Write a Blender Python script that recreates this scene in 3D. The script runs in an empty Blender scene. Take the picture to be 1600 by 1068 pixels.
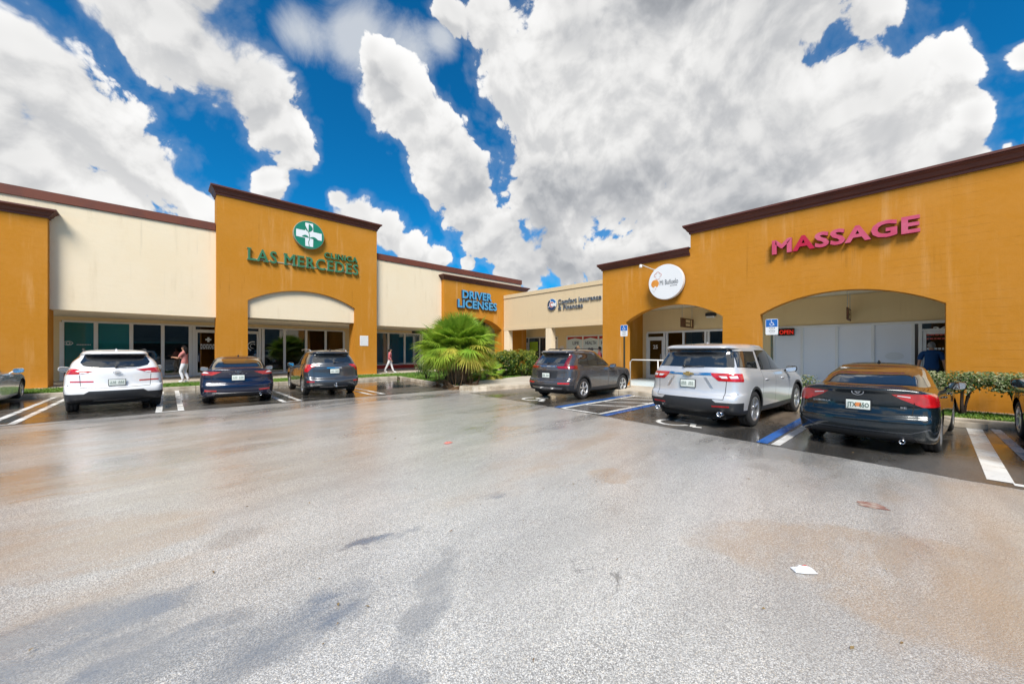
import bpy, bmesh, math, random
from mathutils import Vector, Matrix
import numpy as np

random.seed(7)
sc = bpy.context.scene
COL = sc.collection
PI = math.pi
R = math.radians

# ------------------------------------------------------------------ camera
cam_d = bpy.data.cameras.new('camera')
cam_d.sensor_width = 36.0
cam_d.lens = 36.0 * 577.0 / 1600.0
cam_d.shift_y = 15.0 / 1600.0
cam_d.clip_start = 0.05
cam_d.clip_end = 3000
cam = bpy.data.objects.new('camera', cam_d)
COL.objects.link(cam)
cam.location = (0, 0, 1.6)
cam.rotation_euler = (R(90), 0, -math.atan2(0.6902, 0.7237))
sc.camera = cam

# ------------------------------------------------------------------ colour management
sc.view_settings.view_transform = 'Standard'
sc.view_settings.look = 'None'
sc.view_settings.gamma = 1
sc.view_settings.use_curve_mapping = False
sc.view_settings.exposure = EXPOSURE = 1.85
sc.cycles.max_bounces = 6
sc.cycles.diffuse_bounces = 4
sc.cycles.glossy_bounces = 4
sc.cycles.transparent_max_bounces = 8
sc.cycles.caustics_reflective = False
sc.cycles.caustics_refractive = False

# ------------------------------------------------------------------ sun: veiled by thin cloud, high behind the camera
SUN_EL, SUN_AZ = R(50), R(225)          # azimuth measured from +X towards +Y
sun_dir = Vector((math.cos(SUN_EL)*math.cos(SUN_AZ), math.cos(SUN_EL)*math.sin(SUN_AZ), math.sin(SUN_EL)))
sd = bpy.data.lights.new('sun', 'SUN')
sd.energy = 1.5
sd.angle = R(24)
sd.color = (1.0, 0.95, 0.87)
sun = bpy.data.objects.new('sun', sd)
COL.objects.link(sun)
sun.location = (0, 0, 60)
sun.rotation_euler = sun_dir.to_track_quat('Z', 'Y').to_euler()

# ------------------------------------------------------------------ world: Nishita sky with cumulus clouds
CUMULUS = [(-0.134, 0.903, 0.408, 0.124), (-0.077, 0.928, 0.363, 0.129), (-0.111, 0.92, 0.377, 0.124), (-0.033, 0.94, 0.341, 0.104), (-0.008, 0.948, 0.317, 0.082), (-0.159, 0.947, 0.278, 0.111), (0.055, 0.954, 0.295, 0.073), (-0.159, 0.884, 0.44, 0.053), (-0.204, 0.92, 0.336, 0.119), (-0.058, 0.966, 0.25, 0.084), (-0.043, 0.836, 0.547, 0.073), (0.016, 0.843, 0.537, 0.101), (0.076, 0.851, 0.52, 0.105), (0.135, 0.859, 0.494, 0.097), (0.181, 0.874, 0.451, 0.075), (0.21, 0.888, 0.408, 0.057), (0.172, 0.918, 0.358, 0.054), (-0.089, 0.838, 0.538, 0.039), (0.038, 0.791, 0.611, 0.082), (0.302, 0.744, 0.596, 0.053), (0.341, 0.747, 0.57, 0.075), (0.388, 0.748, 0.538, 0.088), (0.433, 0.749, 0.501, 0.097), (0.479, 0.748, 0.459, 0.105), (0.522, 0.747, 0.412, 0.114), (0.566, 0.745, 0.353, 0.112), (0.618, 0.732, 0.288, 0.117), (0.686, 0.694, 0.218, 0.106), (0.489, 0.569, 0.661, 0.084), (0.558, 0.586, 0.588, 0.107), (0.647, 0.59, 0.483, 0.16), (0.632, 0.468, 0.617, 0.201), (0.784, 0.435, 0.443, 0.232), (0.795, 0.272, 0.542, 0.24), (0.897, 0.153, 0.416, 0.232), (0.901, 0.027, 0.432, 0.151), (0.903, -0.046, 0.428, 0.071), (0.923, -0.08, 0.376, 0.043), (0.935, -0.061, 0.348, 0.046), (0.771, 0.114, 0.627, 0.179), (0.84, 0.018, 0.543, 0.062), (0.662, 0.28, 0.696, 0.178), (0.712, 0.607, 0.353, 0.105), (0.759, 0.603, 0.248, 0.129), (0.836, 0.5, 0.226, 0.107), (0.886, 0.375, 0.274, 0.162), (0.917, 0.211, 0.339, 0.232), (0.944, 0.062, 0.325, 0.171), (0.944, -0.026, 0.328, 0.108), (0.744, 0.383, 0.547, 0.262), (0.642, 0.547, 0.537, 0.166), (0.89, -0.064, 0.451, 0.059), (0.436, 0.606, 0.665, 0.062), (0.863, 0.461, 0.208, 0.123), (0.941, 0.28, 0.191, 0.139), (0.667, 0.631, 0.396, 0.103), (0.286, 0.893, 0.347, 0.043), (0.334, 0.887, 0.319, 0.064), (0.397, 0.869, 0.296, 0.071), (0.469, 0.844, 0.261, 0.064), (0.526, 0.815, 0.243, 0.051), (0.597, 0.772, 0.217, 0.041), (0.955, 0.141, 0.262, 0.156), (0.966, 0.02, 0.259, 0.121), (0.959, -0.069, 0.275, 0.056), (0.716, 0.53, 0.455, 0.241), (0.943, -0.124, 0.308, 0.018), (0.934, -0.161, 0.319, 0.03), (0.89, -0.143, 0.433, 0.032), (0.911, -0.2, 0.36, 0.079)]
WISPS = [(0.192, 0.776, 0.6, 0.06), (0.283, 0.735, 0.616, 0.081), (0.371, 0.694, 0.617, 0.069), (0.417, 0.646, 0.64, 0.045)]


class NT:
    """small helper to write node trees as expressions"""
    def __init__(s, tree):
        s.t = tree
    def n(s, typ, **kw):
        nd = s.t.nodes.new(typ)
        for k, v in kw.items():
            setattr(nd, k, v)
        return nd
    def set(s, sock, v):
        if isinstance(v, bpy.types.NodeSocket):
            s.t.links.new(v, sock)
        elif v is not None:
            sock.default_value = v
    def math(s, op, a, b=None, c=None, clamp=False):
        nd = s.n('ShaderNodeMath', operation=op, use_clamp=clamp)
        for i, v in enumerate((a, b, c)):
            if v is not None:
                s.set(nd.inputs[i], v)
        return nd.outputs[0]
    def vmath(s, op, a, b=None, scale=None):
        nd = s.n('ShaderNodeVectorMath', operation=op)
        s.set(nd.inputs[0], a)
        if b is not None:
            s.set(nd.inputs[1], b)
        if scale is not None:
            s.set(nd.inputs['Scale'], scale)
        return nd.outputs['Value'] if op in ('LENGTH', 'DOT_PRODUCT', 'DISTANCE') else nd.outputs[0]
    def noise(s, vec, scale, detail=4, rough=0.5, dist=0.0, col=False):
        nd = s.n('ShaderNodeTexNoise')
        s.set(nd.inputs['Vector'], vec)
        nd.inputs['Scale'].default_value = scale
        nd.inputs['Detail'].default_value = detail
        nd.inputs['Roughness'].default_value = rough
        nd.inputs['Distortion'].default_value = dist
        return nd.outputs['Color'] if col else nd.outputs['Fac']
    def voro(s, vec, scale, detail=0, feature='F1', rnd=1.0, out='Distance', smooth=None):
        nd = s.n('ShaderNodeTexVoronoi', feature=feature)
        s.set(nd.inputs['Vector'], vec)
        nd.inputs['Scale'].default_value = scale
        nd.inputs['Detail'].default_value = detail
        nd.inputs['Randomness'].default_value = rnd
        if smooth is not None and 'Smoothness' in nd.inputs:
            nd.inputs['Smoothness'].default_value = smooth
        return nd.outputs[out]
    def ss(s, v, a, b, lo=0.0, hi=1.0):
        nd = s.n('ShaderNodeMapRange', interpolation_type='SMOOTHSTEP')
        s.set(nd.inputs['Value'], v)
        for k, x in (('From Min', a), ('From Max', b), ('To Min', lo), ('To Max', hi)):
            s.set(nd.inputs[k], x)
        return nd.outputs['Result']
    def mix(s, f, a, b, blend='MIX'):
        nd = s.n('ShaderNodeMix', data_type='RGBA', blend_type=blend)
        s.set(nd.inputs[0], f)
        for i, v in ((6, a), (7, b)):
            if isinstance(v, (tuple, list)):
                v = (*v[:3], 1.0)
            s.set(nd.inputs[i], v)
        return nd.outputs[2]
    def mixf(s, f, a, b):
        nd = s.n('ShaderNodeMix', data_type='FLOAT')
        s.set(nd.inputs[0], f); s.set(nd.inputs[2], a); s.set(nd.inputs[3], b)
        return nd.outputs[0]

def cloud_group():
    g = bpy.data.node_groups.new('cloud_density', 'ShaderNodeTree')
    g.interface.new_socket('Vector', in_out='INPUT', socket_type='NodeSocketVector')
    g.interface.new_socket('Density', in_out='OUTPUT', socket_type='NodeSocketFloat')
    g.interface.new_socket('Field', in_out='OUTPUT', socket_type='NodeSocketFloat')
    k = NT(g)
    gi = k.n('NodeGroupInput'); go = k.n('NodeGroupOutput')
    D = gi.outputs[0]
    wv = k.noise(D, 4.5, 3, 0.5, col=True)
    wv = k.vmath('SCALE', k.vmath('SUBTRACT', wv, (0.5, 0.5, 0.5)), scale=0.12)
    Dw = k.vmath('ADD', D, wv)
    field = None
    for (x, y, z, r) in CUMULUS:
        d = k.vmath('DISTANCE', Dw, (x, y, z))
        v = k.math('MULTIPLY_ADD', d, -1.0/r, 1.0)
        field = v if field is None else k.math('SMOOTH_MAX', field, v, 0.35)
    field = k.math('MAXIMUM', field, -1.0)
    # elsewhere in the sky: the same kind of cloud, scattered by noise
    free = k.math('MULTIPLY_ADD', k.noise(Dw, 2.2, 2, 0.5), 5.0, -2.45)
    free = k.math('MINIMUM', free, 0.8)
    w = k.ss(k.vmath('DOT_PRODUCT', D, (0.655, 0.687, 0.31)), 0.42, 0.62)
    field = k.mixf(w, free, field)
    vor = k.math('ADD', k.math('MULTIPLY', k.voro(Dw, 10.0, detail=2), 0.55), k.math('MULTIPLY', k.voro(Dw, 27.0, detail=4), 0.45))
    fbm = k.noise(Dw, 9.0, 9, 0.60)
    out = k.math('ADD', k.math('MULTIPLY_ADD', k.math('SUBTRACT', 0.42, vor), 0.55, field),
                 k.math('MULTIPLY', k.math('SUBTRACT', fbm, 0.5), 0.75))
    g.links.new(out, go.inputs[0])
    g.links.new(field, go.inputs[1])
    return g

world = bpy.data.worlds.new('World')
sc.world = world
world.use_nodes = True
wt = world.node_tree
wt.nodes.clear()
k = NT(wt)
SKY_STRENGTH = 0.06
sky = k.n('ShaderNodeTexSky', sky_type='NISHITA')
sky.sun_disc = False
sky.sun_elevation = SUN_EL
sky.sun_rotation = PI/2 - SUN_AZ
sky.air_density = 1.0
sky.dust_density = 0.3
sky.ozone_density = 2.5
D = k.vmath('NORMALIZE', k.n('ShaderNodeTexCoord').outputs['Generated'])
grp = cloud_group()
def dens(vec):
    nd = k.n('ShaderNodeGroup'); nd.node_tree = grp
    k.set(nd.inputs[0], vec)
    return nd.outputs
d0, f0 = dens(D)
lit_dir = (Vector((-0.25, -0.1, 0.95)).normalized() * 0.035)
d1 = dens(k.vmath('ADD', D, tuple(lit_dir)))[0]
soft = k.ss(k.noise(D, 3.0, 2), 0.48, 0.7, 0.09, 0.40)
mask = k.ss(d0, 0.0, soft)
relief = k.ss(k.math('SUBTRACT', d0, d1), -0.30, 0.30)           # 1 on the flanks turned to the light
fz = k.math('ADD', f0, k.math('MULTIPLY', k.math('SUBTRACT', k.noise(D, 6.0, 5, 0.55), 0.5), 0.8))
thick = k.ss(fz, 0.10, 0.85)
big = k.ss(k.noise(D, 2.9, 4, 0.55, 0.4), 0.34, 0.62)
deck = k.ss(k.vmath('DOT_PRODUCT', D, (0.80, 0.29, 0.52)), 0.72, 0.93, 0.42, 1.0)      # the tall cloud on the right is the thickest
grey = k.math('MULTIPLY', k.math('MULTIPLY', thick, k.mixf(big, 0.22, 1.0)), deck)
tone = k.math('SUBTRACT', k.mixf(relief, 0.87, 1.03), k.math('MULTIPLY', grey, 0.33))
tone = k.math('MAXIMUM', tone, 0.3)
ccol = k.mix(k.ss(tone, 0.45, 0.95), (0.90, 0.95, 1.04), (1.0, 0.995, 0.985))
CLOUD_GAIN = 1.0 / SKY_STRENGTH / (2 ** EXPOSURE)
ccol = k.vmath('SCALE', ccol, scale=k.math('MULTIPLY', k.math('POWER', tone, 1.7), CLOUD_GAIN * 0.97))
blue = k.mix(1.0, sky.outputs[0], (0.02, 0.40, 0.62), 'MULTIPLY')
# thin wisps and the milky edge round every cloud
wis = None
for (x, y, z, r) in WISPS:
    v = k.math('MULTIPLY_ADD', k.vmath('DISTANCE', D, (x, y, z)), -1.0/r, 1.0)
    wis = v if wis is None else k.math('SMOOTH_MAX', wis, v, 0.4)
wn = k.noise(D, 7.0, 8, 0.62, 0.6)
wis = k.ss(k.math('ADD', wis, k.math('MULTIPLY_ADD', wn, 1.5, -0.75)), -0.05, 0.9, 0, 0.75)
halo = k.ss(d0, -0.25, 0.05, 0, 0.12)
veil = k.math('MAXIMUM', wis, halo)
colr = k.mix(veil, blue, tuple(c * CLOUD_GAIN * 0.8 for c in (0.95, 0.98, 1.0)))
colr = k.mix(mask, colr, ccol)
bg = k.n('ShaderNodeBackground')
k.set(bg.inputs['Color'], colr)
bg.inputs['Strength'].default_value = SKY_STRENGTH
k.t.links.new(bg.outputs[0], k.n('ShaderNodeOutputWorld').inputs[0])
world.cycles.sampling_method = 'MANUAL'
world.cycles.sample_map_resolution = 512

# ------------------------------------------------------------------ helpers
def tag(o, label=None, cat=None, group=None, kind=None):
    for kk, v in (('label', label), ('category', cat), ('group', group), ('kind', kind)):
        if v:
            o[kk] = v
    return o

def thing(name, label, cat, loc=(0, 0, 0), rz=0.0, group=None):
    o = bpy.data.objects.new(name, None)
    o.empty_display_size = 0.3
    COL.objects.link(o)
    o.location = loc
    o.rotation_euler = (0, 0, rz)
    return tag(o, label, cat, group)

def root_of(o):
    while o.parent:
        o = o.parent
    return o

def link_mesh(name, me, mat=None, parent=None, loc=(0, 0, 0), rot=(0, 0, 0)):
    o = bpy.data.objects.new(name, me)
    COL.objects.link(o)
    if mat is not None and not me.materials:
        for m in (mat if isinstance(mat, (list, tuple)) else [mat]):
            me.materials.append(m)
    o.location = loc
    o.rotation_euler = rot
    o.parent = parent
    return o

class MB:
    def __init__(s):
        s.v = []; s.f = []; s.m = []
    def add(s, vs, fs, mi=0):
        o = len(s.v)
        s.v += [tuple(v) for v in vs]
        s.f += [tuple(o + i for i in f) for f in fs]
        s.m += [mi] * len(fs)
        return s
    def box(s, x0, x1, y0, y1, z0, z1, mi=0):
        if x0 > x1: x0, x1 = x1, x0
        if y0 > y1: y0, y1 = y1, y0
        if z0 > z1: z0, z1 = z1, z0
        return s.add([(x0,y0,z0),(x1,y0,z0),(x1,y1,z0),(x0,y1,z0),(x0,y0,z1),(x1,y0,z1),(x1,y1,z1),(x0,y1,z1)],
                     [(0,3,2,1),(4,5,6,7),(0,1,5,4),(1,2,6,5),(2,3,7,6),(3,0,4,7)], mi)
    def prism(s, pts, conv, d0, d1, mi=0):
        """closed 2D outline pts extruded from depth d0 to d1; conv(a, b, d) -> xyz"""
        n = len(pts)
        vs = [conv(a, b, d0) for a, b in pts] + [conv(a, b, d1) for a, b in pts]
        fs = [tuple(range(n)), tuple(range(2*n-1, n-1, -1))]
        fs += [(i, (i+1) % n, n + (i+1) % n, n + i) for i in range(n)]
        return s.add(vs, fs, mi)
    def tube(s, pts, r, seg=8, mi=0, cap=True):
        pts = [Vector(p) for p in pts]
        rs = r if isinstance(r, (list, tuple)) else [r] * len(pts)
        rings = []
        for i, p in enumerate(pts):
            t = (pts[min(i+1, len(pts)-1)] - pts[max(i-1, 0)]).normalized()
            up = Vector((0, 0, 1)) if abs(t.z) < 0.9 else Vector((1, 0, 0))
            a = t.cross(up).normalized(); b = t.cross(a)
            rings.append([p + (a*math.cos(2*PI*j/seg) + b*math.sin(2*PI*j/seg)) * rs[i] for j in range(seg)])
        vs = [v for rg in rings for v in rg]
        fs = []
        for i in range(len(pts)-1):
            for j in range(seg):
                fs.append((i*seg+j, i*seg+(j+1) % seg, (i+1)*seg+(j+1) % seg, (i+1)*seg+j))
        if cap:
            fs.append(tuple(range(seg-1, -1, -1)))
            fs.append(tuple((len(pts)-1)*seg + j for j in range(seg)))
        return s.add(vs, fs, mi)
    def lathe(s, prof, seg=24, axis='Z', mi=0):
        """profile of (radius, height) turned round an axis"""
        vs = []
        for r, h in prof:
            for j in range(seg):
                c, n = r*math.cos(2*PI*j/seg), r*math.sin(2*PI*j/seg)
                vs.append((c, n, h) if axis == 'Z' else ((h, c, n) if axis == 'X' else (n, h, c)))
        fs = []
        for i in range(len(prof)-1):
            for j in range(seg):
                fs.append((i*seg+j, i*seg+(j+1) % seg, (i+1)*seg+(j+1) % seg, (i+1)*seg+j))
        return s.add(vs, fs, mi)
    def mesh(s, name, smooth=False, off=(0, 0, 0), fix=True, bevel=0):
        me = bpy.data.meshes.new(name)
        o = Vector(off)
        me.from_pydata([tuple(Vector(v) - o) for v in s.v], [], s.f)
        for i, p in enumerate(me.polygons):
            p.material_index = s.m[i]
        bm = bmesh.new(); bm.from_mesh(me)
        if fix:
            big = [f for f in bm.faces if len(f.verts) > 4]
            if big:
                bmesh.ops.triangulate(bm, faces=big)
            bmesh.ops.recalc_face_normals(bm, faces=bm.faces[:])
        if bevel:
            es = [e for e in bm.edges if len(e.link_faces) == 2 and e.calc_face_angle(0) > 0.6]
            bmesh.ops.bevel(bm, geom=es, offset=bevel, segments=2, affect='EDGES', profile=0.6)
        for f in bm.faces:
            f.smooth = smooth
        bm.to_mesh(me); bm.free()
        return me
    def build(s, name, mat, parent=None, smooth=False, fix=True, bevel=0, local=False):
        off = (0, 0, 0) if (parent is None or local) else root_of(parent).location
        return link_mesh(name, s.mesh(name, smooth, off, fix, bevel), mat, parent)

def convL(a, b, d):           # left facade: along x, height b, depth y
    return (a, d, b)
def convR(a, b, d):           # right facade: along y, height b, depth x
    return (d, a, b)

# ------------------------------------------------------------------ materials
MATS = {}
def mat(name, col, rough=0.6, metal=0.0, spec=0.5, coat=0.0, var=None, bump=None, emis=None, alpha=None, coords='Object'):
    """var = (scale, amount, colour2, detail);  bump = (scale, strength, distance)"""
    m = bpy.data.materials.new(name)
    m.use_nodes = True
    t = m.node_tree
    k = NT(t)
    p = t.nodes['Principled BSDF']
    p.inputs['Base Color'].default_value = (*col, 1)
    p.inputs['Roughness'].default_value = rough
    p.inputs['Metallic'].default_value = metal
    p.inputs['Specular IOR Level'].default_value = spec
    p.inputs['Coat Weight'].default_value = coat
    p.inputs['Coat Roughness'].default_value = 0.03
    vec = k.n('ShaderNodeTexCoord').outputs[coords]
    if var:
        sc_, am, c2 = var[:3]
        f = k.ss(k.noise(vec, sc_, var[3] if len(var) > 3 else 5, 0.6), 0.35, 0.7, 0, am)
        k.set(p.inputs['Base Color'], k.mix(f, col, c2))
    if bump:
        b = k.n('ShaderNodeBump')
        b.inputs['Strength'].default_value = bump[1]
        b.inputs['Distance'].default_value = bump[2] if len(bump) > 2 else 0.01
        k.set(b.inputs['Height'], k.noise(vec, bump[0], 4, 0.6))
        k.set(p.inputs['Normal'], b.outputs[0])
    if emis:
        p.inputs['Emission Color'].default_value = (*emis[0], 1)
        p.inputs['Emission Strength'].default_value = emis[1]
    MATS[name] = m
    return m

def stucco(name, col, streak, stain, amount=0.5):
    """painted stucco: fine trowel relief, broad fading and vertical rain streaks"""
    m = mat(name, col, 0.82, spec=0.25)
    k = NT(m.node_tree); p = m.node_tree.nodes['Principled BSDF']
    vec = k.n('ShaderNodeTexCoord').outputs['Object']
    mp = k.n('ShaderNodeMapping'); k.set(mp.inputs[0], vec); mp.inputs['Scale'].default_value = (1, 1, 0.09)
    st = k.ss(k.noise(mp.outputs[0], 3.1, 6, 0.65), 0.5, 0.78, 0, amount)
    st = k.math('MULTIPLY', st, k.ss(k.noise(vec, 0.55, 3), 0.40, 0.60))
    mp2 = k.n('ShaderNodeMapping'); k.set(mp2.inputs[0], vec); mp2.inputs['Scale'].default_value = (1, 1, 0.05); mp2.inputs['Location'].default_value = (3, 7, 1)
    dk = k.ss(k.noise(mp2.outputs[0], 5.5, 5, 0.65), 0.56, 0.76, 0, 0.55 * amount)
    dk = k.math('MULTIPLY', dk, k.ss(k.noise(vec, 0.4, 4, .6), 0.46, 0.62))
    br = k.ss(k.noise(vec, 0.45, 5, 0.6), 0.40, 0.72, 0, 0.42 * amount)
    fine = k.ss(k.noise(vec, 7, 6, 0.7), 0.3, 0.75, 0, 0.22 * amount)
    c = k.mix(br, col, stain)
    c = k.mix(fine, c, stain)
    c = k.mix(st, c, streak)
    c = k.mix(dk, c, tuple(x * 0.55 for x in col))
    k.set(p.inputs['Base Color'], c)
    b = k.n('ShaderNodeBump'); b.inputs['Strength'].default_value = 0.35; b.inputs['Distance'].default_value = 0.006
    sep = k.n('ShaderNodeSeparateXYZ'); k.set(sep.inputs[0], vec)
    fr_ = k.math('FRACT', k.math('MULTIPLY', sep.outputs[2], 4.92))           # faint block courses under the stucco
    course = k.math('MULTIPLY', k.ss(fr_, 0.0, 0.08, -1.0, 0.0), k.ss(k.noise(vec, 1.4, 3), 0.4, 0.6, 0.2, 1.2))
    k.set(b.inputs['Height'], k.math('ADD', course, k.math('ADD', k.noise(vec, 45, 5, 0.7), k.math('MULTIPLY', k.noise(vec, 5, 3), 2.0))))
    k.set(p.inputs['Normal'], b.outputs[0])
    return m

m_ochre = stucco('ochre_stucco', (0.505, 0.203, 0.013), (0.62, 0.32, 0.10), (0.58, 0.27, 0.06), 0.85)
m_cream = stucco('cream_stucco', (0.84, 0.71, 0.52), (0.66, 0.53, 0.35), (0.80, 0.62, 0.38), 0.6)
m_tan = stucco('tan_stucco', (0.70, 0.55, 0.35), (0.55, 0.42, 0.26), (0.64, 0.50, 0.31), 0.4)
m_beige = stucco('beige_stucco', (0.84, 0.66, 0.38), (0.64, 0.48, 0.25), (0.78, 0.60, 0.33), 0.4)
m_trim = mat('brown_trim', (0.11, 0.028, 0.018), 0.55, var=(1.5, 0.6, (0.07, 0.02, 0.015)), bump=(30, 0.2))
m_trimtop = mat('brown_cap', (0.16, 0.04, 0.018), 0.6, var=(1.2, 0.7, (0.10, 0.03, 0.02)))
m_alu = mat('white_frame', (0.84, 0.84, 0.83), 0.4, spec=0.5, var=(3, 0.3, (0.76, 0.76, 0.75)))
m_soffit = mat('soffit', (0.84, 0.76, 0.60), 0.85)
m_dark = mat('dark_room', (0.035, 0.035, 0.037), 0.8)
m_blind = mat('blind', (0.10, 0.13, 0.14), 0.6)
m_conc = mat('concrete', (0.60, 0.54, 0.45), 0.55, var=(1.2, 0.8, (0.42, 0.36, 0.28), 8), bump=(60, 0.35, 0.006))
m_pale = mat('pale_concrete', (0.72, 0.66, 0.56), 0.5, var=(1.5, 0.7, (0.58, 0.51, 0.41), 8), bump=(60, 0.3, 0.006))
m_kerb = mat('kerb_concrete', (0.58, 0.51, 0.41), 0.7, var=(2.2, 0.85, (0.24, 0.19, 0.13), 8), bump=(40, 0.5, 0.01))
m_white = mat('white_plastic', (0.80, 0.80, 0.78), 0.35)
m_metal = mat('galvanised', (0.55, 0.55, 0.54), 0.4, 0.8)
m_steelwhite = mat('white_painted_steel', (0.75, 0.74, 0.70), 0.4)
m_roof = mat('roof_membrane', (0.45, 0.45, 0.43), 0.9)
m_red = mat('red_paint', (0.42, 0.025, 0.02), 0.5)

def glass(name, tint, dark=0.55, film=None):
    """pane: fresnel mirror over a tinted see-through body, or over an opaque film"""
    m = bpy.data.materials.new(name); m.use_nodes = True
    t = m.node_tree; t.nodes.clear(); k = NT(t)
    gl = k.n('ShaderNodeBsdfGlossy'); gl.inputs['Roughness'].default_value = 0.015
    gl.inputs['Color'].default_value = (0.95, 0.97, 1, 1)
    fr = k.n('ShaderNodeFresnel'); fr.inputs['IOR'].default_value = 1.62
    ge = k.n('ShaderNodeNewGeometry')
    tr = k.n('ShaderNodeBsdfTransparent'); tr.inputs['Color'].default_value = (*tint, 1)
    body = tr.outputs[0]
    if film:
        df = k.n('ShaderNodeBsdfDiffuse'); df.inputs['Color'].default_value = (*film, 1)
        mx = k.n('ShaderNodeMixShader'); mx.inputs[0].default_value = dark
        t.links.new(tr.outputs[0], mx.inputs[1]); t.links.new(df.outputs[0], mx.inputs[2])
        body = mx.outputs[0]
    ms = k.n('ShaderNodeMixShader')
    fac = k.math('MULTIPLY_ADD', fr.outputs[0], 0.92, 0.05, clamp=True)
    fac = k.math('MULTIPLY', fac, k.math('SUBTRACT', 1.0, ge.outputs['Backfacing']))
    k.set(ms.inputs[0], fac)
    t.links.new(body, ms.inputs[1]); t.links.new(gl.outputs[0], ms.inputs[2])
    t.links.new(ms.outputs[0], k.n('ShaderNodeOutputMaterial').inputs[0])
    MATS[name] = m
    return m

m_glass = glass('dark_glass', (0.45, 0.50, 0.50))
m_teal = glass('teal_film_glass', (0.05, 0.20, 0.20), 0.85, (0.02, 0.20, 0.21))
m_blue = glass('blue_film_glass', (0.03, 0.14, 0.2), 0.85, (0.012, 0.11, 0.19))
m_frost = mat('frosted_white_pane', (0.88, 0.89, 0.93), 0.45, spec=.3, var=(.8, .5, (0.82, 0.84, 0.90)))
m_pale = mat('pale_blue_window_film', (0.66, 0.77, 0.82), 0.4, spec=.4)

# ------------------------------------------------------------------ lettering
def glyph_cache():
    cache = {}
    def get(txt):
        if txt in cache:
            return cache[txt]
        cu = bpy.data.curves.new('lettering', 'FONT')
        cu.body = txt; cu.size = 1.0; cu.resolution_u = 3
        o = bpy.data.objects.new('lettering', cu)
        me = bpy.data.meshes.new_from_object(o)
        vs = [tuple(v.co) for v in me.vertices]; fs = [tuple(p.vertices) for p in me.polygons]
        bpy.data.objects.remove(o); bpy.data.meshes.remove(me); bpy.data.curves.remove(cu)
        cache[txt] = (vs, fs)
        return cache[txt]
    return get
GLYPH = glyph_cache()

def letters(txt, track=0.0):
    """list of (char, verts2d, faces) laid out on one line, cap height about 0.73"""
    def right(t):
        return max(v[0] for v in GLYPH(t)[0])
    base = right('I')
    out = []; x = 0.0
    for i, ch in enumerate(txt):
        if ch == ' ':
            x += 0.3
            continue
        vs, fs = GLYPH(ch)
        out.append((ch, [(v[0] + x, v[1]) for v in vs], fs))
        x += right(ch + 'I') - base + track
    return out

def fat(vs, fs, amt):
    """grow a flat glyph outline by amt (bolder strokes)"""
    bm = bmesh.new()
    bv = [bm.verts.new((x, y, 0)) for x, y in vs]
    for f in fs:
        try: bm.faces.new([bv[i] for i in f])
        except ValueError: pass
    bmesh.ops.remove_doubles(bm, verts=bm.verts[:], dist=1e-5)
    bm.verts.ensure_lookup_table()
    mv = {}
    for v in bm.verts:
        d = Vector((0, 0, 0)); n = 0
        for e in v.link_edges:
            if len(e.link_faces) == 1:
                f = e.link_faces[0]
                a, b = e.verts[0].co, e.verts[1].co
                nn = Vector((b.y - a.y, a.x - b.x, 0)).normalized()
                if nn.dot(f.calc_center_median() - (a+b)/2) > 0: nn = -nn
                d += nn; n += 1
        if n:
            d = d / n
            mv[v] = d / max(d.length_squared, 0.35) * amt
    for v, d in mv.items():
        v.co += d
    bm.verts.index_update()
    r = [(v.co.x, v.co.y) for v in bm.verts], [tuple(v.index for v in f.verts) for f in bm.faces]
    bm.free()
    return r

def extrude_glyph(mb, vs, fs, place, depth, mi_face=0, mi_side=0):
    """place(x, y, d): d = 0 at the back, depth at the front"""
    n = len(vs)
    cnt = {}
    for f in fs:
        for i in range(len(f)):
            e = (f[i], f[(i+1) % len(f)])
            cnt[e] = cnt.get(e, 0) + 1
    front = [place(x, y, depth) for x, y in vs]
    back = [place(x, y, 0) for x, y in vs]
    mb.add(front, fs, mi_face)
    if depth > 0:
        side = [(a, b, n + b, n + a) for (a, b) in cnt if (b, a) not in cnt]
        mb.add(front + back, side, mi_side)

SERIFS = {'L': ((0.13, 0), (0.13, 1)), 'A': ((0.06, 0), (0.60, 0)), 'M': ((0.13, 0), (0.74, 0), (0.10, 1), (0.77, 1)),
          'E': ((0.13, 0), (0.13, 1)), 'R': ((0.13, 0), (0.13, 1), (0.58, 0)), 'D': ((0.10, 0), (0.10, 1)),
          'I': ((0.14, 0), (0.14, 1)), 'N': ((0.13, 0), (0.10, 1), (0.62, 1))}

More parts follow.
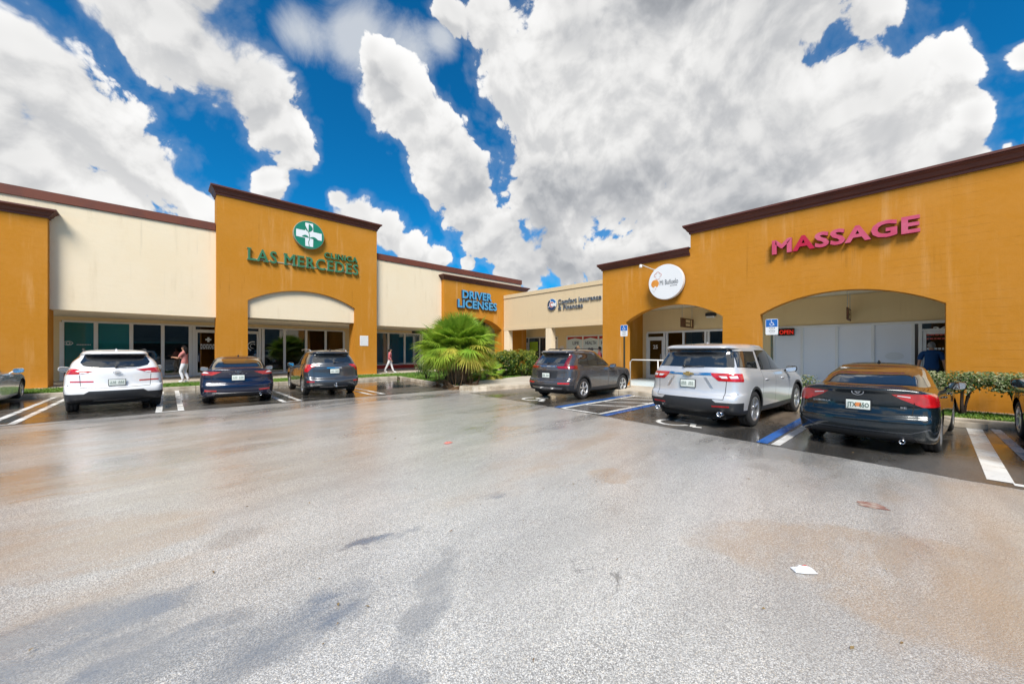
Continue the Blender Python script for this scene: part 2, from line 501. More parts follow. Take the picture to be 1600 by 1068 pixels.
def sign_text(root, txt, side, a0, a1, z0, z1, plane, depth, mats, bold=0.0, stand=0.03, serif=False, name='letter', track=0.0, special=None):
    """one object per letter; side L: +x to the right, facing -y; side R: -y to the right, facing -x"""
    ls = letters(txt, track)
    xmin = min(v[0] for l in ls for v in l[1]); xmax = max(v[0] for l in ls for v in l[1])
    caps = [l for l in ls if l[0].isupper() or l[0].isdigit()] or ls
    ymin = 0.0; ymax = max(v[1] for l in caps for v in l[1])
    sx = abs(a1 - a0) / (xmax - xmin); sz = (z1 - z0) / (ymax - ymin)
    def place(x, y, d):
        a = (x - xmin) * sx
        z = z0 + y * sz
        if side == 'L':
            return (a0 + a, plane - stand - d, z)
        return (plane - stand - d, a0 - a, z)
    off = root_of(root).location
    objs = []
    for i, (ch, vs, fs) in enumerate(ls):
        if bold:
            vs, fs = fat(vs, fs, bold)
        mb = MB()
        extrude_glyph(mb, vs, fs, place, depth, 0, 1)
        if serif and ch in SERIFS:
            x0 = min(v[0] for v in vs); wch = max(v[0] for v in vs) - x0
            for (fx, top) in SERIFS[ch]:
                cx = x0 + fx / 0.8 * wch if ch != 'I' else x0 + wch/2
                y0 = (ymax - 0.05) if top else 0.0
                q = [(cx-0.12, y0), (cx+0.12, y0), (cx+0.12, y0+0.05), (cx-0.12, y0+0.05)]
                extrude_glyph(mb, q, [(0, 1, 2, 3)], lambda x, y, d: place(x, y, d*1.02), depth, 0, 1)
        ms = mats if not (special and i in special) else special[i]
        o = link_mesh(name, mb.mesh(name, False, off, True), ms, root)
        objs.append(o)
    return objs

# ================================================================== GROUND
ZW = 0.15                                   # level of pavements and grass above the asphalt

def ground_mat(name, base, pale, wet0, wet1, dirt=0.6, dark=0.62, film=0.12, filmbump=0.40, puddles=(), silt=()):
    m = bpy.data.materials.new(name); m.use_nodes = True
    t = m.node_tree; p = t.nodes['Principled BSDF']; k = NT(t)
    pos = k.n('ShaderNodeTexCoord').outputs['Object']
    mp = k.n('ShaderNodeMapping'); k.set(mp.inputs[0], pos)
    mp.inputs['Rotation'].default_value = (0, 0, R(-28)); mp.inputs['Scale'].default_value = (0.55, 1.35, 1)
    flow = mp.outputs[0]                    # rain runs off along this direction
    wpos = k.vmath('ADD', pos, k.vmath('SCALE', k.noise(pos, 35, 2, 0.5, col=True), scale=0.012))
    agg = k.voro(wpos, 175.0, feature='F1')
    aggb = k.voro(wpos, 75.0, feature='F1')
    agg2 = k.noise(pos, 60, 4, 0.75)
    cc = k.n('ShaderNodeTexVoronoi'); k.set(cc.inputs['Vector'], wpos); cc.inputs['Scale'].default_value = 175
    cell = k.math('FRACT', k.vmath('DOT_PRODUCT', cc.outputs['Color'], (3.1, 5.7, 2.3)))
    cell2 = k.math('FRACT', k.vmath('DOT_PRODUCT', cc.outputs['Color'], (7.3, 1.9, 4.7)))
    # wetness: puddles lying on a broad damp film
    big = k.noise(flow, 0.34, 5, 0.55, 0.5)
    med = k.noise(flow, 1.3, 7, 0.62, 0.4)
    wetv = k.math('ADD', k.math('MULTIPLY', big, 0.7), k.math('MULTIPLY', med, 0.3))
    wet = k.ss(wetv, wet0, wet1)
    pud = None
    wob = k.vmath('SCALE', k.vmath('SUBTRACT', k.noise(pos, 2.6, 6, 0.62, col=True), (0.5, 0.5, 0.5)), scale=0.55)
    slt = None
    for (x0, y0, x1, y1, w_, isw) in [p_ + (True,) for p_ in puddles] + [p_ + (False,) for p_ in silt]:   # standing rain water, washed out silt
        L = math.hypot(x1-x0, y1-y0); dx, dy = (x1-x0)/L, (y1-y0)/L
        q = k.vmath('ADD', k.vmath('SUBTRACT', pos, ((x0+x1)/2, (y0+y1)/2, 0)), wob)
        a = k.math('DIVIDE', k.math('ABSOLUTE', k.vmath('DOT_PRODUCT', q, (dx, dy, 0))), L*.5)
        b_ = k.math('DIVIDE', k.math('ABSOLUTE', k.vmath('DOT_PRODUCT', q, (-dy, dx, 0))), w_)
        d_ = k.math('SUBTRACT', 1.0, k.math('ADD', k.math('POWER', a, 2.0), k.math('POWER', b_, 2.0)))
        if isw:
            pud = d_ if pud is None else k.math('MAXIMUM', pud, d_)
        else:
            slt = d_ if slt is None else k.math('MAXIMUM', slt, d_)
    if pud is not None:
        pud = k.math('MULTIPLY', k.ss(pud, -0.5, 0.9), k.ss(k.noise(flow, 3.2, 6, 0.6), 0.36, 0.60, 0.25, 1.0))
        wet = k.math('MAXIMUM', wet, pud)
    dirtf = k.ss(k.math('ADD', k.math('MULTIPLY', k.noise(flow, 0.23, 4, 0.6, 0.3), 0.75), k.math('MULTIPLY', k.noise(flow, 1.7, 7, 0.65), 0.25)), 0.50, 0.63, 0, dirt)
    stone = k.ss(cell, 0.0, 1.0)
    c = k.mix(stone, tuple(x * 0.62 for x in base), pale)
    c = k.mix(k.ss(cell2, 0.80, 0.95, 0, 0.7), c, tuple(x * 0.36 for x in base))       # dark stones
    c = k.mix(k.ss(cell2, 0.16, 0.04, 0, 0.6), c, (pale[0]*1.05, pale[1]*.93, pale[2]*.76))  # tan stones
    gap = k.math('MAXIMUM', k.ss(agg, 0.50, 0.80), k.math('MULTIPLY', k.ss(aggb, 0.52, 0.80), k.ss(agg2, 0.40, 0.6)))
    worn = k.ss(k.noise(flow, 0.8, 5, 0.6), 0.35, 0.68, 0.45, 1.0)
    c = k.mix(k.math('MULTIPLY', gap, worn), c, tuple(x * 0.32 for x in base))
    c = k.mix(k.ss(k.noise(flow, 0.9, 6, 0.65), 0.42, 0.70, 0, 0.45), c, tuple(x * 0.62 for x in base))
    c = k.mix(k.math('MULTIPLY', dirtf, k.ss(agg2, 0.25, 0.6, 0.5, 1.0)), c, DIRT)
    warm = k.ss(k.noise(flow, 0.16, 4, 0.6, 0.6), 0.42, 0.62)
    c = k.mix(k.math('MULTIPLY', warm, 0.22), c, (base[0]*1.15, base[1]*0.98, base[2]*0.78))
    lane = k.ss(k.noise(k.vmath('MULTIPLY', flow, (0.25, 2.2, 1.0)), 1.0, 6, 0.62), 0.44, 0.66)
    c = k.mix(k.math('MULTIPLY', lane, 0.20), c, tuple(x * 0.50 for x in base))
    oil = k.ss(k.voro(k.vmath('ADD', pos, k.vmath('SCALE', k.noise(pos, 3, 4, 0.6, col=True), scale=0.35)), 0.55), 0.05, 0.16, 1, 0)
    c = k.mix(k.math('MULTIPLY', oil, 0.35), c, tuple(x * 0.30 for x in base))
    if slt is not None:
        sm = k.math('MULTIPLY', k.ss(slt, -0.15, 0.35), k.ss(k.noise(flow, 2.4, 7, 0.65), 0.34, 0.6, 0.15, 0.72))
        c = k.mix(k.math('MULTIPLY', sm, k.ss(agg2, 0.35, 0.6, 0.35, 1.0)), c, (0.42, 0.315, 0.22))
    # old rubber and hairline cracks
    cr = k.voro(k.vmath('ADD', pos, k.vmath('SCALE', k.noise(pos, 1.1, 4, 0.6, col=True), scale=0.9)), 0.28, feature='DISTANCE_TO_EDGE')
    crack = k.math('MULTIPLY', k.ss(cr, 0.0, 0.004, 1, 0), k.ss(k.noise(pos, 0.5, 4), 0.55, 0.63))
    c = k.mix(k.math('MULTIPLY', crack, 0.55), c, (0.03, 0.028, 0.025))
    c = k.mix(k.math('MULTIPLY', wet, dark), c, tuple(x * 0.24 for x in base))
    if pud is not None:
        c = k.mix(k.math('MULTIPLY', pud, 0.55), c, (0.10, 0.112, 0.128))  # blue-grey of the reflected sky painted into the wet streaks
    k.set(p.inputs['Base Color'], c)
    rg = k.mixf(wet, 0.46, 0.10)
    rg = k.math('ADD', rg, k.math('MULTIPLY', k.math('SUBTRACT', k.noise(pos, 2.2, 5), 0.5), 0.16))
    k.set(p.inputs['Roughness'], k.math('MAXIMUM', rg, 0.03))
    p.inputs['Specular IOR Level'].default_value = 0.5
    p.inputs['Coat Weight'].default_value = 0.0
    cw = k.mixf(wet, film, 1.0)
    k.set(p.inputs['Coat Weight'], cw)
    k.set(p.inputs['Coat Roughness'], k.mixf(wet, 0.20, 0.05))
    p.inputs['Coat IOR'].default_value = 1.75
    if pud is not None:
        k.set(p.inputs['Coat IOR'], k.mixf(pud, 1.75, 2.7))
    b = k.n('ShaderNodeBump'); b.inputs['Distance'].default_value = 0.006
    k.set(b.inputs['Strength'], k.mixf(wet, 0.75, 0.16))
    h = k.math('ADD', k.math('SUBTRACT', 1.0, k.math('ADD', k.math('MULTIPLY', agg, .6), k.math('MULTIPLY', aggb, .7))), k.math('MULTIPLY', agg2, 0.9))
    k.set(b.inputs['Height'], h)
    b2 = k.n('ShaderNodeBump'); b2.inputs['Distance'].default_value = 0.02; b2.inputs['Strength'].default_value = 0.10
    k.set(b2.inputs['Height'], k.noise(flow, 4.5, 3, 0.5))
    k.t.links.new(b.outputs[0], b2.inputs['Normal'])
    k.set(p.inputs['Normal'], b2.outputs[0])
    cb = k.n('ShaderNodeBump'); cb.inputs['Distance'].default_value = 0.006
    k.set(cb.inputs['Strength'], k.mixf(wet, filmbump, 0.05))
    k.set(cb.inputs['Height'], h)
    k.set(p.inputs['Coat Normal'], cb.outputs[0])
    return m

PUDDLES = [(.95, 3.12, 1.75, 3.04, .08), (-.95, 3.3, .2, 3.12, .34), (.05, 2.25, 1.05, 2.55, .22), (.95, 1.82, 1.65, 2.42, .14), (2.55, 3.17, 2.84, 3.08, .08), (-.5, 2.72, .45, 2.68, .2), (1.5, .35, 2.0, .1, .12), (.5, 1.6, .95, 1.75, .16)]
DIRT = (0.40, 0.27, 0.16)
SILT = [(3.3, 1.25, 4.6, -.7, .55), (3.1, .3, 4.2, -1.0, .5), (4.0, 2.75, 4.5, 2.4, .30), (-1.4, 5.2, .4, 4.3, .6), (-1.5, 7.2, .2, 6.6, .5)]
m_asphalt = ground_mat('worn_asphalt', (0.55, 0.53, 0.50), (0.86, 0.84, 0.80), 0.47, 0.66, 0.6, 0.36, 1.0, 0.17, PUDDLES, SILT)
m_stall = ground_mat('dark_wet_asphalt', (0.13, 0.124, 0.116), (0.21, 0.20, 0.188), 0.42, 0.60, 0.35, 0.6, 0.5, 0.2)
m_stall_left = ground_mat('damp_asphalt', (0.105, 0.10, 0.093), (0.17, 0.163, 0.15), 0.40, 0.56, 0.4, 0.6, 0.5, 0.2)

def sheet(name, pts, z, material, kind='structure'):
    me = bpy.data.meshes.new(name)
    me.from_pydata([(x, y, z) for x, y in pts], [], [tuple(range(len(pts)))])
    bm = bmesh.new(); bm.from_mesh(me)
    if len(pts) > 4:
        bmesh.ops.triangulate(bm, faces=bm.faces[:])
    for f in bm.faces:
        if f.normal.z < 0: f.normal_flip()
    bm.to_mesh(me); bm.free()
    o = link_mesh(name, me, material)
    o['kind'] = kind
    return o

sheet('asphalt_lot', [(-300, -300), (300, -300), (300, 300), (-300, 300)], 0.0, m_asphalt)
random.seed(21)
seam = []
for (x0, y0), (x1, y1) in zip([(7.22, -9.0), (7.25, -0.72), (7.57, 1.71), (7.83, 4.03), (8.36, 8.18)], [(7.25, -0.72), (7.57, 1.71), (7.83, 4.03), (8.36, 8.18), (8.66, 11.5)]):
    n = int(math.hypot(x1-x0, y1-y0) / .12)
    seam += [(x0 + (x1-x0)*i/n + random.gauss(0, .012), y0 + (y1-y0)*i/n) for i in range(n)]
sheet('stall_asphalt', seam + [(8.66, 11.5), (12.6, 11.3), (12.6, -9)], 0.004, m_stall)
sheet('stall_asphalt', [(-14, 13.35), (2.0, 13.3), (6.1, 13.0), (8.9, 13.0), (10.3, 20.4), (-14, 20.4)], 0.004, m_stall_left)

def extruded(name, pts, z0, z1, material, kind='structure', bevel=0):
    mb = MB(); mb.prism(pts, lambda a, b, d: (a, b, d), z0, z1)
    o = mb.build(name, material, bevel=bevel)
    o['kind'] = kind
    return o

# pavements
extruded('pavement', [(-30, 23.25), (10.35, 23.25), (16.0, 23.25), (21.0, 19.5), (21.0, 11.9), (14.2, 11.9), (14.2, 4.0), (14.2, -9), (19.3, -9), (19.3, 10.0), (26.2, 10.0), (26.2, 29.2), (-30, 29.2)], -0.1, ZW, m_conc)
# raised floor of the right arcade
extruded('arcade_floor', [(14.75, -9), (19.3, -9), (19.3, 9.9), (14.75, 9.9)], 0.0, 0.27, m_pale)
# walkway and ramp crossing the palm island's nose
extruded('walkway', [(9.3, 12.05), (11.9, 11.45), (12.7, 11.3), (14.2, 11.9), (21.0, 11.9), (21.0, 14.2), (15.5, 15.3), (11.6, 14.4), (9.6, 13.3)], -0.1, ZW + 0.006, m_conc)
extruded('walkway', [(12.7, 4.0), (14.2, 4.0), (14.2, 11.9), (12.7, 11.3)], -0.1, ZW + 0.003, m_conc)

# kerbs
def kerb(pts, w=0.16, h=0.155, name='kerb', seg_len=3.0):
    """one kerb stone run, cut into separate castings with open joints"""
    random.seed(len(pts) * 13 + int(pts[0][0] * 10))
    for (x0, y0), (x1, y1) in zip(pts[:-1], pts[1:]):
        L = math.hypot(x1-x0, y1-y0); n = max(1, round(L / seg_len))
        dx, dy = (x1-x0)/L, (y1-y0)/L
        nx, ny = -dy, dx
        for i in range(n):
            a, b = L*i/n + 0.008, L*(i+1)/n - 0.008
            j = random.uniform(-.008, .008)
            q = [(x0+dx*a+nx*(s+j), y0+dy*a+ny*(s+j)) for s in (0, w)] + [(x0+dx*b+nx*(s+j), y0+dy*b+ny*(s+j)) for s in (w, 0)]
            mb = MB(); mb.prism(q, lambda p, r_, d: (p, r_, d), -0.05, h + random.uniform(-.006, .004))
            o = mb.build(name, m_kerb, bevel=0.025)
            o['kind'] = 'structure'
kerb([(-20, 20.42), (10.15, 20.42)])
kerb([(10.15, 20.42), (9.75, 18.0), (9.4, 15.2), (9.05, 13.0), (9.2, 12.3), (9.8, 11.75), (11.9, 11.2), (12.55, 10.6)])
kerb([(12.55, 10.6), (12.55, 4.1)], h=0.15)
kerb([(12.55, 4.1), (12.55, -9.0)])

# planting strips: soil with grass blades on it
m_soil = mat('soil', (0.07, 0.05, 0.03), 0.95, var=(6, 0.8, (0.10, 0.11, 0.03)), bump=(30, 0.6, 0.03))
m_grass = mat('grass_blade', (0.085, 0.21, 0.018), 0.55, var=(1.5, 0.9, (0.18, 0.26, 0.03)))
STRIPS = [
    [(-20, 20.6), (10.1, 20.6), (10.1, 23.25), (-20, 23.25)],
    [(9.22, 13.1), (9.6, 13.32), (11.6, 14.42), (15.5, 15.32), (20.9, 14.25), (20.9, 19.4), (16.0, 23.2), (10.35, 23.2), (9.9, 17.9)],
    [(12.72, -9), (14.16, -9), (14.16, 3.98), (12.72, 3.98)],
]
for q in STRIPS:
    extruded('soil', q, -0.05, 0.115, m_soil)

def in_poly(x, y, q):
    c = False; j = len(q) - 1
    for i in range(len(q)):
        if (q[i][1] > y) != (q[j][1] > y) and x < (q[j][0]-q[i][0])*(y-q[i][1])/(q[j][1]-q[i][1]) + q[i][0]:
            c = not c
        j = i
    return c

def grass(q, n, hmax, seed, keep=lambda x, y: True):
    rnd = random.Random(seed)
    xs = [p[0] for p in q]; ys = [p[1] for p in q]
    vs = []; fs = []
    for _ in range(n):
        x = rnd.uniform(min(xs), max(xs)); y = rnd.uniform(min(ys), max(ys))
        if not in_poly(x, y, q) or not keep(x, y):
            continue
        h = hmax * rnd.uniform(0.4, 1.0); a = rnd.uniform(0, 2*PI); w = rnd.uniform(0.006, 0.014)
        lx, ly = rnd.gauss(0, 0.35)*h, rnd.gauss(0, 0.35)*h
        c, s_ = math.cos(a)*w, math.sin(a)*w
        o = len(vs)
        vs += [(x-c, y-s_, 0.11), (x+c, y+s_, 0.11), (x+c*.7+lx*.4, y+s_*.7+ly*.4, 0.11+h*.6), (x-c*.7+lx*.4, y-s_*.7+ly*.4, 0.11+h*.6), (x+lx, y+ly, 0.11+h)]
        fs += [(o, o+1, o+2, o+3), (o+3, o+2, o+4)]
    me = bpy.data.meshes.new('grass'); me.from_pydata(vs, [], fs)
    o = link_mesh('grass', me, m_grass)
    tag(o, None, None, None, 'stuff')
    return o
grass([(-9, 20.6), (10.1, 20.6), (10.1, 23.25), (-9, 23.25)], 42000, 0.10, 1)
grass(STRIPS[1], 42000, 0.13, 2, lambda x, y: not (x < 11.3 and y < 14.6 and random.random() < 0.6))
grass([(12.72, -4), (14.16, -4), (14.16, 3.98), (12.72, 3.98)], 17000, 0.09, 3)

def leaf_litter(lines, n, seed, big=1.0):
    rnd = random.Random(seed); vs = []; fs = []
    for _ in range(n):
        x0, y0, x1, y1, sp, z = lines[rnd.randrange(len(lines))]
        t_ = rnd.random(); x = x0 + (x1-x0)*t_ + rnd.gauss(0, sp); y = y0 + (y1-y0)*t_ + rnd.gauss(0, sp)
        L = rnd.uniform(.015, .05)*big; a = rnd.uniform(0, 6.28); w_ = L*rnd.uniform(.25, .5)
        c, s_ = math.cos(a), math.sin(a); o = len(vs); h = z + rnd.uniform(.004, .02)
        vs += [(x-c*L, y-s_*L, h), (x+s_*w_, y-c*w_, h+rnd.uniform(0, .012)), (x+c*L, y+s_*L, h), (x-s_*w_, y+c*w_, h+.004)]
        fs.append((o, o+1, o+2, o+3))
    me = bpy.data.meshes.new('leaf_litter'); me.from_pydata(vs, [], fs)
    o = link_mesh('leaf_litter', me, mat('dry_leaf', (0.16, 0.09, 0.04), .8, var=(3, .9, (0.28, .20, .08))))
    o['kind'] = 'stuff'
leaf_litter([(-6, 20.3, 10, 20.3, .10, .004), (10.0, 20.3, 9.0, 13, .12, 0), (9.0, 12.6, 12.4, 10.9, .15, 0), (12.45, 10.5, 12.45, -3, .10, .004), (9.4, 13.2, 10.2, 14.2, .35, .11), (12.9, 2, 13.9, -3, .3, .11)], 1500, 8)
leaf_litter([(-2, 12, 7, 9, 2.5, 0), (1, 5, 6, 2, 1.6, 0), (0, 3, 4, 0, 1.2, 0)], 90, 9, .5)

# wheel stops
def wheel_stop(x, y, rz, label):
    prof = [(-0.08, 0.0), (0.08, 0.0), (0.055, 0.12), (-0.055, 0.12)]
    mb = MB(); mb.prism(prof, lambda a, b, d: (d, a, b), -0.9, 0.9)
    o = link_mesh('wheel_stop', mb.mesh('wheel_stop', bevel=0.012), m_kerb)
    o.location = (x, y, 0.004); o.rotation_euler = (0, 0, rz)
    tag(o, label, 'wheel stop', 'wheel stops at the stall ends')
wheel_stop(-3.9, 21.0 - 0.85, 0, 'low concrete wheel stop in front of the silver sedan at the left edge')
wheel_stop(12.25, -0.35, PI/2, 'pale concrete wheel stop by the kerb beside the dark blue green sedan')
wheel_stop(7.6, 19.9, 0, 'low concrete wheel stop in the empty wet stall left of the palm')

# ------------------------------------------------------------------ painted markings
def paint(name, col):
    m = mat(name, col, 0.42, spec=0.5, bump=(70, 0.35, 0.004))
    k = NT(m.node_tree); p = m.node_tree.nodes['Principled BSDF']
    v = k.n('ShaderNodeTexCoord').outputs['Object']
    w = k.ss(k.noise(v, 5, 8, 0.7), 0.56, 0.70, 0, 0.75)
    w2 = k.ss(k.noise(v, 1.1, 4, 0.6), 0.45, 0.7, 0, 0.35)
    c = k.mix(w2, col, tuple(c * 0.55 for c in col))
    k.set(p.inputs['Base Color'], k.mix(w, c, (0.08, 0.075, 0.07)))
    k.set(p.inputs['Roughness'], k.ss(k.noise(v, 1.6, 4), 0.4, 0.6, 0.12, 0.5))
    return m
m_pw = paint('white_road_paint', (0.78, 0.77, 0.73))
m_pb = paint('blue_road_paint', (0.015, 0.12, 0.42))

def stripe(p0, p1, w, material=None, z=0.008, name='parking_line'):
    (x0, y0), (x1, y1) = p0, p1
    L = math.hypot(x1-x0, y1-y0); nx, ny = -(y1-y0)/L*w/2, (x1-x0)/L*w/2
    return sheet(name, [(x0+nx, y0+ny), (x1+nx, y1+ny), (x1-nx, y1-ny), (x0-nx, y0-ny)], z, material or m_pw)

for c0, c1 in ((-2.74, -2.36), (-0.02, 0.42), (2.86, 3.30), (5.68, 6.12), (-5.6, -5.2), (-8.5, -8.1)):
    stripe((c0, 13.5), (c0 + 0.08, 20.35), 0.13)
    stripe((c1, 13.5), (c1 + 0.08, 20.35), 0.13)
    stripe((c0 - 0.065, 13.44), (c1 + 0.065, 13.44), 0.11)
# right row
stripe((7.62, 1.66), (12.5, 1.52), 0.17, m_pb)
stripe((7.60, 1.46), (12.5, 1.30), 0.13)
stripe((8.22, 6.77), (12.5, 6.80), 0.19, m_pb)
stripe((8.20, 6.56), (12.5, 6.57), 0.12)
stripe((8.10, 5.29), (12.5, 5.28), 0.12)
stripe((8.02, 5.09), (12.5, 5.08), 0.19, m_pb)
stripe((8.14, 5.36), (8.22, 6.50), 0.11)
for i in range(4):                             # diagonal hatching of the access aisle
    x = 9.28 + i * 1.0
    if x < 12.4:
        stripe((x, 6.49), (min(x + 0.62, 12.5), 5.36), 0.10)
stripe((7.48, -0.86), (12.4, -1.08), 0.21)
stripe((7.46, -1.30), (12.4, -1.36), 0.13)
stripe((7.42, -0.95), (7.42, -1.38), 0.12)

def access_symbol(cx, cy, s):
    """painted wheelchair symbol seen from the aisle: top towards +x"""
    mb = MB()
    def quadpath(pts, w):
        for (a0, b0), (a1, b1) in zip(pts[:-1], pts[1:]):
            L = math.hypot(a1-a0, b1-b0); n0, n1 = -(b1-b0)/L*w/2, (a1-a0)/L*w/2
            q = [(a0+n0, b0+n1), (a1+n0, b1+n1), (a1-n0, b1-n1), (a0-n0, b0-n1)]
            mb.add([(cx + b*s, cy - a*s, 0) for a, b in q], [(0, 1, 2, 3)])
    arc = [(-0.05 + 0.36*math.cos(t), 0.36 + 0.36*math.sin(t)) for t in [R(130 + 15*i) for i in range(15)]]
    quadpath(arc, 0.11)
    quadpath([(-0.12, 1.05), (-0.08, 0.55), (0.32, 0.55), (0.45, 0.12), (0.62, 0.18)], 0.12)
    quadpath([(-0.10, 0.85), (0.22, 0.85)], 0.09)
    n = 14
    mb.add([(cx + (1.25 + 0.12*math.sin(2*PI*i/n))*s, cy - (-0.14 + 0.12*math.cos(2*PI*i/n))*s, 0) for i in range(n)], [tuple(range(n))])
    for i, v in enumerate(mb.v):
        mb.v[i] = (v[0], v[1], 0.009 + 0.0002 * (i // 4 % 7))
    me = mb.mesh('access_symbol', fix=False)
    o = link_mesh('access_symbol', me, m_pw); o['kind'] = 'structure'
access_symbol(8.05, 3.45, 0.95)
access_symbol(8.75, 8.45, 0.95)


# ================================================================== BUILDINGS
def arch_pts(a0, a1, spring, apex, n=20):
    """segmental arch from (a1, spring) back over to (a0, spring)"""
    w = (a1 - a0) / 2; h = apex - spring; rad = (w*w + h*h) / (2*h); cx = (a0+a1)/2; cz = apex - rad
    th = math.asin(w / rad)
    return [(cx + rad*math.sin(th - 2*th*i/n), cz + rad*math.cos(th - 2*th*i/n)) for i in range(n+1)]

def wall_outline(a0, a1, top, openings, z0=0.0):
    """outline of a wall with arched openings; top = list of (a, z) from right to left"""
    pts = [(a0, z0)]
    for (o0, o1, sp, ap) in openings:
        pts += [(o0, z0)] + arch_pts(o0, o1, sp, ap)[::-1] + [(o1, z0)]
    pts += [(a1, z0)] + top
    return pts

def cornice(conv, a0, a1, z_top, d, sgn, h=0.42, out=0.28, ends=(True, True)):
    """stepped crown moulding along a wall top with mitred returns; d = wall face, sgn = outwards"""
    prof = [(0.0, -h), (0.04, -h), (0.05, -h*.80), (0.09, -h*.72), (0.14, -h*.45), (0.20, -h*.28), (out-.03, -h*.22), (out, -h*.18), (out, 0.0), (-.35, 0.0)]
    mb = MB()
    n = len(prof)
    vs = []
    for a, e, sg in ((a0, ends[0], -1), (a1, ends[1], 1)):
        for o, z in prof:
            vs.append(conv(a + (sg*max(o, 0) if e else 0), z_top + z, d + sgn*o))
    fs = [(i, i+1, n+i+1, n+i) for i in range(n-1)]
    mb.add(vs, fs)
    for e, a, base, sg in ((ends[0], a0, 0, -1), (ends[1], a1, n, 1)):
        if e:                                  # mitred return running back along the side wall
            bk = [conv(a + sg*max(o, 0), z_top + z, d - sgn*0.9) for o, z in prof]
            mb.add(vs[base:base+n] + bk, [(i, i+1, n+i+1, n+i) for i in range(n-2)])
            mb.add([conv(a + sg*prof[-2][0], z_top, d + sgn*prof[-2][0]), conv(a + sg*prof[-2][0], z_top, d - sgn*.9), conv(a, z_top, d - sgn*.9), conv(a, z_top, d)], [(0, 1, 2, 3)])
    return mb

def storefront(root, conv, d, sgn, items, z0, z1, fr=0.085, kick=None, name='storefront_frame'):
    """items: list of (a0, a1, material | ('door', material, handle side) | ('bar', material)); sgn = outward direction of d"""
    f = MB()
    A0 = min(min(i[0], i[1]) for i in items); A1 = max(max(i[0], i[1]) for i in items)
    def fbox(a0, a1, b0, b1, t0=-0.05, t1=0.06):
        p = conv(a0, b0, d + sgn*t0); q = conv(a1, b1, d + sgn*t1)
        f.box(p[0], q[0], p[1], q[1], p[2], q[2])
    edges = sorted(set([A0, A1] + [i[0] for i in items] + [i[1] for i in items]))
    kz = z0 + (kick or 0.10)
    fbox(A0, A1, z1 - 0.09, z1)
    for i, e in enumerate(edges):
        fbox(e - fr/2, e + fr/2, z0, z1 - 0.092, -0.048, 0.058)
    for a0, a1, m in items:
        lo, hi = min(a0, a1) + fr/2, max(a0, a1) - fr/2
        if not isinstance(m, tuple):
            fbox(lo, hi, z0, kz, -0.046, 0.05)
        if isinstance(m, tuple) and m[0] == 'bar':
            fbox(lo, hi, z0, kz, -0.046, 0.05)
            fbox(lo, hi, z1 - 0.85, z1 - 0.75, -0.046, 0.05)
        if isinstance(m, tuple) and m[0] == 'door':
            fbox(lo, hi, z1 - 0.34, z1 - 0.26, -0.046, 0.05)
    fo = f.build(name, m_alu, root, bevel=0.006)
    for a0, a1, m in items:
        lo, hi = min(a0, a1) + fr/2, max(a0, a1) - fr/2
        if isinstance(m, tuple) and m[0] == 'door':
            dm = MB()
            zt = z1 - 0.345
            def dbox(p0, p1, b0, b1, t0=-0.02, t1=0.025):
                p = conv(p0, b0, d + sgn*t0); q = conv(p1, b1, d + sgn*t1)
                dm.box(p[0], q[0], p[1], q[1], p[2], q[2])
            s_ = 0.09
            dbox(lo+.006, lo+s_, z0+.012, zt); dbox(hi-s_, hi-.006, z0+.012, zt)
            dbox(lo+s_+.001, hi-s_-.001, zt-s_, zt, -.018, .023); dbox(lo+s_+.001, hi-s_-.001, z0+.012, z0+.20, -.018, .023)
            do = dm.build('door', m_alu, root, bevel=0.005)
            g = MB(); p = conv(lo+s_, z0+.2, d - sgn*.004); q = conv(hi-s_, zt-s_, d + sgn*.004)
            g.box(p[0], q[0], p[1], q[1], p[2], q[2]); g.build('pane', m[1], do)
            g = MB(); p = conv(lo, z1-.26, d - sgn*.004); q = conv(hi, z1-.09, d + sgn*.004)
            g.box(p[0], q[0], p[1], q[1], p[2], q[2]); g.build('pane', m[1], fo)
            h = MB(); hx = lo + 0.13 if m[2] < 0 else hi - 0.13
            pts = [conv(hx, z0+.85, d + sgn*.02), conv(hx, z0+.85, d + sgn*.08), conv(hx, z0+1.2, d + sgn*.08), conv(hx, z0+1.2, d + sgn*.02)]
            h.tube(pts, 0.014, 6); h.build('handle', m_metal, do, smooth=True)
        else:
            mm = m[1] if isinstance(m, tuple) else m
            g = MB(); p = conv(lo, kz, d - sgn*.005); q = conv(hi, z1-.09, d + sgn*.005)
            g.box(p[0], q[0], p[1], q[1], p[2], q[2])
            g.build('pane', mm, fo)
    return fo

def wbox(root, name, material, conv, a0, a1, b0, b1, d0, d1, bevel=0):
    mb = MB(); p = conv(a0, b0, d0); q = conv(a1, b1, d1)
    mb.box(p[0], q[0], p[1], q[1], p[2], q[2])
    return mb.build(name, material, root, bevel=bevel)

def blinds(root, conv, d, a0, a1, z0, z1, step=0.085):
    mb = MB(); z = z0
    while z < z1:
        p = conv(a0, z, d); q = conv(a1, z + step*0.72, d + 0.02)
        mb.add([conv(a0, z, d), conv(a1, z, d), conv(a1, z + step*.75, d + .045), conv(a0, z + step*.75, d + .045)], [(0, 1, 2, 3)])
        z += step
    o = mb.build('window_blind', m_blind, root, fix=False)
    o['kind'] = 'stuff'
    return o

# ---------------------------------------------------------------- long cream building with three ochre portals (left)
VF, VS = 23.95, 28.8                       # fascia plane and storefront plane
left = thing('shop_building', 'long cream shop building with brown roof edge and ochre portals along the left side', 'building', (4.0, 26.0, 0))
SOF = 3.33
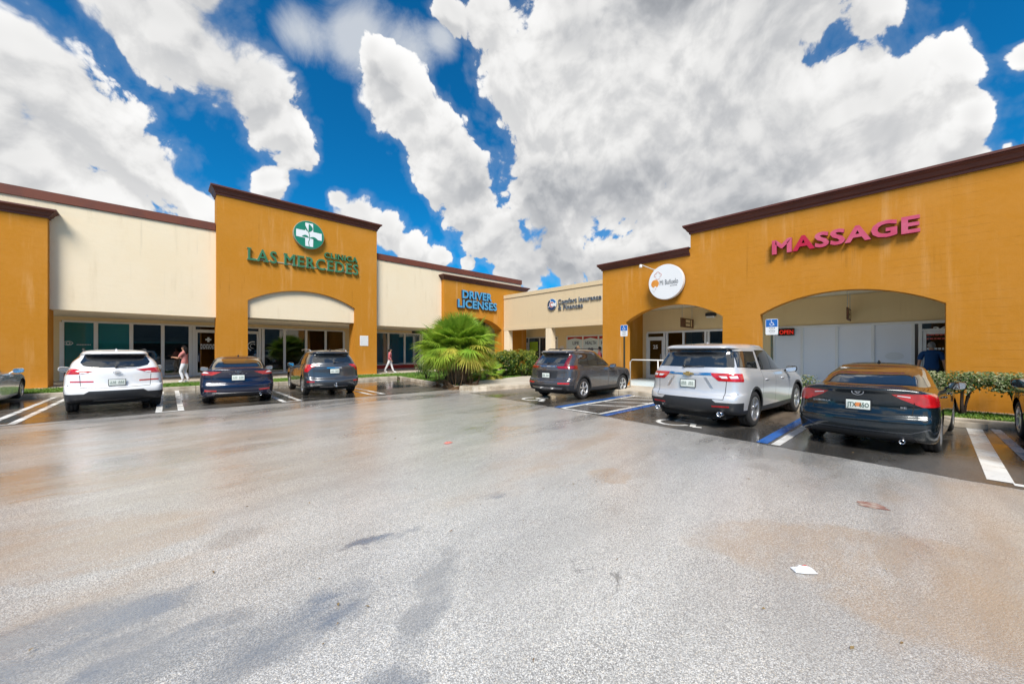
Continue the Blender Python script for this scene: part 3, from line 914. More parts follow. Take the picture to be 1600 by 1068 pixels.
# fascia walls: bays between the portals
wbox(left, 'fascia_wall', m_cream, convL, -16, -9.2, SOF, 7.72, VF, VF + .35)
wbox(left, 'fascia_wall', m_cream, convL, -9.2, -3.1, 6.9, 7.72, VF + .002, VF + .352)
wbox(left, 'fascia_wall', m_cream, convL, -3.3, 2.06, SOF, 7.71, VF + .004, VF + .354)
wbox(left, 'fascia_wall', m_cream, convL, 10.25, 15.45, SOF, 7.71, VF + .003, VF + .353)
wbox(left, 'fascia_wall', m_cream, convL, 15.452, 24.0, 5.4, 7.71, VF + .005, VF + .355)
wbox(left, 'parapet_cap', m_trimtop, convL, -16.1, 2.04, 7.725, 8.1, VF - .06, VF + .45)
wbox(left, 'parapet_cap', m_trimtop, convL, 10.32, 24.05, 7.725, 8.12, VF - .06, VF + .45)
wbox(left, 'side_wall', m_cream, convL, 23.7, 24.0, 0.0, 7.70, VF + .36, 40)
wbox(left, 'roof', m_roof, convL, -16, 23.69, 7.2, 7.4, VF + .36, 40)
wbox(left, 'soffit', m_soffit, convL, -16, 15.6, SOF + .02, SOF + .10, VF + .356, VS + .3)
wbox(left, 'soffit', m_soffit, convL, 15.6, 24.0, 4.75, 4.85, VF + .36, VS + .3)
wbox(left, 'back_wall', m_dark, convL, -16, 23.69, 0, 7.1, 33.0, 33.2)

# storefront wall: beige stucco round the glazing
def back_band(root, conv, a0, a1, z0, z1, d, t=0.2, m=None):
    return wbox(root, 'storefront_wall', m or m_beige, conv, a0, a1, z0, z1, d, d + t)
ZT = 3.17
back_band(left, convL, -16, 15.6, ZT + .003, SOF + .018, VS - .03)
back_band(left, convL, -3.95, -3.56, ZW, ZT, VS - .03)
back_band(left, convL, 10.02, 12.3, ZW, ZT, VS - .03)
back_band(left, convL, -16, -9.5, ZW, ZT, VS - .03)
back_band(left, convL, 15.6, 23.69, 3.3, 4.74, VS - .03, m=m_dark)  # wall coloured near-black for the deep shade behind the portal arch
storefront(left, convL, VS, -1, [(-3.53, -2.4, m_teal), (-2.4, -1.12, m_teal), (-1.12, 0.12, m_glass), (0.12, 1.30, m_glass), (1.46, 2.95, ('door', m_glass, -1))], ZW, ZT, 0.15)
storefront(left, convL, VS, -1, [(3.05, 4.72, ('door', m_glass, 1)), (4.90, 6.12, m_glass), (6.12, 7.44, m_glass), (7.44, 8.72, m_glass), (8.72, 10.0, m_glass)], ZW, ZT, 0.15)
storefront(left, convL, VS, -1, [(12.33, 13.5, m_blue), (13.5, 14.93, m_blue), (14.93, 16.4, m_blue)], ZW, ZT, 0.16, kick=0.42)
storefront(left, convL, VS, -1, [(-9.4, -7.6, m_teal), (-7.6, -5.8, m_teal), (-5.8, -4.0, m_teal)], ZW, ZT, 0.15)
storefront(left, convL, VS, -1, [(16.6, 18.2, m_glass), (18.2, 19.8, ('door', m_glass, 1)), (19.8, 21.4, m_glass)], ZW, 3.25, 0.12)
wbox(left, 'base_panel', m_red, convL, 12.42, 16.3, ZW + .05, ZW + .36, VS - .075, VS - .052)
wbox(left, 'base_panel', m_red, convL, -3.46, -2.5, ZW + .05, ZW + .36, VS - .075, VS - .052)
blinds(left, convL, VS + .12, -1.05, 1.25, ZW + .1, 2.3)
blinds(left, convL, VS + .12, 4.95, 9.95, ZW + .1, 3.0, 0.11)
wbox(left, 'shop_floor', m_dark, convL, -16, 23.6, 0.10, 0.14, VS + .2, 33.0)

# portals
def portal(root, a0, a1, top, opening, infill=None, corn=0.42, depth=0.95, ends=(True, True)):
    mb = MB()
    mb.prism(wall_outline(a0, a1, [(a1, top - .02), (a0, top - .02)], [opening]), convL, 23.58, 23.58 + depth)
    p = mb.build('portal_wall', m_ochre, root)
    c = cornice(convL, a0, a1, top, 23.58, -1, corn, 0.26, ends)
    c.build('cornice', m_trim, p)
    wbox(root, 'portal_cap', m_roof, convL, a0 + .02, a1 - .02, top - .05, top - .012, 23.6, 23.58 + depth + .3)
    if infill:
        o0, o1, sp, ap = opening
        pts = [(o0 - .05, infill), (o1 + .05, infill), (o1 + .05, sp)] + arch_pts(o0 - .05, o1 + .05, sp, ap + .05)[1:-1] + [(o0 - .05, sp)]
        m2 = MB(); m2.prism(pts, convL, 23.58 + .16, 23.58 + .42)
        m2.build('arch_panel', m_cream, p)
    return p
portal(left, -9.3, -3.26, 7.28, (-8.6, -4.45, 3.4, 4.3), corn=0.34)
portal(left, 2.06, 10.27, 9.88, (3.34, 8.86, 4.3, 5.06), 3.40)
portal(left, 15.45, 24.3, 7.38, (16.6, 21.28, 3.45, 4.30), corn=0.36)
wbox(left, 'pier_side', m_ochre, convL, -4.43, -3.262, 0, SOF, 23.58 + .952, 24.75)

# ---------------------------------------------------------------- low tan building across the corner
UI, US2 = 21.5, 25.4
ins = thing('corner_building', 'low tan shop building across the corner between the cream and the ochre buildings', 'building', (23.5, 17.0, 0))
wbox(ins, 'fascia_wall', m_tan, convR, 9.3, 23.56, 3.47, 6.12, UI, UI + .3)
wbox(ins, 'parapet_cap', m_tan, convR, 9.3, 23.54, 6.13, 6.42, UI - .05, UI + .38)
wbox(ins, 'fascia_lip', m_tan, convR, 9.3, 23.55, 3.40, 3.68, UI - .03, UI + .25)
wbox(ins, 'soffit', m_soffit, convR, 6.0, 23.5, 3.69, 3.76, UI + .305, US2 + .3)
wbox(ins, 'roof', m_roof, convR, 5.0, 23.5, 5.7, 5.9, UI + .31, 34)
wbox(ins, 'column', m_cream, convR, 18.22, 18.78, ZW, 3.398, UI - .02, UI + .5, 0.02)
wbox(ins, 'column', m_cream, convR, 23.0, 23.52, ZW, 3.398, UI - .02, UI + .5, 0.02)
wbox(ins, 'storefront_wall', m_beige, convR, 6.0, 28.8, 2.96, 3.685, US2 + .0, US2 + .2)
wbox(ins, 'storefront_wall', m_beige, convR, 19.85, 20.75, ZW, 2.957, US2 - .002, US2 + .2)
wbox(ins, 'storefront_wall', m_dark, convR, 27.0, 28.8, ZW, 2.957, US2 - .002, US2 + .2)
wbox(ins, 'back_wall', m_dark, convR, 6.0, 28.7, 0, 5.6, 29.0, 29.2)
storefront(ins, convR, US2, -1, [(22.9, 24.3, m_glass), (24.3, 25.7, m_glass), (25.7, 26.9, m_glass), (21.6, 22.9, m_glass)], ZW, 2.95, 0.09)
storefront(ins, convR, US2, -1, [(20.8, 21.55, ('door', m_glass, 1))], ZW, 2.95, 0.10)
storefront(ins, convR, US2, -1, [(15.0, 16.6, m_pale), (16.6, 18.1, m_pale), (18.1, 19.75, m_pale)], ZW, 2.95, 0.10)
for a, b in ((18.18, 19.68), (16.67, 18.03), (15.07, 16.53)):
    mb = MB()
    mb.prism([(a, 2.84), (b, 2.84), (b, 2.60), ((a+b)/2, 2.74), (a, 2.60)], convR, US2 - .012, US2 - .007)
    mb.build('valance_print', m_red, ins)
m_navy = mat('navy_print', (0.02, 0.045, 0.12), 0.5)
# window print: words and pictograms
def flat_text(root, txt, side, a0, a1, z0, z1, plane, m, name='window_lettering', bold=0.02):
    ls = letters(txt); xs = [v[0] for l in ls for v in l[1]]
    ymax = max(v[1] for l in ls if l[0].isupper() or l[0].isdigit() or True for v in l[1])
    sx = abs(a1-a0)/(max(xs)-min(xs)); sz = (z1-z0)/ymax
    mb = MB()
    for ch, vs, fs in ls:
        if bold: vs, fs = fat(vs, fs, bold)
        def place(x, y, d_):
            a = (x-min(xs))*sx
            return (a0 + a, plane - d_, z0 + y*sz) if side == 'L' else (plane - d_, a0 - a, z0 + y*sz)
        extrude_glyph(mb, vs, fs, place, 0.004)
    return mb.build(name, m, root)
flat_text(ins, 'LIFE', 'R', 19.15, 18.5, 2.18, 2.45, US2 - .008, m_navy)
flat_text(ins, 'HEALTH', 'R', 17.85, 16.82, 2.18, 2.45, US2 - .008, m_navy)
flat_text(ins, 'HOME', 'R', 16.35, 15.35, 2.18, 2.45, US2 - .008, m_navy)
def flat_shape(root, polys, cy, cz, s, plane, m, name):
    mb = MB()
    for q in polys:
        mb.prism([(cy - a*s, cz + b*s) for a, b in q], convR, plane - .012, plane - .008)
    return mb.build(name, m, root)
heart = [(0.5*16*math.sin(t)**3/16, (13*math.cos(t)-5*math.cos(2*t)-2*math.cos(3*t)-math.cos(4*t))/32) for t in [2*PI*i/28 for i in range(28)]]
flat_shape(ins, [heart], 17.35, 1.72, 0.55, US2, m_navy, 'heart_print')
house = [[(-.3, -.4), (-.07, -.4), (-.07, -.1), (.07, -.1), (.07, -.4), (.3, -.4), (.3, .02), (.45, .02), (0, .45), (-.45, .02), (-.3, .02)]]
flat_shape(ins, house, 15.85, 1.72, 0.6, US2, m_navy, 'house_print')
tree = [[(-.04, -.45), (.04, -.45), (.04, -.05), (-.04, -.05)], [(.22*math.cos(t), .15 + .26*math.sin(t)) for t in [2*PI*i/14 for i in range(14)]]]
flat_shape(ins, tree, 18.82, 1.72, 0.6, US2, m_navy, 'pictogram_print')

# ---------------------------------------------------------------- ochre building on the right
UR, UB = 14.4, 17.6
right = thing('shop_building', 'ochre shop building with two arches and stepped brown cornice along the right of the lot', 'building', (16.6, 3.6, 0))
SPLIT, LEFT_END, RIGHT_END = 5.40, 9.20, -2.02
mb = MB()
mb.prism(wall_outline(RIGHT_END, LEFT_END, [(LEFT_END, 5.46), (SPLIT, 5.46), (SPLIT, 6.28), (RIGHT_END, 6.28)],
                      [(-0.82, 3.18, 2.83, 3.40), (4.31, 8.05, 2.85, 3.44)]), convR, UR, UR + .34)
fw_ = mb.build('facade_wall', m_ochre, right)
cornice(convR, RIGHT_END, SPLIT, 6.31, UR, -1, 0.32, 0.22).build('cornice', m_trim, fw_)
cornice(convR, SPLIT + .0, LEFT_END, 5.49, UR, -1, 0.28, 0.19, (False, True)).build('cornice', m_trim, fw_)
wbox(right, 'side_wall', m_ochre, convR, LEFT_END - .3, LEFT_END - .002, 0, 5.45, UR + .342, 27)
wbox(right, 'roof', m_roof, convR, SPLIT, LEFT_END - .31, 5.0, 5.2, UR + .345, 30)
wbox(right, 'roof', m_roof, convR, RIGHT_END, SPLIT - .01, 5.8, 6.0, UR + .345, 30)
wbox(right, 'step_wall', m_ochre, convR, SPLIT - .2, SPLIT - .002, 5.21, 6.27, UR + .345, 30)
wbox(right, 'soffit', m_soffit, convR, -8, LEFT_END - .31, 3.62, 3.72, UR + .345, UB + .3)
ZR, ZF = 2.58, 0.27
KS = 17.6 / 19.0
wbox(right, 'storefront_wall', m_beige, convR, -6.0, LEFT_END + 1.2, ZR + .003, 3.61, UB - .02, UB + .2)
wbox(right, 'storefront_wall', m_beige, convR, 9.36*KS, 10.1*KS, ZF, ZR, UB - .02, UB + .2)
wbox(right, 'storefront_wall', m_beige, convR, 3.72*KS, 4.2*KS, ZF, ZR, UB - .02, UB + .2)
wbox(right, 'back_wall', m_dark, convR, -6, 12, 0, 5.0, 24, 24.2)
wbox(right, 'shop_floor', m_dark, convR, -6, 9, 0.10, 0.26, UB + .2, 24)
def KK(items): return [(a*KS, b*KS, m) for a, b, m in items]
storefront(right, convR, UB, -1, KK([(10.1, 10.9, m_glass)]), ZF, ZR, 0.09)
storefront(right, convR, UB, -1, KK([(8.42, 9.36, ('door', m_glass, -1)), (7.45, 8.28, m_glass), (6.42, 7.45, m_glass), (5.3, 6.28, ('bar', m_glass)), (4.3, 5.3, ('bar', m_glass))]), ZF, ZR, 0.09)
storefront(right, convR, UB, -1, KK([(2.74, 3.70, m_frost), (1.67, 2.74, m_frost), (0.67, 1.67, m_frost), (-0.33, 0.67, m_frost), (-1.52, -0.50, ('door', m_glass, 1)), (-2.6, -1.6, m_frost)]), ZF, ZR, 0.08)
flat_text(right, '25', 'R', 9.02*KS, 8.78*KS, 1.74, 1.92, UB - .03, m_white, bold=0.03)
flat_text(right, '26', 'R', -0.80*KS, -1.08*KS, 2.22, 2.37, UB - .03, m_white, bold=0.03)

# ---------------------------------------------------------------- neighbour beyond the ochre building
nb = thing('shop_building', 'plain cream shop wall beyond the right end of the ochre building', 'building', (16, -8, 0))
wbox(nb, 'facade_wall', m_cream, convR, -14, RIGHT_END - .002, 0, 5.2, UR + .10, UR + .4)
wbox(nb, 'parapet_cap', m_trimtop, convR, -14, RIGHT_END - .25, 5.2, 5.5, UR + .04, UR + .5)
wbox(nb, 'roof', m_roof, convR, -14, RIGHT_END - .01, 4.6, 4.8, UR + .41, 30)

# ================================================================== CARS
def paintmat(name, col, metal=0.35, rough=0.28, flake=0.0):
    m = mat(name, col, rough, metal, 0.5, 1.0)
    return m
m_tyre = mat('tyre_rubber', (0.022, 0.022, 0.023), 0.75, bump=(40, 0.3, 0.004))
m_rim = mat('alloy_rim', (0.62, 0.63, 0.65), 0.28, 0.85)
m_rimdark = mat('rim_dark', (0.03, 0.03, 0.032), 0.6)  # near-black of the disc behind the wheel spokes
m_black = mat('black_plastic', (0.022, 0.024, 0.028), 0.45, bump=(90, 0.15, 0.002))
m_gloss = mat('gloss_black', (0.012, 0.012, 0.014), 0.12, coat=0.6)
m_carglass = mat('car_glass', (0.016, 0.019, 0.022), 0.02, spec=0.9, coat=1.0)
m_chrome = mat('chrome', (0.80, 0.80, 0.82), 0.12, 1.0)
m_lens = mat('red_lens', (0.40, 0.006, 0.010), 0.12, spec=0.7, coat=1.0, var=(7, .8, (0.60, 0.012, 0.016), 1))
m_lensdark = mat('dark_red_lens', (0.16, 0.006, 0.010), 0.1, spec=0.7, coat=1.0)
m_clear = mat('clear_lens', (0.75, 0.75, 0.78), 0.15, coat=1.0)
m_plate = mat('plate_white', (0.72, 0.76, 0.72), 0.4, var=(9, 0.5, (0.55, 0.66, 0.58)))
m_plateink = mat('plate_ink', (0.03, 0.09, 0.07), 0.5)
m_plateorange = mat('plate_orange', (0.75, 0.25, 0.08), 0.5)
m_under = mat('underbody', (0.012, 0.012, 0.012), 0.9)

def catmull(P, sub):
    """P: (n, ...) control array -> smooth samples through every control row"""
    P = np.asarray(P, float)
    n = len(P)
    ext = np.concatenate([[2*P[0]-P[1]], P, [2*P[-1]-P[-2]]])
    out = []
    for i in range(n-1):
        p0, p1, p2, p3 = ext[i], ext[i+1], ext[i+2], ext[i+3]
        m = sub[i] if isinstance(sub, (list, tuple)) else sub
        # chord limited tangents keep tight neighbours from overshooting
        for j in range(m):
            t = j / m
            d01 = np.linalg.norm(p1-p0, axis=-1, keepdims=True)**.5 + 1e-6
            d12 = np.linalg.norm(p2-p1, axis=-1, keepdims=True)**.5 + 1e-6
            d23 = np.linalg.norm(p3-p2, axis=-1, keepdims=True)**.5 + 1e-6
            m1 = ((p1-p0)/d01 - (p2-p0)/(d01+d12) + (p2-p1)/d12) * d12
            m2 = ((p2-p1)/d12 - (p3-p1)/(d12+d23) + (p3-p2)/d23) * d12
            t2, t3 = t*t, t*t*t
            out.append((2*t3-3*t2+1)*p1 + (t3-2*t2+t)*m1 + (-2*t3+3*t2)*p2 + (t3-t2)*m2)
    out.append(P[-1])
    return np.array(out)

def ring(xr, xf, z, w, rc=(0.22, 0.30), bow=(0.06, 0.16), zs=None):
    """half ring: centre of the rear -> rear corner -> side -> front corner -> centre of the front"""
    zr, zm, zf = z
    wr, wm, wf = w
    zsr = zs[0] if zs else zr*0.35 + zm*0.65
    zsf = zs[1] if zs else zf*0.35 + zm*0.65
    rr, rf = min(rc[0], wr*.8), min(rc[1], wf*.8)
    br, bf = bow
    yc, yf = wr - rr, wf - rf
    xs0, xs1 = xr + br + rr, xf - bf - rf
    p = [(xr, 0, zr), (xr + .25*br, .5*yc, zr), (xr + br, yc, zr), (xr + br + .29*rr, yc + .71*rr, zr*.6 + zsr*.4), (xs0, wr, zr*.2 + zsr*.8)]
    for f in (.17, .5, .83):
        ww = wr + (wm-wr)*min(1, f/.5) if f <= .5 else wm + (wf-wm)*(f-.5)/.5
        if f == .17: ww = wr*.45 + wm*.55
        if f == .83: ww = wf*.45 + wm*.55
        zz = {.17: zsr, .5: zm, .83: zsf}[f]
        p.append((xs0 + (xs1-xs0)*f, ww, zz))
    p += [(xs1, wf, zf*.2 + zsf*.8), (xf - bf - .29*rf, yf + .71*rf, zf*.6 + zsf*.4), (xf - bf, yf, zf), (xf - .25*bf, .5*yf, zf), (xf, 0, zf)]
    return p

def body_mesh(rings, sub_ring=4, sculpt=None):
    sub_pt = [5, 6, 4, 4, 5, 9, 9, 5, 4, 4, 5, 4]
    half = np.array([catmull(r_, sub_pt) for r_ in rings])            # rings x pts x 3
    grid = catmull(half, sub_ring)
    nr, npnt = grid.shape[:2]
    grid[:, 0, 1] = 0; grid[:, -1, 1] = 0
    grid[..., 1] = np.maximum(grid[..., 1], 0)
    if sculpt is not None:
        grid = sculpt(grid)
    mirror = grid[:, 1:-1][:, ::-1].copy(); mirror[..., 1] *= -1
    full = np.concatenate([grid, mirror], axis=1)
    N = full.shape[1]
    bm = bmesh.new()
    vs = [[bm.verts.new(full[i, j]) for j in range(N)] for i in range(nr)]
    for i in range(nr-1):
        for j in range(N):
            q = [vs[i][j], vs[i+1][j], vs[i+1][(j+1) % N], vs[i][(j+1) % N]]
            try: bm.faces.new(q)
            except ValueError: pass
    bmesh.ops.remove_doubles(bm, verts=bm.verts[:], dist=2e-4)
    bmesh.ops.recalc_face_normals(bm, faces=bm.faces[:])
    bm.normal_update()
    bm.faces.layers.int.new('part')
    return bm

def cut(bm, axis, poly, cond, pid):
    """cut a convex outline out of the skin and give its faces the part id.
    axis 'x': outline in (y, z); axis 'y': in (x, z); axis 'z': in (x, y)"""
    lay = bm.faces.layers.int['part']
    ia, ib = {'x': (1, 2), 'y': (0, 2), 'z': (0, 1)}[axis]
    area = sum(poly[i][0]*poly[(i+1) % len(poly)][1] - poly[(i+1) % len(poly)][0]*poly[i][1] for i in range(len(poly)))
    if area < 0: poly = poly[::-1]
    a0, a1 = min(p[0] for p in poly), max(p[0] for p in poly)
    b0, b1 = min(p[1] for p in poly), max(p[1] for p in poly)
    faces = []
    for f in bm.faces:
        A = [v.co[ia] for v in f.verts]; B = [v.co[ib] for v in f.verts]
        if max(A) < a0 or min(A) > a1 or max(B) < b0 or min(B) > b1: continue
        if cond(f.calc_center_median(), f.normal): faces.append(f)
    for i in range(len(poly)):
        if not faces: return
        (p0, q0), (p1, q1) = poly[i], poly[(i+1) % len(poly)]
        if math.hypot(p1-p0, q1-q0) < 1e-6: continue
        co = [0, 0, 0]; no = [0, 0, 0]
        co[ia], co[ib] = p0, q0
        no[ia], no[ib] = (q1-q0), -(p1-p0)
        nv = Vector(no).normalized(); cv = Vector(co)
        geom = set(faces)
        for f in faces:
            geom.update(f.edges); geom.update(f.verts)
        res = bmesh.ops.bisect_plane(bm, geom=list(geom), dist=1e-5, plane_co=cv, plane_no=nv)
        fs = {g for g in res['geom'] if isinstance(g, bmesh.types.BMFace)}
        fs.update(f for f in faces if f.is_valid)
        faces = [f for f in fs if (f.calc_center_median() - cv).dot(nv) < 0]
    for f in faces:
        f[lay] = pid

REAR = lambda c, n: n.x < -0.12 and c.x < 1.0
def side(sg, nmin=0.3):
    return lambda c, n: n.y*sg > nmin and c.y*sg > 0
FRONT = lambda c, n: n.x > 0.15 and c.x > 1.0

def part_mesh(bm, pid, name, off=0.0, smooth=True):
    lay = bm.faces.layers.int['part']
    idx = {}; vs = []; fs = []; nrm = []
    for f in bm.faces:
        if f[lay] != pid: continue
        q = []
        for v in f.verts:
            if v.index not in idx:
                idx[v.index] = len(vs); vs.append(v.co.copy()); nrm.append(v.normal.copy())
            q.append(idx[v.index])
        fs.append(q)
    if not fs: return None
    if off:
        vs = [v + n*off for v, n in zip(vs, nrm)]
        # a lip back to the skin closes the raised edge
        cnt = {}
        for q in fs:
            for i in range(len(q)):
                cnt[(q[i], q[(i+1) % len(q)])] = 1
        base = len(vs); ext = {}
        for (a, b) in list(cnt):
            if (b, a) in cnt: continue
            for v in (a, b):
                if v not in ext:
                    ext[v] = len(vs); vs.append(vs[v] - nrm[v]*(off + 0.012))
            fs.append([b, a, ext[a], ext[b]])
    me = bpy.data.meshes.new(name)
    me.from_pydata([tuple(v) for v in vs], [], fs)
    for p in me.polygons: p.use_smooth = smooth
    if off:
        try: me.set_sharp_from_angle(angle=R(50))
        except Exception: pass
    return me

WHEEL_CACHE = {}
def wheel_meshes(rad, wid, spokes, style):
    key = (rad, wid, spokes, style)
    if key in WHEEL_CACHE: return WHEEL_CACHE[key]
    rr = rad * 0.66
    w = wid / 2
    mb = MB()
    mb.lathe([(rr, -w*.9), (rr+.015, -w), (rad*.86, -w*1.02), (rad*.95, -w*.92), (rad, -w*.72), (rad*1.003, -w*.35), (rad*.992, -w*.33), (rad*.992, -w*.27), (rad*1.003, -w*.25),
              (rad*1.003, w*.25), (rad*.992, w*.27), (rad*.992, w*.33), (rad*1.003, w*.35), (rad, w*.72), (rad*.95, w*.92), (rad*.86, w*1.02), (rr+.015, w), (rr, w*.9)], 36, 'Y')
    tyre = mb.mesh('tyre', True)
    mb = MB()
    mb.lathe([(rr+.012, w*.96), (rr-.012, w*.98), (rr-.03, w*.80), (rr-.035, -w*.9)], 36, 'Y')           # rim lip and barrel, outer side +y
    for i in range(spokes):
        a = 2*PI*i/spokes
        offs = (-0.13, 0.13) if style == 'twin' else (0.0,)
        for o_ in offs:
            a2 = a + o_ * (0.9 if style == 'twin' else 1)
            c0, s0 = math.cos(a), math.sin(a); c1, s1 = math.cos(a2), math.sin(a2)
            hw0, hw1 = (0.022, 0.024) if style == 'twin' else (0.035, 0.030)
            def pt(r_, off, y, c, s_): return (r_*s_ + off*c, y, r_*c - off*s_)
            r0, r1 = 0.045, rr - .014
            vs = []
            for (r_, hw, y, c, s_) in ((r0, hw0, w*.80, c0, s0), (r0 + (r1-r0)*.55, (hw0+hw1)/2, w*.86, (c0+c1)/2, (s0+s1)/2), (r1, hw1, w*.90, c1, s1)):
                for off, dy in ((-hw, -.012), (-hw*.55, 0), (hw*.55, 0), (hw, -.012)):
                    vs.append(pt(r_, off, y + dy, c, s_))
                vs.append(pt(r_, hw, y - .05, c, s_)); vs.append(pt(r_, -hw, y - .05, c, s_))
            fs = []
            for j in range(2):
                for q in range(6):
                    fs.append((j*6+q, j*6+(q+1) % 6, (j+1)*6+(q+1) % 6, (j+1)*6+q))
            mb.add(vs, fs)
    mb.lathe([(0.0, w*.86), (0.035, w*.86), (0.062, w*.80), (0.066, w*.6)], 20, 'Y')
    rim = mb.mesh('rim', False)
    mb = MB(); mb.lathe([(0.0, w*.30), (rr*.55, w*.30), (rr*.56, w*.36), (rr*.62, w*.36), (rr*.63, w*.05), (rr-.03, w*.05)], 24, 'Y')
    disc = mb.mesh('brake_disc', False)
    WHEEL_CACHE[key] = (tyre, rim, disc)
    return WHEEL_CACHE[key]

def add_wheel(car, x, y, sg, rad, wid, spokes, style, steer=0):
    tyre, rim, disc = wheel_meshes(rad, wid, spokes, style)
    w = bpy.data.objects.new('wheel', rim); COL.objects.link(w); w.parent = car
    if not rim.materials: rim.materials.append(m_rim)
    w.location = (x, y, rad)
    w.rotation_euler = (0, 0, (0 if sg > 0 else PI) + steer)
    for me, mm, nm in ((tyre, m_tyre, 'tyre'), (disc, m_rimdark, 'brake_disc')):
        link_mesh(nm, me, mm, w)

def rbox(x0, x1, y0, y1, z0, z1, bev, name):
    mb = MB(); mb.box(x0, x1, y0, y1, z0, z1)
    return mb.mesh(name, True, bevel=bev)

def car_text(car, txt, x, y_left, z0, w, h, m, name='badge_lettering', parent=None, bold=0.015, depth=0.006):
    """text on the rear face, read from behind: runs towards -y"""
    ls = letters(txt); xs = [v[0] for l in ls for v in l[1]]
    sx = w/(max(xs)-min(xs)); sz = h/0.73
    mb = MB()
    for ch, vs, fs in ls:
        if bold: vs, fs = fat(vs, fs, bold)
        extrude_glyph(mb, vs, fs, lambda a, b, d: (x - d, y_left - (a-min(xs))*sx, z0 + b*sz), depth)
    return mb.build(name, m, parent or car, local=True)

def ellipse_ring(mb, x, y, z, ra, rb, t, n=24, depth=.012):
    o = [(y + ra*math.cos(2*PI*i/n), z + rb*math.sin(2*PI*i/n)) for i in range(n)]
    q = [(y + (ra-t)*math.cos(2*PI*i/n), z + (rb-t)*math.sin(2*PI*i/n)) for i in range(n)]
    vs = [(x-depth, a, b) for a, b in o] + [(x-depth, a, b) for a, b in q] + [(x, a, b) for a, b in o]
    fs = [(i, (i+1) % n, n+(i+1) % n, n+i) for i in range(n)] + [(i, (i+1) % n, 2*n+(i+1) % n, 2*n+i) for i in range(n)]
    mb.add(vs, fs)

def suv_rings(ro, wb, fo, w, H, belt=1.10, zb=0.73, slant=0.22, hood=1.02, cowl=None, spoil=0.10, tum=0.76, bot=0.27, rear_round=0.30):
    xe, xn = -ro, wb + fo
    cw = cowl if cowl is not None else wb - 0.22
    rc = (rear_round, 0.32)
    Rg = []
    Rg.append(ring(xe+.5, xn-.5, (bot, bot, bot), (.02, .02, .02), (.01, .01), (.01, .01)))
    Rg.append(ring(xe+.20, xn-.25, (bot, bot-.02, bot), (w*.84, w*.86, w*.80), rc, (.11, .16)))
    Rg.append(ring(xe+.07, xn-.10, (bot+.06, bot-.03, bot), (w*.955, w*.955, w*.92), rc, (.11, .16)))
    Rg.append(ring(xe+.005, xn-.015, (bot+.20, .42, .45), (w*.988, w*.972, w*.975), rc, (.11, .16)))
    Rg.append(ring(xe, xn, (zb-.10, .60, .62), (w*1.0, w*.982, w*.99), rc, (.11, .16)))
    Rg.append(ring(xe+.035, xn-.01, (zb-.015, .72, .70), (w*1.0, w*.988, w*.99), rc, (.11, .16)))
    Rg.append(ring(xe+.085, xn-.02, (zb+.02, .78, .76), (w*.998, w*.990, w*.985), rc, (.11, .16)))
    Rg.append(ring(xe+.115, xn-.05, (zb+.19, .90, .86), (w*.992, w*.993, w*.97), rc, (.11, .16)))
    Rg.append(ring(xe+.13, xn-.14, (belt-.03, belt-.12, .93), (w*.978, w*.985, w*.94), rc, (.11, .16)))
    Rg.append(ring(xe+.16, xn-.42, (belt+.05, belt-.02, hood-.05), (w*.945, w*.952, w*.86), rc, (.10, .12)))
    Rg.append(ring(xe+.185, cw+.10, (belt+.085, belt+.02, hood+.06), (w*.925, w*.932, w*.80), rc, (.10, .22), (belt+.06, belt)))
    Rg.append(ring(xe+.20, cw, (belt+.12, belt+.05, hood+.09), (w*.908, w*.916, w*.77), rc, (.10, .22), (belt+.09, belt+.03)))
    Rg.append(ring(xe+.20+slant*.55, cw-.42, ((belt+.12+H-.17)/2+.02, (belt+.05+H-.18)/2, (H+hood)/2), (w*.85, w*.865, w*.72), rc, (.09, .18)))
    Rg.append(ring(xe+.20+slant, cw-.82, (H-.17, H-.17, H-.13), (w*tum, w*(tum+.04), w*.66), rc, (.05, .12)))
    Rg.append(ring(xe+.20+slant-spoil, cw-.90, (H-.115, H-.11, H-.10), (w*(tum-.02), w*(tum+.01), w*.64), rc, (.05, .10)))
    Rg.append(ring(xe+.24+slant-spoil, cw-.97, (H-.075, H-.055, H-.065), (w*(tum-.06), w*(tum-.035), w*.60), rc, (.05, .10)))
    Rg.append(ring(xe+.40+slant, cw-1.10, (H-.035, H-.012, H-.03), (w*.50, w*.52, w*.42), (.2, .2), (.04, .06)))
    Rg.append(ring(xe+.70+slant, cw-1.30, (H-.012, H, H-.012), (.02, .02, .02), (.01, .01), (.01, .01)))
    return Rg

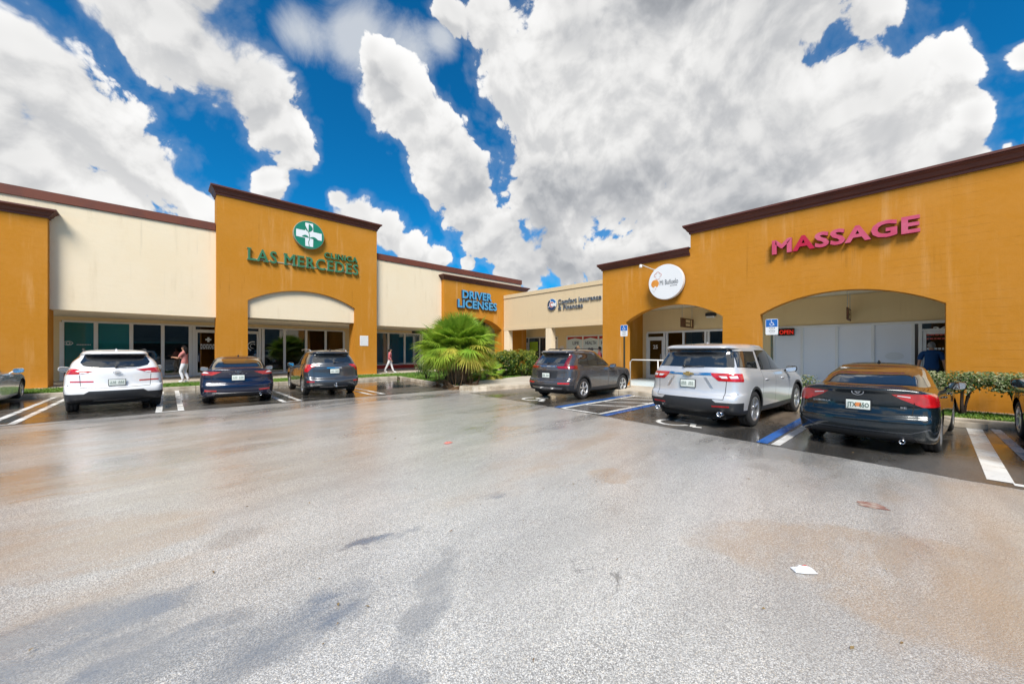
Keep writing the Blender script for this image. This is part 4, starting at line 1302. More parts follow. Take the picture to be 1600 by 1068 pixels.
def sedan_rings(ro, wb, fo, w, H, belt=0.93, zb=0.62, deck=1.05, glass_x=-0.30, roof_x=0.62, hood=0.92, cowl=None, tum=0.70, bot=0.22, lip=0.0, rear_round=0.26):
    xe, xn = -ro, wb + fo
    cw = cowl if cowl is not None else wb - 0.35
    rc = (rear_round, 0.34)
    Rg = []
    Rg.append(ring(xe+.5, xn-.5, (bot, bot, bot), (.02, .02, .02), (.01, .01), (.01, .01)))
    Rg.append(ring(xe+.22, xn-.25, (bot, bot-.03, bot), (w*.84, w*.86, w*.80), rc))
    Rg.append(ring(xe+.09, xn-.10, (bot+.05, bot-.05, bot), (w*.945, w*.955, w*.92), rc))
    Rg.append(ring(xe+.015, xn-.015, (bot+.17, .38, .40), (w*.985, w*.972, w*.975), rc, (.10, .2)))
    Rg.append(ring(xe, xn, (zb-.08, .52, .55), (w*1.0, w*.985, w*.99), rc, (.10, .2)))
    Rg.append(ring(xe+.02, xn-.01, (zb, .62, .62), (w*1.0, w*.992, w*.99), rc, (.10, .2)))
    Rg.append(ring(xe+.055, xn-.03, (zb+.05, .68, .66), (w*.995, w*.995, w*.98), rc, (.10, .2)))
    Rg.append(ring(xe+.085, xn-.06, (zb+.20, .79, .74), (w*.985, w*.997, w*.965), rc, (.10, .2)))
    Rg.append(ring(xe+.06, xn-.16, (deck-.10, belt-.05, .81), (w*.955, w*.975, w*.93), rc, (.10, .2), (belt+.0, belt-.06)))
    Rg.append(ring(xe+.045-lip, xn-.45, (deck-.015, belt+.0, hood-.08), (w*.90, w*.945, w*.86), rc, (.12, .12), (belt+.05, belt-.02)))
    Rg.append(ring(xe+.075-lip, xn-.62, (deck+.012, belt+.018, hood-.04), (w*.875, w*.925, w*.84), rc, (.12, .12), (belt+.065, belt-.005)))
    Rg.append(ring(xe+.16, cw+.25, (deck+.015, belt+.032, hood+.01), (w*.85, w*.908, w*.80), rc, (.10, .22), (belt+.075, belt+.01)))
    Rg.append(ring(glass_x-.04, cw+.03, (deck+.028, belt+.045, hood+.06), (w*.77, w*.893, w*.77), (.16, .3), (.07, .22), (belt+.10, belt+.025)))
    Rg.append(ring(glass_x, cw, (deck+.045, belt+.06, hood+.075), (w*.755, w*.88, w*.76), (.16, .3), (.07, .22), (belt+.115, belt+.035)))
    Rg.append(ring((glass_x+roof_x)/2-.03, cw-.48, ((deck+H)/2+.02, (belt+H-.12)/2, (hood+H)/2+.02), (w*.72, w*.80, w*.70), (.15, .26), (.06, .16)))
    Rg.append(ring(roof_x, cw-.95, (H-.08, H-.115, H-.06), (w*(tum-.06), w*tum, w*.62), (.14, .22), (.05, .12)))
    Rg.append(ring(roof_x+.07, cw-1.03, (H-.055, H-.075, H-.045), (w*(tum-.09), w*(tum-.05), w*.58), (.14, .22), (.05, .10)))
    Rg.append(ring(roof_x+.20, cw-1.15, (H-.025, H-.02, H-.022), (w*.42, w*.45, w*.40), (.14, .2), (.04, .06)))
    Rg.append(ring(roof_x+.45, cw-1.35, (H-.008, H, H-.008), (.02, .02, .02), (.01, .01), (.01, .01)))
    return Rg

def circle_poly(cx, cz, r, n=22):
    return [(cx + r*math.cos(2*PI*i/n), cz + r*math.sin(2*PI*i/n)) for i in range(n)]

def make_car(name, label, cat, loc, yaw, rings, S):
    """S: dict of features; every outline is cut from the body skin and becomes a part"""
    car = thing(name, label, cat, loc, yaw, 'cars parked nose in')
    car.scale = (S.get('scale', 1.0),)*3
    bm = body_mesh(rings, sculpt=S.get('sculpt'))
    wb, rad, w = S['wb'], S['rad'], S['w']
    parts = []                                    # (pid, name, material, offset, parent key)
    pid = [0]
    def add(nm, mt, off, cuts):
        pid[0] += 1
        for axis, poly, cond in cuts:
            cut(bm, axis, poly, cond, pid[0])
        parts.append((pid[0], nm, mt, off))
    bump = S.get('cladding')
    if bump:
        allf = lambda c, n: True
        add('bumper_cladding', m_black, 0.0, [('x', q, REAR) for q in bump['rear']])
        for s_ in (1, -1):
            for q in bump.get('side', []):
                z0_, z1_ = min(b for a, b in q), max(b for a, b in q)
                for nm_, x0_, x1_ in (('bumper_cladding', -2.0, 0.0), ('sill_trim', 0.0, wb), ('bumper_cladding', wb, wb + 2)):
                    add(nm_, m_black, 0.0, [('y', [(x0_, z0_), (x1_, z0_), (x1_, z1_), (x0_, z1_)], side(s_, .2))])
    for q in S.get('body_dark', []):
        add('lower_panel', q[1], 0.0, [('x', q[0], REAR)])
    ra = S.get('arch', rad + 0.055)
    if S.get('arch_trim'):
        for cx in (0, wb):
            for s_ in (1, -1):
                add('wheel_arch', m_black, 0.006, [('y', circle_poly(cx, rad*1.0, ra + .055), side(s_, .15))])
    gone = []
    for cx in (0, wb):
        for s_ in (1, -1):
            pid[0] += 1; gone.append(pid[0])
            cut(bm, 'y', circle_poly(cx, rad*1.0, ra), side(s_, .12), pid[0])
    # glass
    add('rear_window', m_carglass, 0.0, [('x', q, REAR) for q in S['rear_glass']] + [('y', q, side(s_)) for q in S.get('rear_glass_side', []) for s_ in (1, -1)])
    if S.get('spoiler_band'):
        add('spoiler_band', m_gloss, 0.003, [('x', q, REAR) for q in S['spoiler_band']])
    add('windscreen', m_carglass, 0.0, [('x', q, FRONT) for q in S['front_glass']])
    for s_ in (1, -1):
        add('window_trim', m_gloss, 0.0, [('y', q, side(s_)) for q in S['side_trim']])
        for q in S['side_glass']:
            add('side_window', m_carglass, 0.002, [('y', q, side(s_))])
    if S.get('chrome_line'):
        for s_ in (1, -1):
            add('window_moulding', m_chrome, 0.004, [('y', q, side(s_)) for q in S['chrome_line']])
    for nm, mt, off, polys, xmax in S['lights']:
        for s_ in (1, -1):
            cd = (lambda s_, xm: (lambda c, n: c.x < xm and c.y*s_ > 0 and (n.x < -.02 or n.y*s_ > .2)))(s_, xmax)
            add(nm, mt, off, [('x', [(a*s_, b) for a, b in q], cd) for q in polys])
    for nm, mt, off, polys in S.get('rear_bits', []):
        add(nm, mt, off, [('x', q, REAR) for q in polys])
    for nm, mt, off, polys in S.get('side_bits', []):
        for s_ in (1, -1):
            add(nm, mt, off, [('y', q, side(s_, .15)) for q in polys])
    # shut lines
    for q in S.get('shut_side', []):
        (x0, z0), (x1, z1) = q
        L = math.hypot(x1-x0, z1-z0); nx, nz = -(z1-z0)/L*.005, (x1-x0)/L*.005
        pid[0] += 1
        for s_ in (1, -1):
            cut(bm, 'y', [(x0+nx, z0+nz), (x1+nx, z1+nz), (x1-nx, z1-nz), (x0-nx, z0-nz)], (lambda s_: (lambda c, n: n.y*s_ > .3 and c.y*s_ > 0))(s_), pid[0])
        parts.append((pid[0], 'shut_line', m_under, 0.0))
    for q in S.get('shut_rear', []):
        (y0, z0), (y1, z1) = q
        L = math.hypot(y1-y0, z1-z0); ny, nz = -(z1-z0)/L*.006, (y1-y0)/L*.006
        pid[0] += 1
        for s_ in (1, -1):
            cut(bm, 'x', [((y0+ny)*s_, z0+nz), ((y1+ny)*s_, z1+nz), ((y1-ny)*s_, z1-nz), ((y0-ny)*s_, z0-nz)], REAR, pid[0])
        parts.append((pid[0], 'shut_line', m_under, 0.0))
    bm.verts.index_update(); bm.normal_update()
    bodyme = part_mesh(bm, 0, 'body')
    body = link_mesh('body', bodyme, S['paint'], car)
    made = {}
    shut = MB()
    for p_, nm, mt, off in parts:
        me = part_mesh(bm, p_, nm, off)
        if me is None: continue
        o = link_mesh(nm, me, mt, car)
        if nm == 'shut_line': o['kind'] = 'stuff'
        made.setdefault(nm, []).append(o)
    bm.free()
    # a dark tub inside the wheel arches and floor
    xe = S['xe']
    mb = MB(); mb.box(xe+.28, wb+.5, -w*.70, w*.70, .20, .62)
    mb.box(xe+.30, wb+.45, -w*.93, w*.93, .40 + .28, .74)
    mb.build('underbody', m_under, car, local=True)
    for cx in (0, wb):
        mb = MB()
        for s_ in (1, -1):
            arc = [(cx + (ra+.01)*math.cos(R(a)), rad + (ra+.01)*math.sin(R(a))) for a in range(-25, 206, 15)]
            n = len(arc)
            vs = [(a, s_*w*.70, b) for a, b in arc] + [(a, s_*(w*.945), b) for a, b in arc]
            mb.add(vs, [(i, i+1, n+i+1, n+i) for i in range(n-1)])
            mb.add([(a, s_*w*.70, b) for a, b in arc], [tuple(range(n))])
        mb.build('wheel_liner', m_under, car, local=True)
        for s_ in (1, -1):
            add_wheel(car, cx, s_*(w - S['tw']/2 - .02), s_, rad, S['tw'], *S['wheel'], steer=(S.get('steer', 0) if cx else 0))
    # mirrors
    mx, my, mz = S['mirror']
    for s_ in (1, -1):
        mb = MB()
        prof = [(-.015, .86), (.02, 1.0), (.075, .92), (.12, .62), (.14, .25)]
        vs = []; n = 14
        for dx, f in prof:
            for i in range(n):
                a = 2*PI*i/n
                ca, sa = math.cos(a), math.sin(a)
                e = 0.62
                yy = math.copysign(abs(ca)**e, ca)*.118*f; zz = math.copysign(abs(sa)**e, sa)*.078*f
                vs.append((mx + dx, s_*(my + .125 + yy), mz + zz + yy*.06))
        fs = [(j*n+i, j*n+(i+1) % n, (j+1)*n+(i+1) % n, (j+1)*n+i) for j in range(len(prof)-1) for i in range(n)] + [tuple((len(prof)-1)*n + i for i in range(n))]
        mb.add(vs, fs)
        mb.add([(mx+.02, s_*(my-.07), mz-.10), (mx+.09, s_*(my-.07), mz-.10), (mx+.09, s_*(my+.06), mz-.03), (mx+.02, s_*(my+.06), mz-.03),
                (mx+.02, s_*(my-.07), mz-.06), (mx+.09, s_*(my-.07), mz-.06), (mx+.09, s_*(my+.06), mz+.01), (mx+.02, s_*(my+.06), mz+.01)],
               [(0,3,2,1),(4,5,6,7),(0,1,5,4),(1,2,6,5),(2,3,7,6),(3,0,4,7)])
        mo = mb.build('side_mirror', S.get('mirror_mat', S['paint']), car, smooth=True, local=True)
        g = MB(); g.add([(mx-.017, s_*(my + .125 + y_*.103), mz + z_*.064 + y_*.006) for y_, z_ in [(math.copysign(abs(math.cos(2*PI*i/16))**.6, math.cos(2*PI*i/16)), math.copysign(abs(math.sin(2*PI*i/16))**.6, math.sin(2*PI*i/16))) for i in range(16)]], [tuple(range(16))])
        g.build('mirror_glass', m_mirror, mo, local=True)
    # door handles
    for (hx, hz) in S.get('handles', []):
        for s_ in (1, -1):
            yy = S['handle_y']
            mb = MB(); mb.tube([(hx-.10, s_*(yy-.012), hz), (hx-.085, s_*(yy+.022), hz), (hx+.085, s_*(yy+.022), hz), (hx+.10, s_*(yy-.012), hz)], [.010, .015, .015, .010], 8)
            mb.build('door_handle', S.get('handle_mat', S['paint']), car, smooth=True, local=True)
    # number plate
    if S.get('plate'):
        px_, pz, ptext, tilt = S['plate']
        pl = link_mesh('number_plate', rbox(px_-.012, px_, -.152, .152, pz-.076, pz+.076, .004, 'number_plate'), m_plate, car)
        fr = MB(); fr.box(px_-.006, px_+.012, -.165, .165, pz-.088, pz+.088)
        fr.build('plate_frame', m_black, pl, local=True)
        if ptext:
            l_, r_ = ptext
            if l_: car_text(car, l_, px_-.0125, .135, pz-.038, .115, .076, m_plateink, 'plate_lettering', pl, .02, .002)
            if r_: car_text(car, r_, px_-.0125, -.022, pz-.038, .115, .076, m_plateink, 'plate_lettering', pl, .02, .002)
            og = MB()
            for oy in (-.028, .0, .022):
                ellipse_ring(og, px_-.0125, oy*.6, pz+.004, .030, .034, .022, 12, .0015 + abs(oy)*.01)
            og.build('plate_emblem', m_plateorange, pl, local=True)
        else:                                    # too far to read: a row of dark strokes
            mb = MB(); rnd = random.Random(int(loc[0]*100))
            for i in range(7):
                if i == 3: continue
                y0 = .128 - i*.038
                mb.box(px_-.0142, px_-.0125, y0-.024, y0-.017, pz-.035, pz+.035)
                mb.box(px_-.0142, px_-.0125, y0-.006, y0+.001, pz-.035, pz+rnd.uniform(-.01, .035))
                mb.box(px_-.0144, px_-.0126, y0-.0235, y0, pz+.028, pz+.036)
            mb.build('plate_lettering', m_plateink, pl, local=True)
    # wiper, aerial fin
    if S.get('wiper'):
        (y0, z0, y1, z1, wx0, wx1) = S['wiper']
        mb = MB(); mb.tube([(wx0, y0, z0), (wx0-.015, (y0+y1)/2, (z0+z1)/2), (wx1, y1, z1)], [.018, .012, .008], 6)
        mb.lathe([(0.03, 0), (0.03, .03), (0, .032)], 10, 'X')
        n0 = len(mb.v) - 30
        for i in range(n0, len(mb.v)):
            v = mb.v[i]; mb.v[i] = (wx0 - v[0] + .005, v[1] + y0, v[2] + z0)
        mb.build('rear_wiper', m_black, car, smooth=True, local=True)
    if S.get('fin'):
        fx, fz = S['fin']
        mb = MB(); mb.add([(fx, -.028, fz), (fx+.19, -.018, fz), (fx+.19, .018, fz), (fx, .028, fz), (fx-.005, -.006, fz+.062), (fx+.03, -.006, fz+.062), (fx+.03, .006, fz+.062), (fx-.005, .006, fz+.062)],
                          [(0,3,2,1),(4,5,6,7),(0,1,5,4),(1,2,6,5),(2,3,7,6),(3,0,4,7)])
        mb.build('roof_aerial', S.get('fin_mat', S['paint']), car, smooth=False, local=True, bevel=.006)
    for (ex, ey, ez, er) in S.get('exhaust', []):
        mb = MB(); mb.lathe([(er*.8, .25), (er, .24), (er, 0), (er*.86, -.002), (er*.84, .2)], 16, 'X')
        mb.v = [(v[0]+ex, v[1]+ey, v[2]+ez) for v in mb.v]
        mb.build('exhaust_tip', m_chrome, car, smooth=True, local=True)
    if S.get('rails'):
        x0, x1, y, z, m_ = S['rails']
        for s_ in (1, -1):
            mb = MB(); mb.tube([(x0, s_*y*.96, z-.05), (x0+.12, s_*y, z), ((x0+x1)/2, s_*y*1.01, z+.02), (x1-.12, s_*y*.98, z), (x1, s_*y*.93, z-.05)], .017, 8)
            mb.build('roof_rail', m_, car, smooth=True, local=True)
    if S.get('extra'):
        S['extra'](car)
    return car
m_mirror = mat('mirror_glass', (0.75, 0.78, 0.80), 0.02, 1.0)

# ------------------------------------------------------------------ the parked cars
def mir(q):
    return [(-a, b) for a, b in q]
def both(*qs):
    return [q for q in qs] + [mir(q) for q in qs]

def emblem_bow(car, x, z):
    mb = MB()
    for s_ in (1,):
        mb.prism([(-.10, -.022), (-.045, -.022), (-.04, -.045), (.04, -.045), (.045, -.022), (.10, -.022), (.09, .022), (.04, .022), (.036, .045), (-.044, .045), (-.04, .022), (-.11, .022)],
                 lambda a, b, d: (d, a, z + b), x - .012, x + .004)
    mb.build('badge', m_gold, car, local=True)
m_gold = mat('gold_badge', (0.62, 0.42, 0.16), 0.3, 0.8)

def emblem_ovals(car, x, z, s=1.0, rings_=((0, 0, .075, .050), (0, .012, .028, .036), (0, .020, .050, .018))):
    mb = MB()
    for i, (a, b, ra, rb) in enumerate(rings_):
        ellipse_ring(mb, x - .001*i, a*s, z + b*s, ra*s, rb*s, .010*s)
    mb.build('badge', m_chrome, car, local=True)

def side_glass_set(x0, x1, x2, x3, zb, zt, zb3=None, slope0=.12, slope3=.55):
    """quarter end x0, B pillar x1..x2, A pillar foot x3"""
    g = .045
    return [[(x0, zb+.03), (x1-g, zb), (x1-g+.02, zt), (x0+slope0, zt-.01)],
            [(x1+g, zb), (x3, zb-.01), (x3-slope3*.55, (zb+zt)/2+.03), (x3-slope3-.1, zt-.02), (x1+g+.02, zt)]]

# ---- white crossover, left row
ro, wb, fo, w, H = .94, 2.67, .87, .925, 1.655
m_p_white = paintmat('pearl_white_paint', (0.78, 0.79, 0.80), 0.0, 0.25)
rg = suv_rings(ro, wb, fo, w, H, belt=1.06, zb=.66, slant=.30, hood=.98, spoil=.16, tum=.70)
make_car('crossover', 'white crossover with dark lower bumper parked left of the dark blue sedan', 'car', (-.90, 15.32, .004), PI/2 + R(5), rg, dict(
    wb=wb, w=w, rad=.345, tw=.225, xe=-ro, paint=m_p_white, wheel=(5, 'twin'), mirror=(1.75, .87, 1.07), arch_trim=True, handle_y=w*.975, handles=((.62, .92), (1.62, .91)),
    cladding=dict(rear=[[(-1.1, .2), (1.1, .2), (1.1, .50), (-1.1, .50)], [(-.60, .49), (.60, .49), (.50, .57), (-.50, .57)]], side=[[(-1.2, .1), (wb+1, .1), (wb+1, .36), (-1.2, .36)]]),
    rear_glass=[[(-.60, 1.22), (-.42, 1.17), (.42, 1.17), (.60, 1.22), (.655, 1.31), (.60, 1.43), (-.60, 1.43), (-.655, 1.31)]],
    spoiler_band=[[(-.60, 1.43), (.60, 1.43), (.57, 1.515), (-.57, 1.515)]],
    front_glass=[[(-.70, 1.05), (.70, 1.05), (.60, 1.56), (-.60, 1.56)]],
    side_trim=[[(-.35, 1.11), (2.25, 1.07), (1.5, 1.50), (.05, 1.51)]],
    side_glass=side_glass_set(-.28, .92, 1.0, 2.12, 1.11, 1.47),
    lights=[('tail_light', m_lens, .006, [[(.36, 1.105), (.60, 1.01), (.98, 1.00), (.98, 1.16), (.72, 1.145)]], -.45),
            ('reflector', m_lens, .004, [[(.42, .79), (.82, .80), (.82, .835), (.42, .825)]], -.5)],
    rear_bits=[('lens_stripe', m_clear, .008, both([(.50, 1.03), (.66, 1.015), (.66, 1.05), (.58, 1.06)])), ('chrome_strip', m_chrome, .006, [[(-.42, .285), (.42, .285), (.42, .32), (-.42, .32)]])],
    shut_rear=[((.64, .66), (.66, .98)), ((.64, .66), (0, .64))], shut_side=[((.20, .5), (.05, 1.1)), ((.96, .40), (.98, 1.09)), ((1.92, .42), (2.0, 1.05))],
    plate=(-ro+.075, .775, None, 0), wiper=(.02, 1.185, -.34, 1.20, -ro+.185, -ro+.205), fin=(-.22, 1.62), rails=(-.05, 1.6, w*.66, 1.645, m_black),
    extra=lambda car: emblem_ovals(car, -ro+.10, 1.04, 1.0, ((0, 0, .075, .04), (0, .0, .045, .022)))))

# ---- dark blue sedan, left row
ro, wb, fo, w, H = 1.09, 2.825, .97, .92, 1.445
m_p_navy = paintmat('dark_blue_paint', (0.006, 0.009, 0.032), 0.3, 0.2)
rg = sedan_rings(ro, wb, fo, w, H, belt=.93, zb=.60, deck=1.06, glass_x=-.30, roof_x=.62, lip=.02)
SED_LIGHT = [[(.40, .985), (.62, .885), (.98, .90), (.98, 1.0), (.72, 1.0)], [(.40, .985), (.72, 1.0), (.62, .965)]]
def camry_extra(car):
    emblem_ovals(car, -ro_c+.045, 1.005)
    for i in range(5):
        b = MB(); y = .20 - i*.1
        b.box(-ro_c+.035, -ro_c+.05, y-.022, y+.022, .925, .937); b.build('badge_letter', m_chrome, car, local=True)
ro_c = ro
make_car('sedan', 'dark blue sedan with pale rear window, parked in front of the tall clinic portal', 'car', (1.86, 14.95, .004), PI/2 - R(7), rg, dict(
    wb=wb, w=w, rad=.335, tw=.215, xe=-ro, paint=m_p_navy, wheel=(5, 'twin'), mirror=(1.95, .84, .98), handle_y=w*.985, handles=((.52, .86), (1.6, .85)),
    rear_glass=[[(-.60, 1.115), (.60, 1.115), (.545, 1.34), (-.545, 1.34)]],
    front_glass=[[(-.66, 1.03), (.66, 1.03), (.55, 1.37), (-.55, 1.37)]],
    side_trim=[[(.05, 1.01), (2.25, .97), (1.45, 1.34), (.62, 1.34), (.35, 1.24)]],
    side_glass=[[(.14, 1.03), (1.02, 1.0), (1.03, 1.31), (.65, 1.31), (.42, 1.23)], [(1.09, 1.0), (2.05, .98), (1.75, 1.16), (1.40, 1.31), (1.10, 1.31)]],
    lights=[('tail_light', m_lens, .006, SED_LIGHT[:1], -.55), ('reflector', m_lens, .004, [[(.52, .40), (.80, .41), (.80, .46), (.52, .44)]], -.6)],
    rear_bits=[('lens_stripe', m_clear, .009, both([(.70, .945), (.97, .95), (.97, .99), (.74, .985)])),
               ('diffuser', m_black, .0, [[(-.62, .20), (.62, .20), (.55, .33), (-.55, .33)]]),
               ('chrome_strip', m_chrome, .005, [[(-.62, .345), (.62, .345), (.62, .362), (-.62, .362)]])],
    shut_rear=[((.62, .66), (.66, .88)), ((.62, .66), (0, .64))], shut_side=[((.10, .5), (.02, 1.0)), ((1.05, .33), (1.06, .98)), ((2.05, .35), (2.12, .95))],
    plate=(-ro+.06, .80, None, 0), fin=(.95, 1.43), extra=camry_extra, exhaust=[(-ro+.05, -.56, .27, .035)]))

# ---- slate grey crossover, left row (roof rails, chrome strip over the plate)
ro, wb, fo, w, H = .98, 2.725, .93, .92, 1.66
m_p_slate = paintmat('slate_grey_paint', (0.072, 0.080, 0.092), 0.5, 0.25)
rg = suv_rings(ro, wb, fo, w, H, belt=1.05, zb=.62, slant=.27, hood=1.0, spoil=.13, tum=.74)
def terrain_extra(car):
    mb = MB()
    mb.box(-ro_t - .13, -ro_t + .1, -.03, .03, .33, .39)
    mb.tube([(-ro_t-.12, 0, .40), (-ro_t-.12, 0, .44)], .012, 8)
    mb.lathe([(0, .05), (.02, .045), (.027, .025), (.02, .005), (.01, 0)], 12)
    for i in range(len(mb.v) - 60, len(mb.v)):
        v = mb.v[i]; mb.v[i] = (v[0] - ro_t - .12, v[1], v[2] + .43)
    mb.build('tow_hitch', m_chrome, car, smooth=False, local=True)
ro_t = ro
make_car('crossover', 'slate grey crossover with chrome strip above its plate, parked right of the dark blue sedan', 'car', (4.70, 15.15, .004), PI/2 - R(4), rg, dict(
    wb=wb, w=w, rad=.35, tw=.225, xe=-ro, paint=m_p_slate, wheel=(6, 'plain'), mirror=(1.75, .87, 1.08), handle_y=w*.975, handles=((.60, .93), (1.62, .92)),
    cladding=dict(rear=[[(-1.1, .2), (1.1, .2), (1.1, .36), (-1.1, .36)]], side=[[(-1.2, .1), (wb+1, .1), (wb+1, .31), (-1.2, .31)]]),
    rear_glass=[[(-.64, 1.19), (.64, 1.19), (.66, 1.26), (.60, 1.47), (-.60, 1.47), (-.66, 1.26)]],
    spoiler_band=[[(-.60, 1.47), (.60, 1.47), (.58, 1.525), (-.58, 1.525)]],
    front_glass=[[(-.70, 1.07), (.70, 1.07), (.60, 1.57), (-.60, 1.57)]],
    side_trim=[[(-.42, 1.11), (2.28, 1.06), (1.5, 1.51), (.0, 1.52)]],
    side_glass=[[(-.30, 1.15), (.18, 1.12), (.22, 1.46), (.02, 1.46)]] + side_glass_set(.28, 1.0, 1.06, 2.16, 1.10, 1.48, slope0=.02),
    lights=[('tail_light', m_lens, .006, [[(.52, 1.12), (.66, 1.03), (.98, 1.03), (.98, 1.13)], [(.70, 1.035), (.84, .86), (.98, .88), (.98, 1.035)]], -.42),
            ('reflector', m_lens, .004, [[(.66, .50), (.88, .50), (.88, .545), (.66, .54)]], -.5)],
    rear_bits=[('chrome_strip', m_chrome, .008, [[(-.26, .985), (.26, .985), (.25, 1.02), (-.25, 1.02)]]), ('skid_plate', m_rim, .004, [[(-.50, .285), (.50, .285), (.46, .335), (-.46, .335)]])],
    shut_rear=[((.66, .62), (.66, 1.03)), ((.66, .62), (0, .60))], shut_side=[((.24, .5), (.05, 1.1)), ((1.02, .36), (1.03, 1.09)), ((2.0, .40), (2.06, 1.05))],
    plate=(-ro+.095, .88, None, 0), wiper=(.0, 1.20, -.36, 1.21, -ro+.19, -ro+.205), fin=(-.20, 1.635), rails=(-.05, 1.65, w*.70, 1.66, m_rim), extra=terrain_extra))

# ---- grey brown crossover by the palm island, right row
ro, wb, fo, w, H = 1.0, 2.66, .93, .925, 1.68
m_p_grey = paintmat('modern_steel_paint', (0.105, 0.10, 0.105), 0.55, 0.25)
rg = suv_rings(ro, wb, fo, w, H, belt=1.06, zb=.66, slant=.30, hood=1.0, spoil=.12, tum=.73)
make_car('crossover', 'grey crossover with L shaped tail lights, parked beside the blue hatched aisle', 'car', (10.30, 8.22, .004), R(1.5), rg, dict(
    wb=wb, w=w, rad=.352, tw=.235, xe=-ro, paint=m_p_grey, wheel=(5, 'twin'), mirror=(1.72, .87, 1.08), arch_trim=True, handle_y=w*.975, handles=((.50, .95), (1.55, .93)), handle_mat=m_p_grey,
    cladding=dict(rear=[[(-1.1, .2), (1.1, .2), (1.1, .50), (-1.1, .50)]], side=[[(-1.2, .1), (wb+1, .1), (wb+1, .38), (-1.2, .38)]]),
    rear_glass=[[(-.62, 1.20), (.62, 1.20), (.64, 1.26), (.565, 1.49), (-.565, 1.49), (-.64, 1.26)]],
    spoiler_band=[[(-.57, 1.49), (.57, 1.49), (.55, 1.545), (-.55, 1.545)]],
    front_glass=[[(-.70, 1.07), (.70, 1.07), (.60, 1.59), (-.60, 1.59)]],
    side_trim=[[(-.22, 1.20), (.0, 1.10), (2.28, 1.06), (1.5, 1.53), (.05, 1.53), (-.16, 1.45)]],
    side_glass=[[(-.16, 1.24), (.02, 1.13), (.30, 1.12), (.32, 1.485), (.06, 1.48), (-.10, 1.42)]] + side_glass_set(.37, .98, 1.04, 2.14, 1.11, 1.49, slope0=.02),
    chrome_line=[[(0.0, 1.085), (2.3, 1.045), (2.3, 1.06), (0.0, 1.10)]],
    lights=[('tail_light', m_lensdark, .007, [[(.36, 1.10), (.46, 1.02), (.98, 1.02), (.98, 1.14), (.70, 1.13)], [(.60, 1.13), (.74, 1.13), (.675, 1.47), (.60, 1.50)]], -.32),
            ('light_bar', m_lens, .012, [[(.42, 1.065), (.95, 1.065), (.95, 1.09), (.42, 1.09)]], -.5),
            ('reflector', m_lens, .004, [[(.50, .53), (.86, .535), (.86, .59), (.50, .58)]], -.5)],
    rear_bits=[('chrome_strip', m_chrome, .006, [[(-.60, .36), (.60, .36), (.66, .415), (-.66, .415)]]), ('garnish', m_chrome, .006, [[(-.36, 1.09), (.36, 1.09), (.36, 1.12), (-.36, 1.12)]]),
               ('plate_recess', m_black, .0, [[(-.40, .70), (.40, .70), (.44, .95), (-.44, .95)]])],
    shut_rear=[((.64, .66), (.66, 1.02)), ((.64, .66), (0, .64))], shut_side=[((.22, .5), (.02, 1.1)), ((1.0, .42), (1.01, 1.1)), ((1.95, .44), (2.02, 1.06))],
    plate=(-ro+.09, .80, None, 0), wiper=(.0, 1.21, -.36, 1.22, -ro+.19, -ro+.205), fin=(-.15, 1.655), rails=(-.05, 1.6, w*.69, 1.685, m_black)))

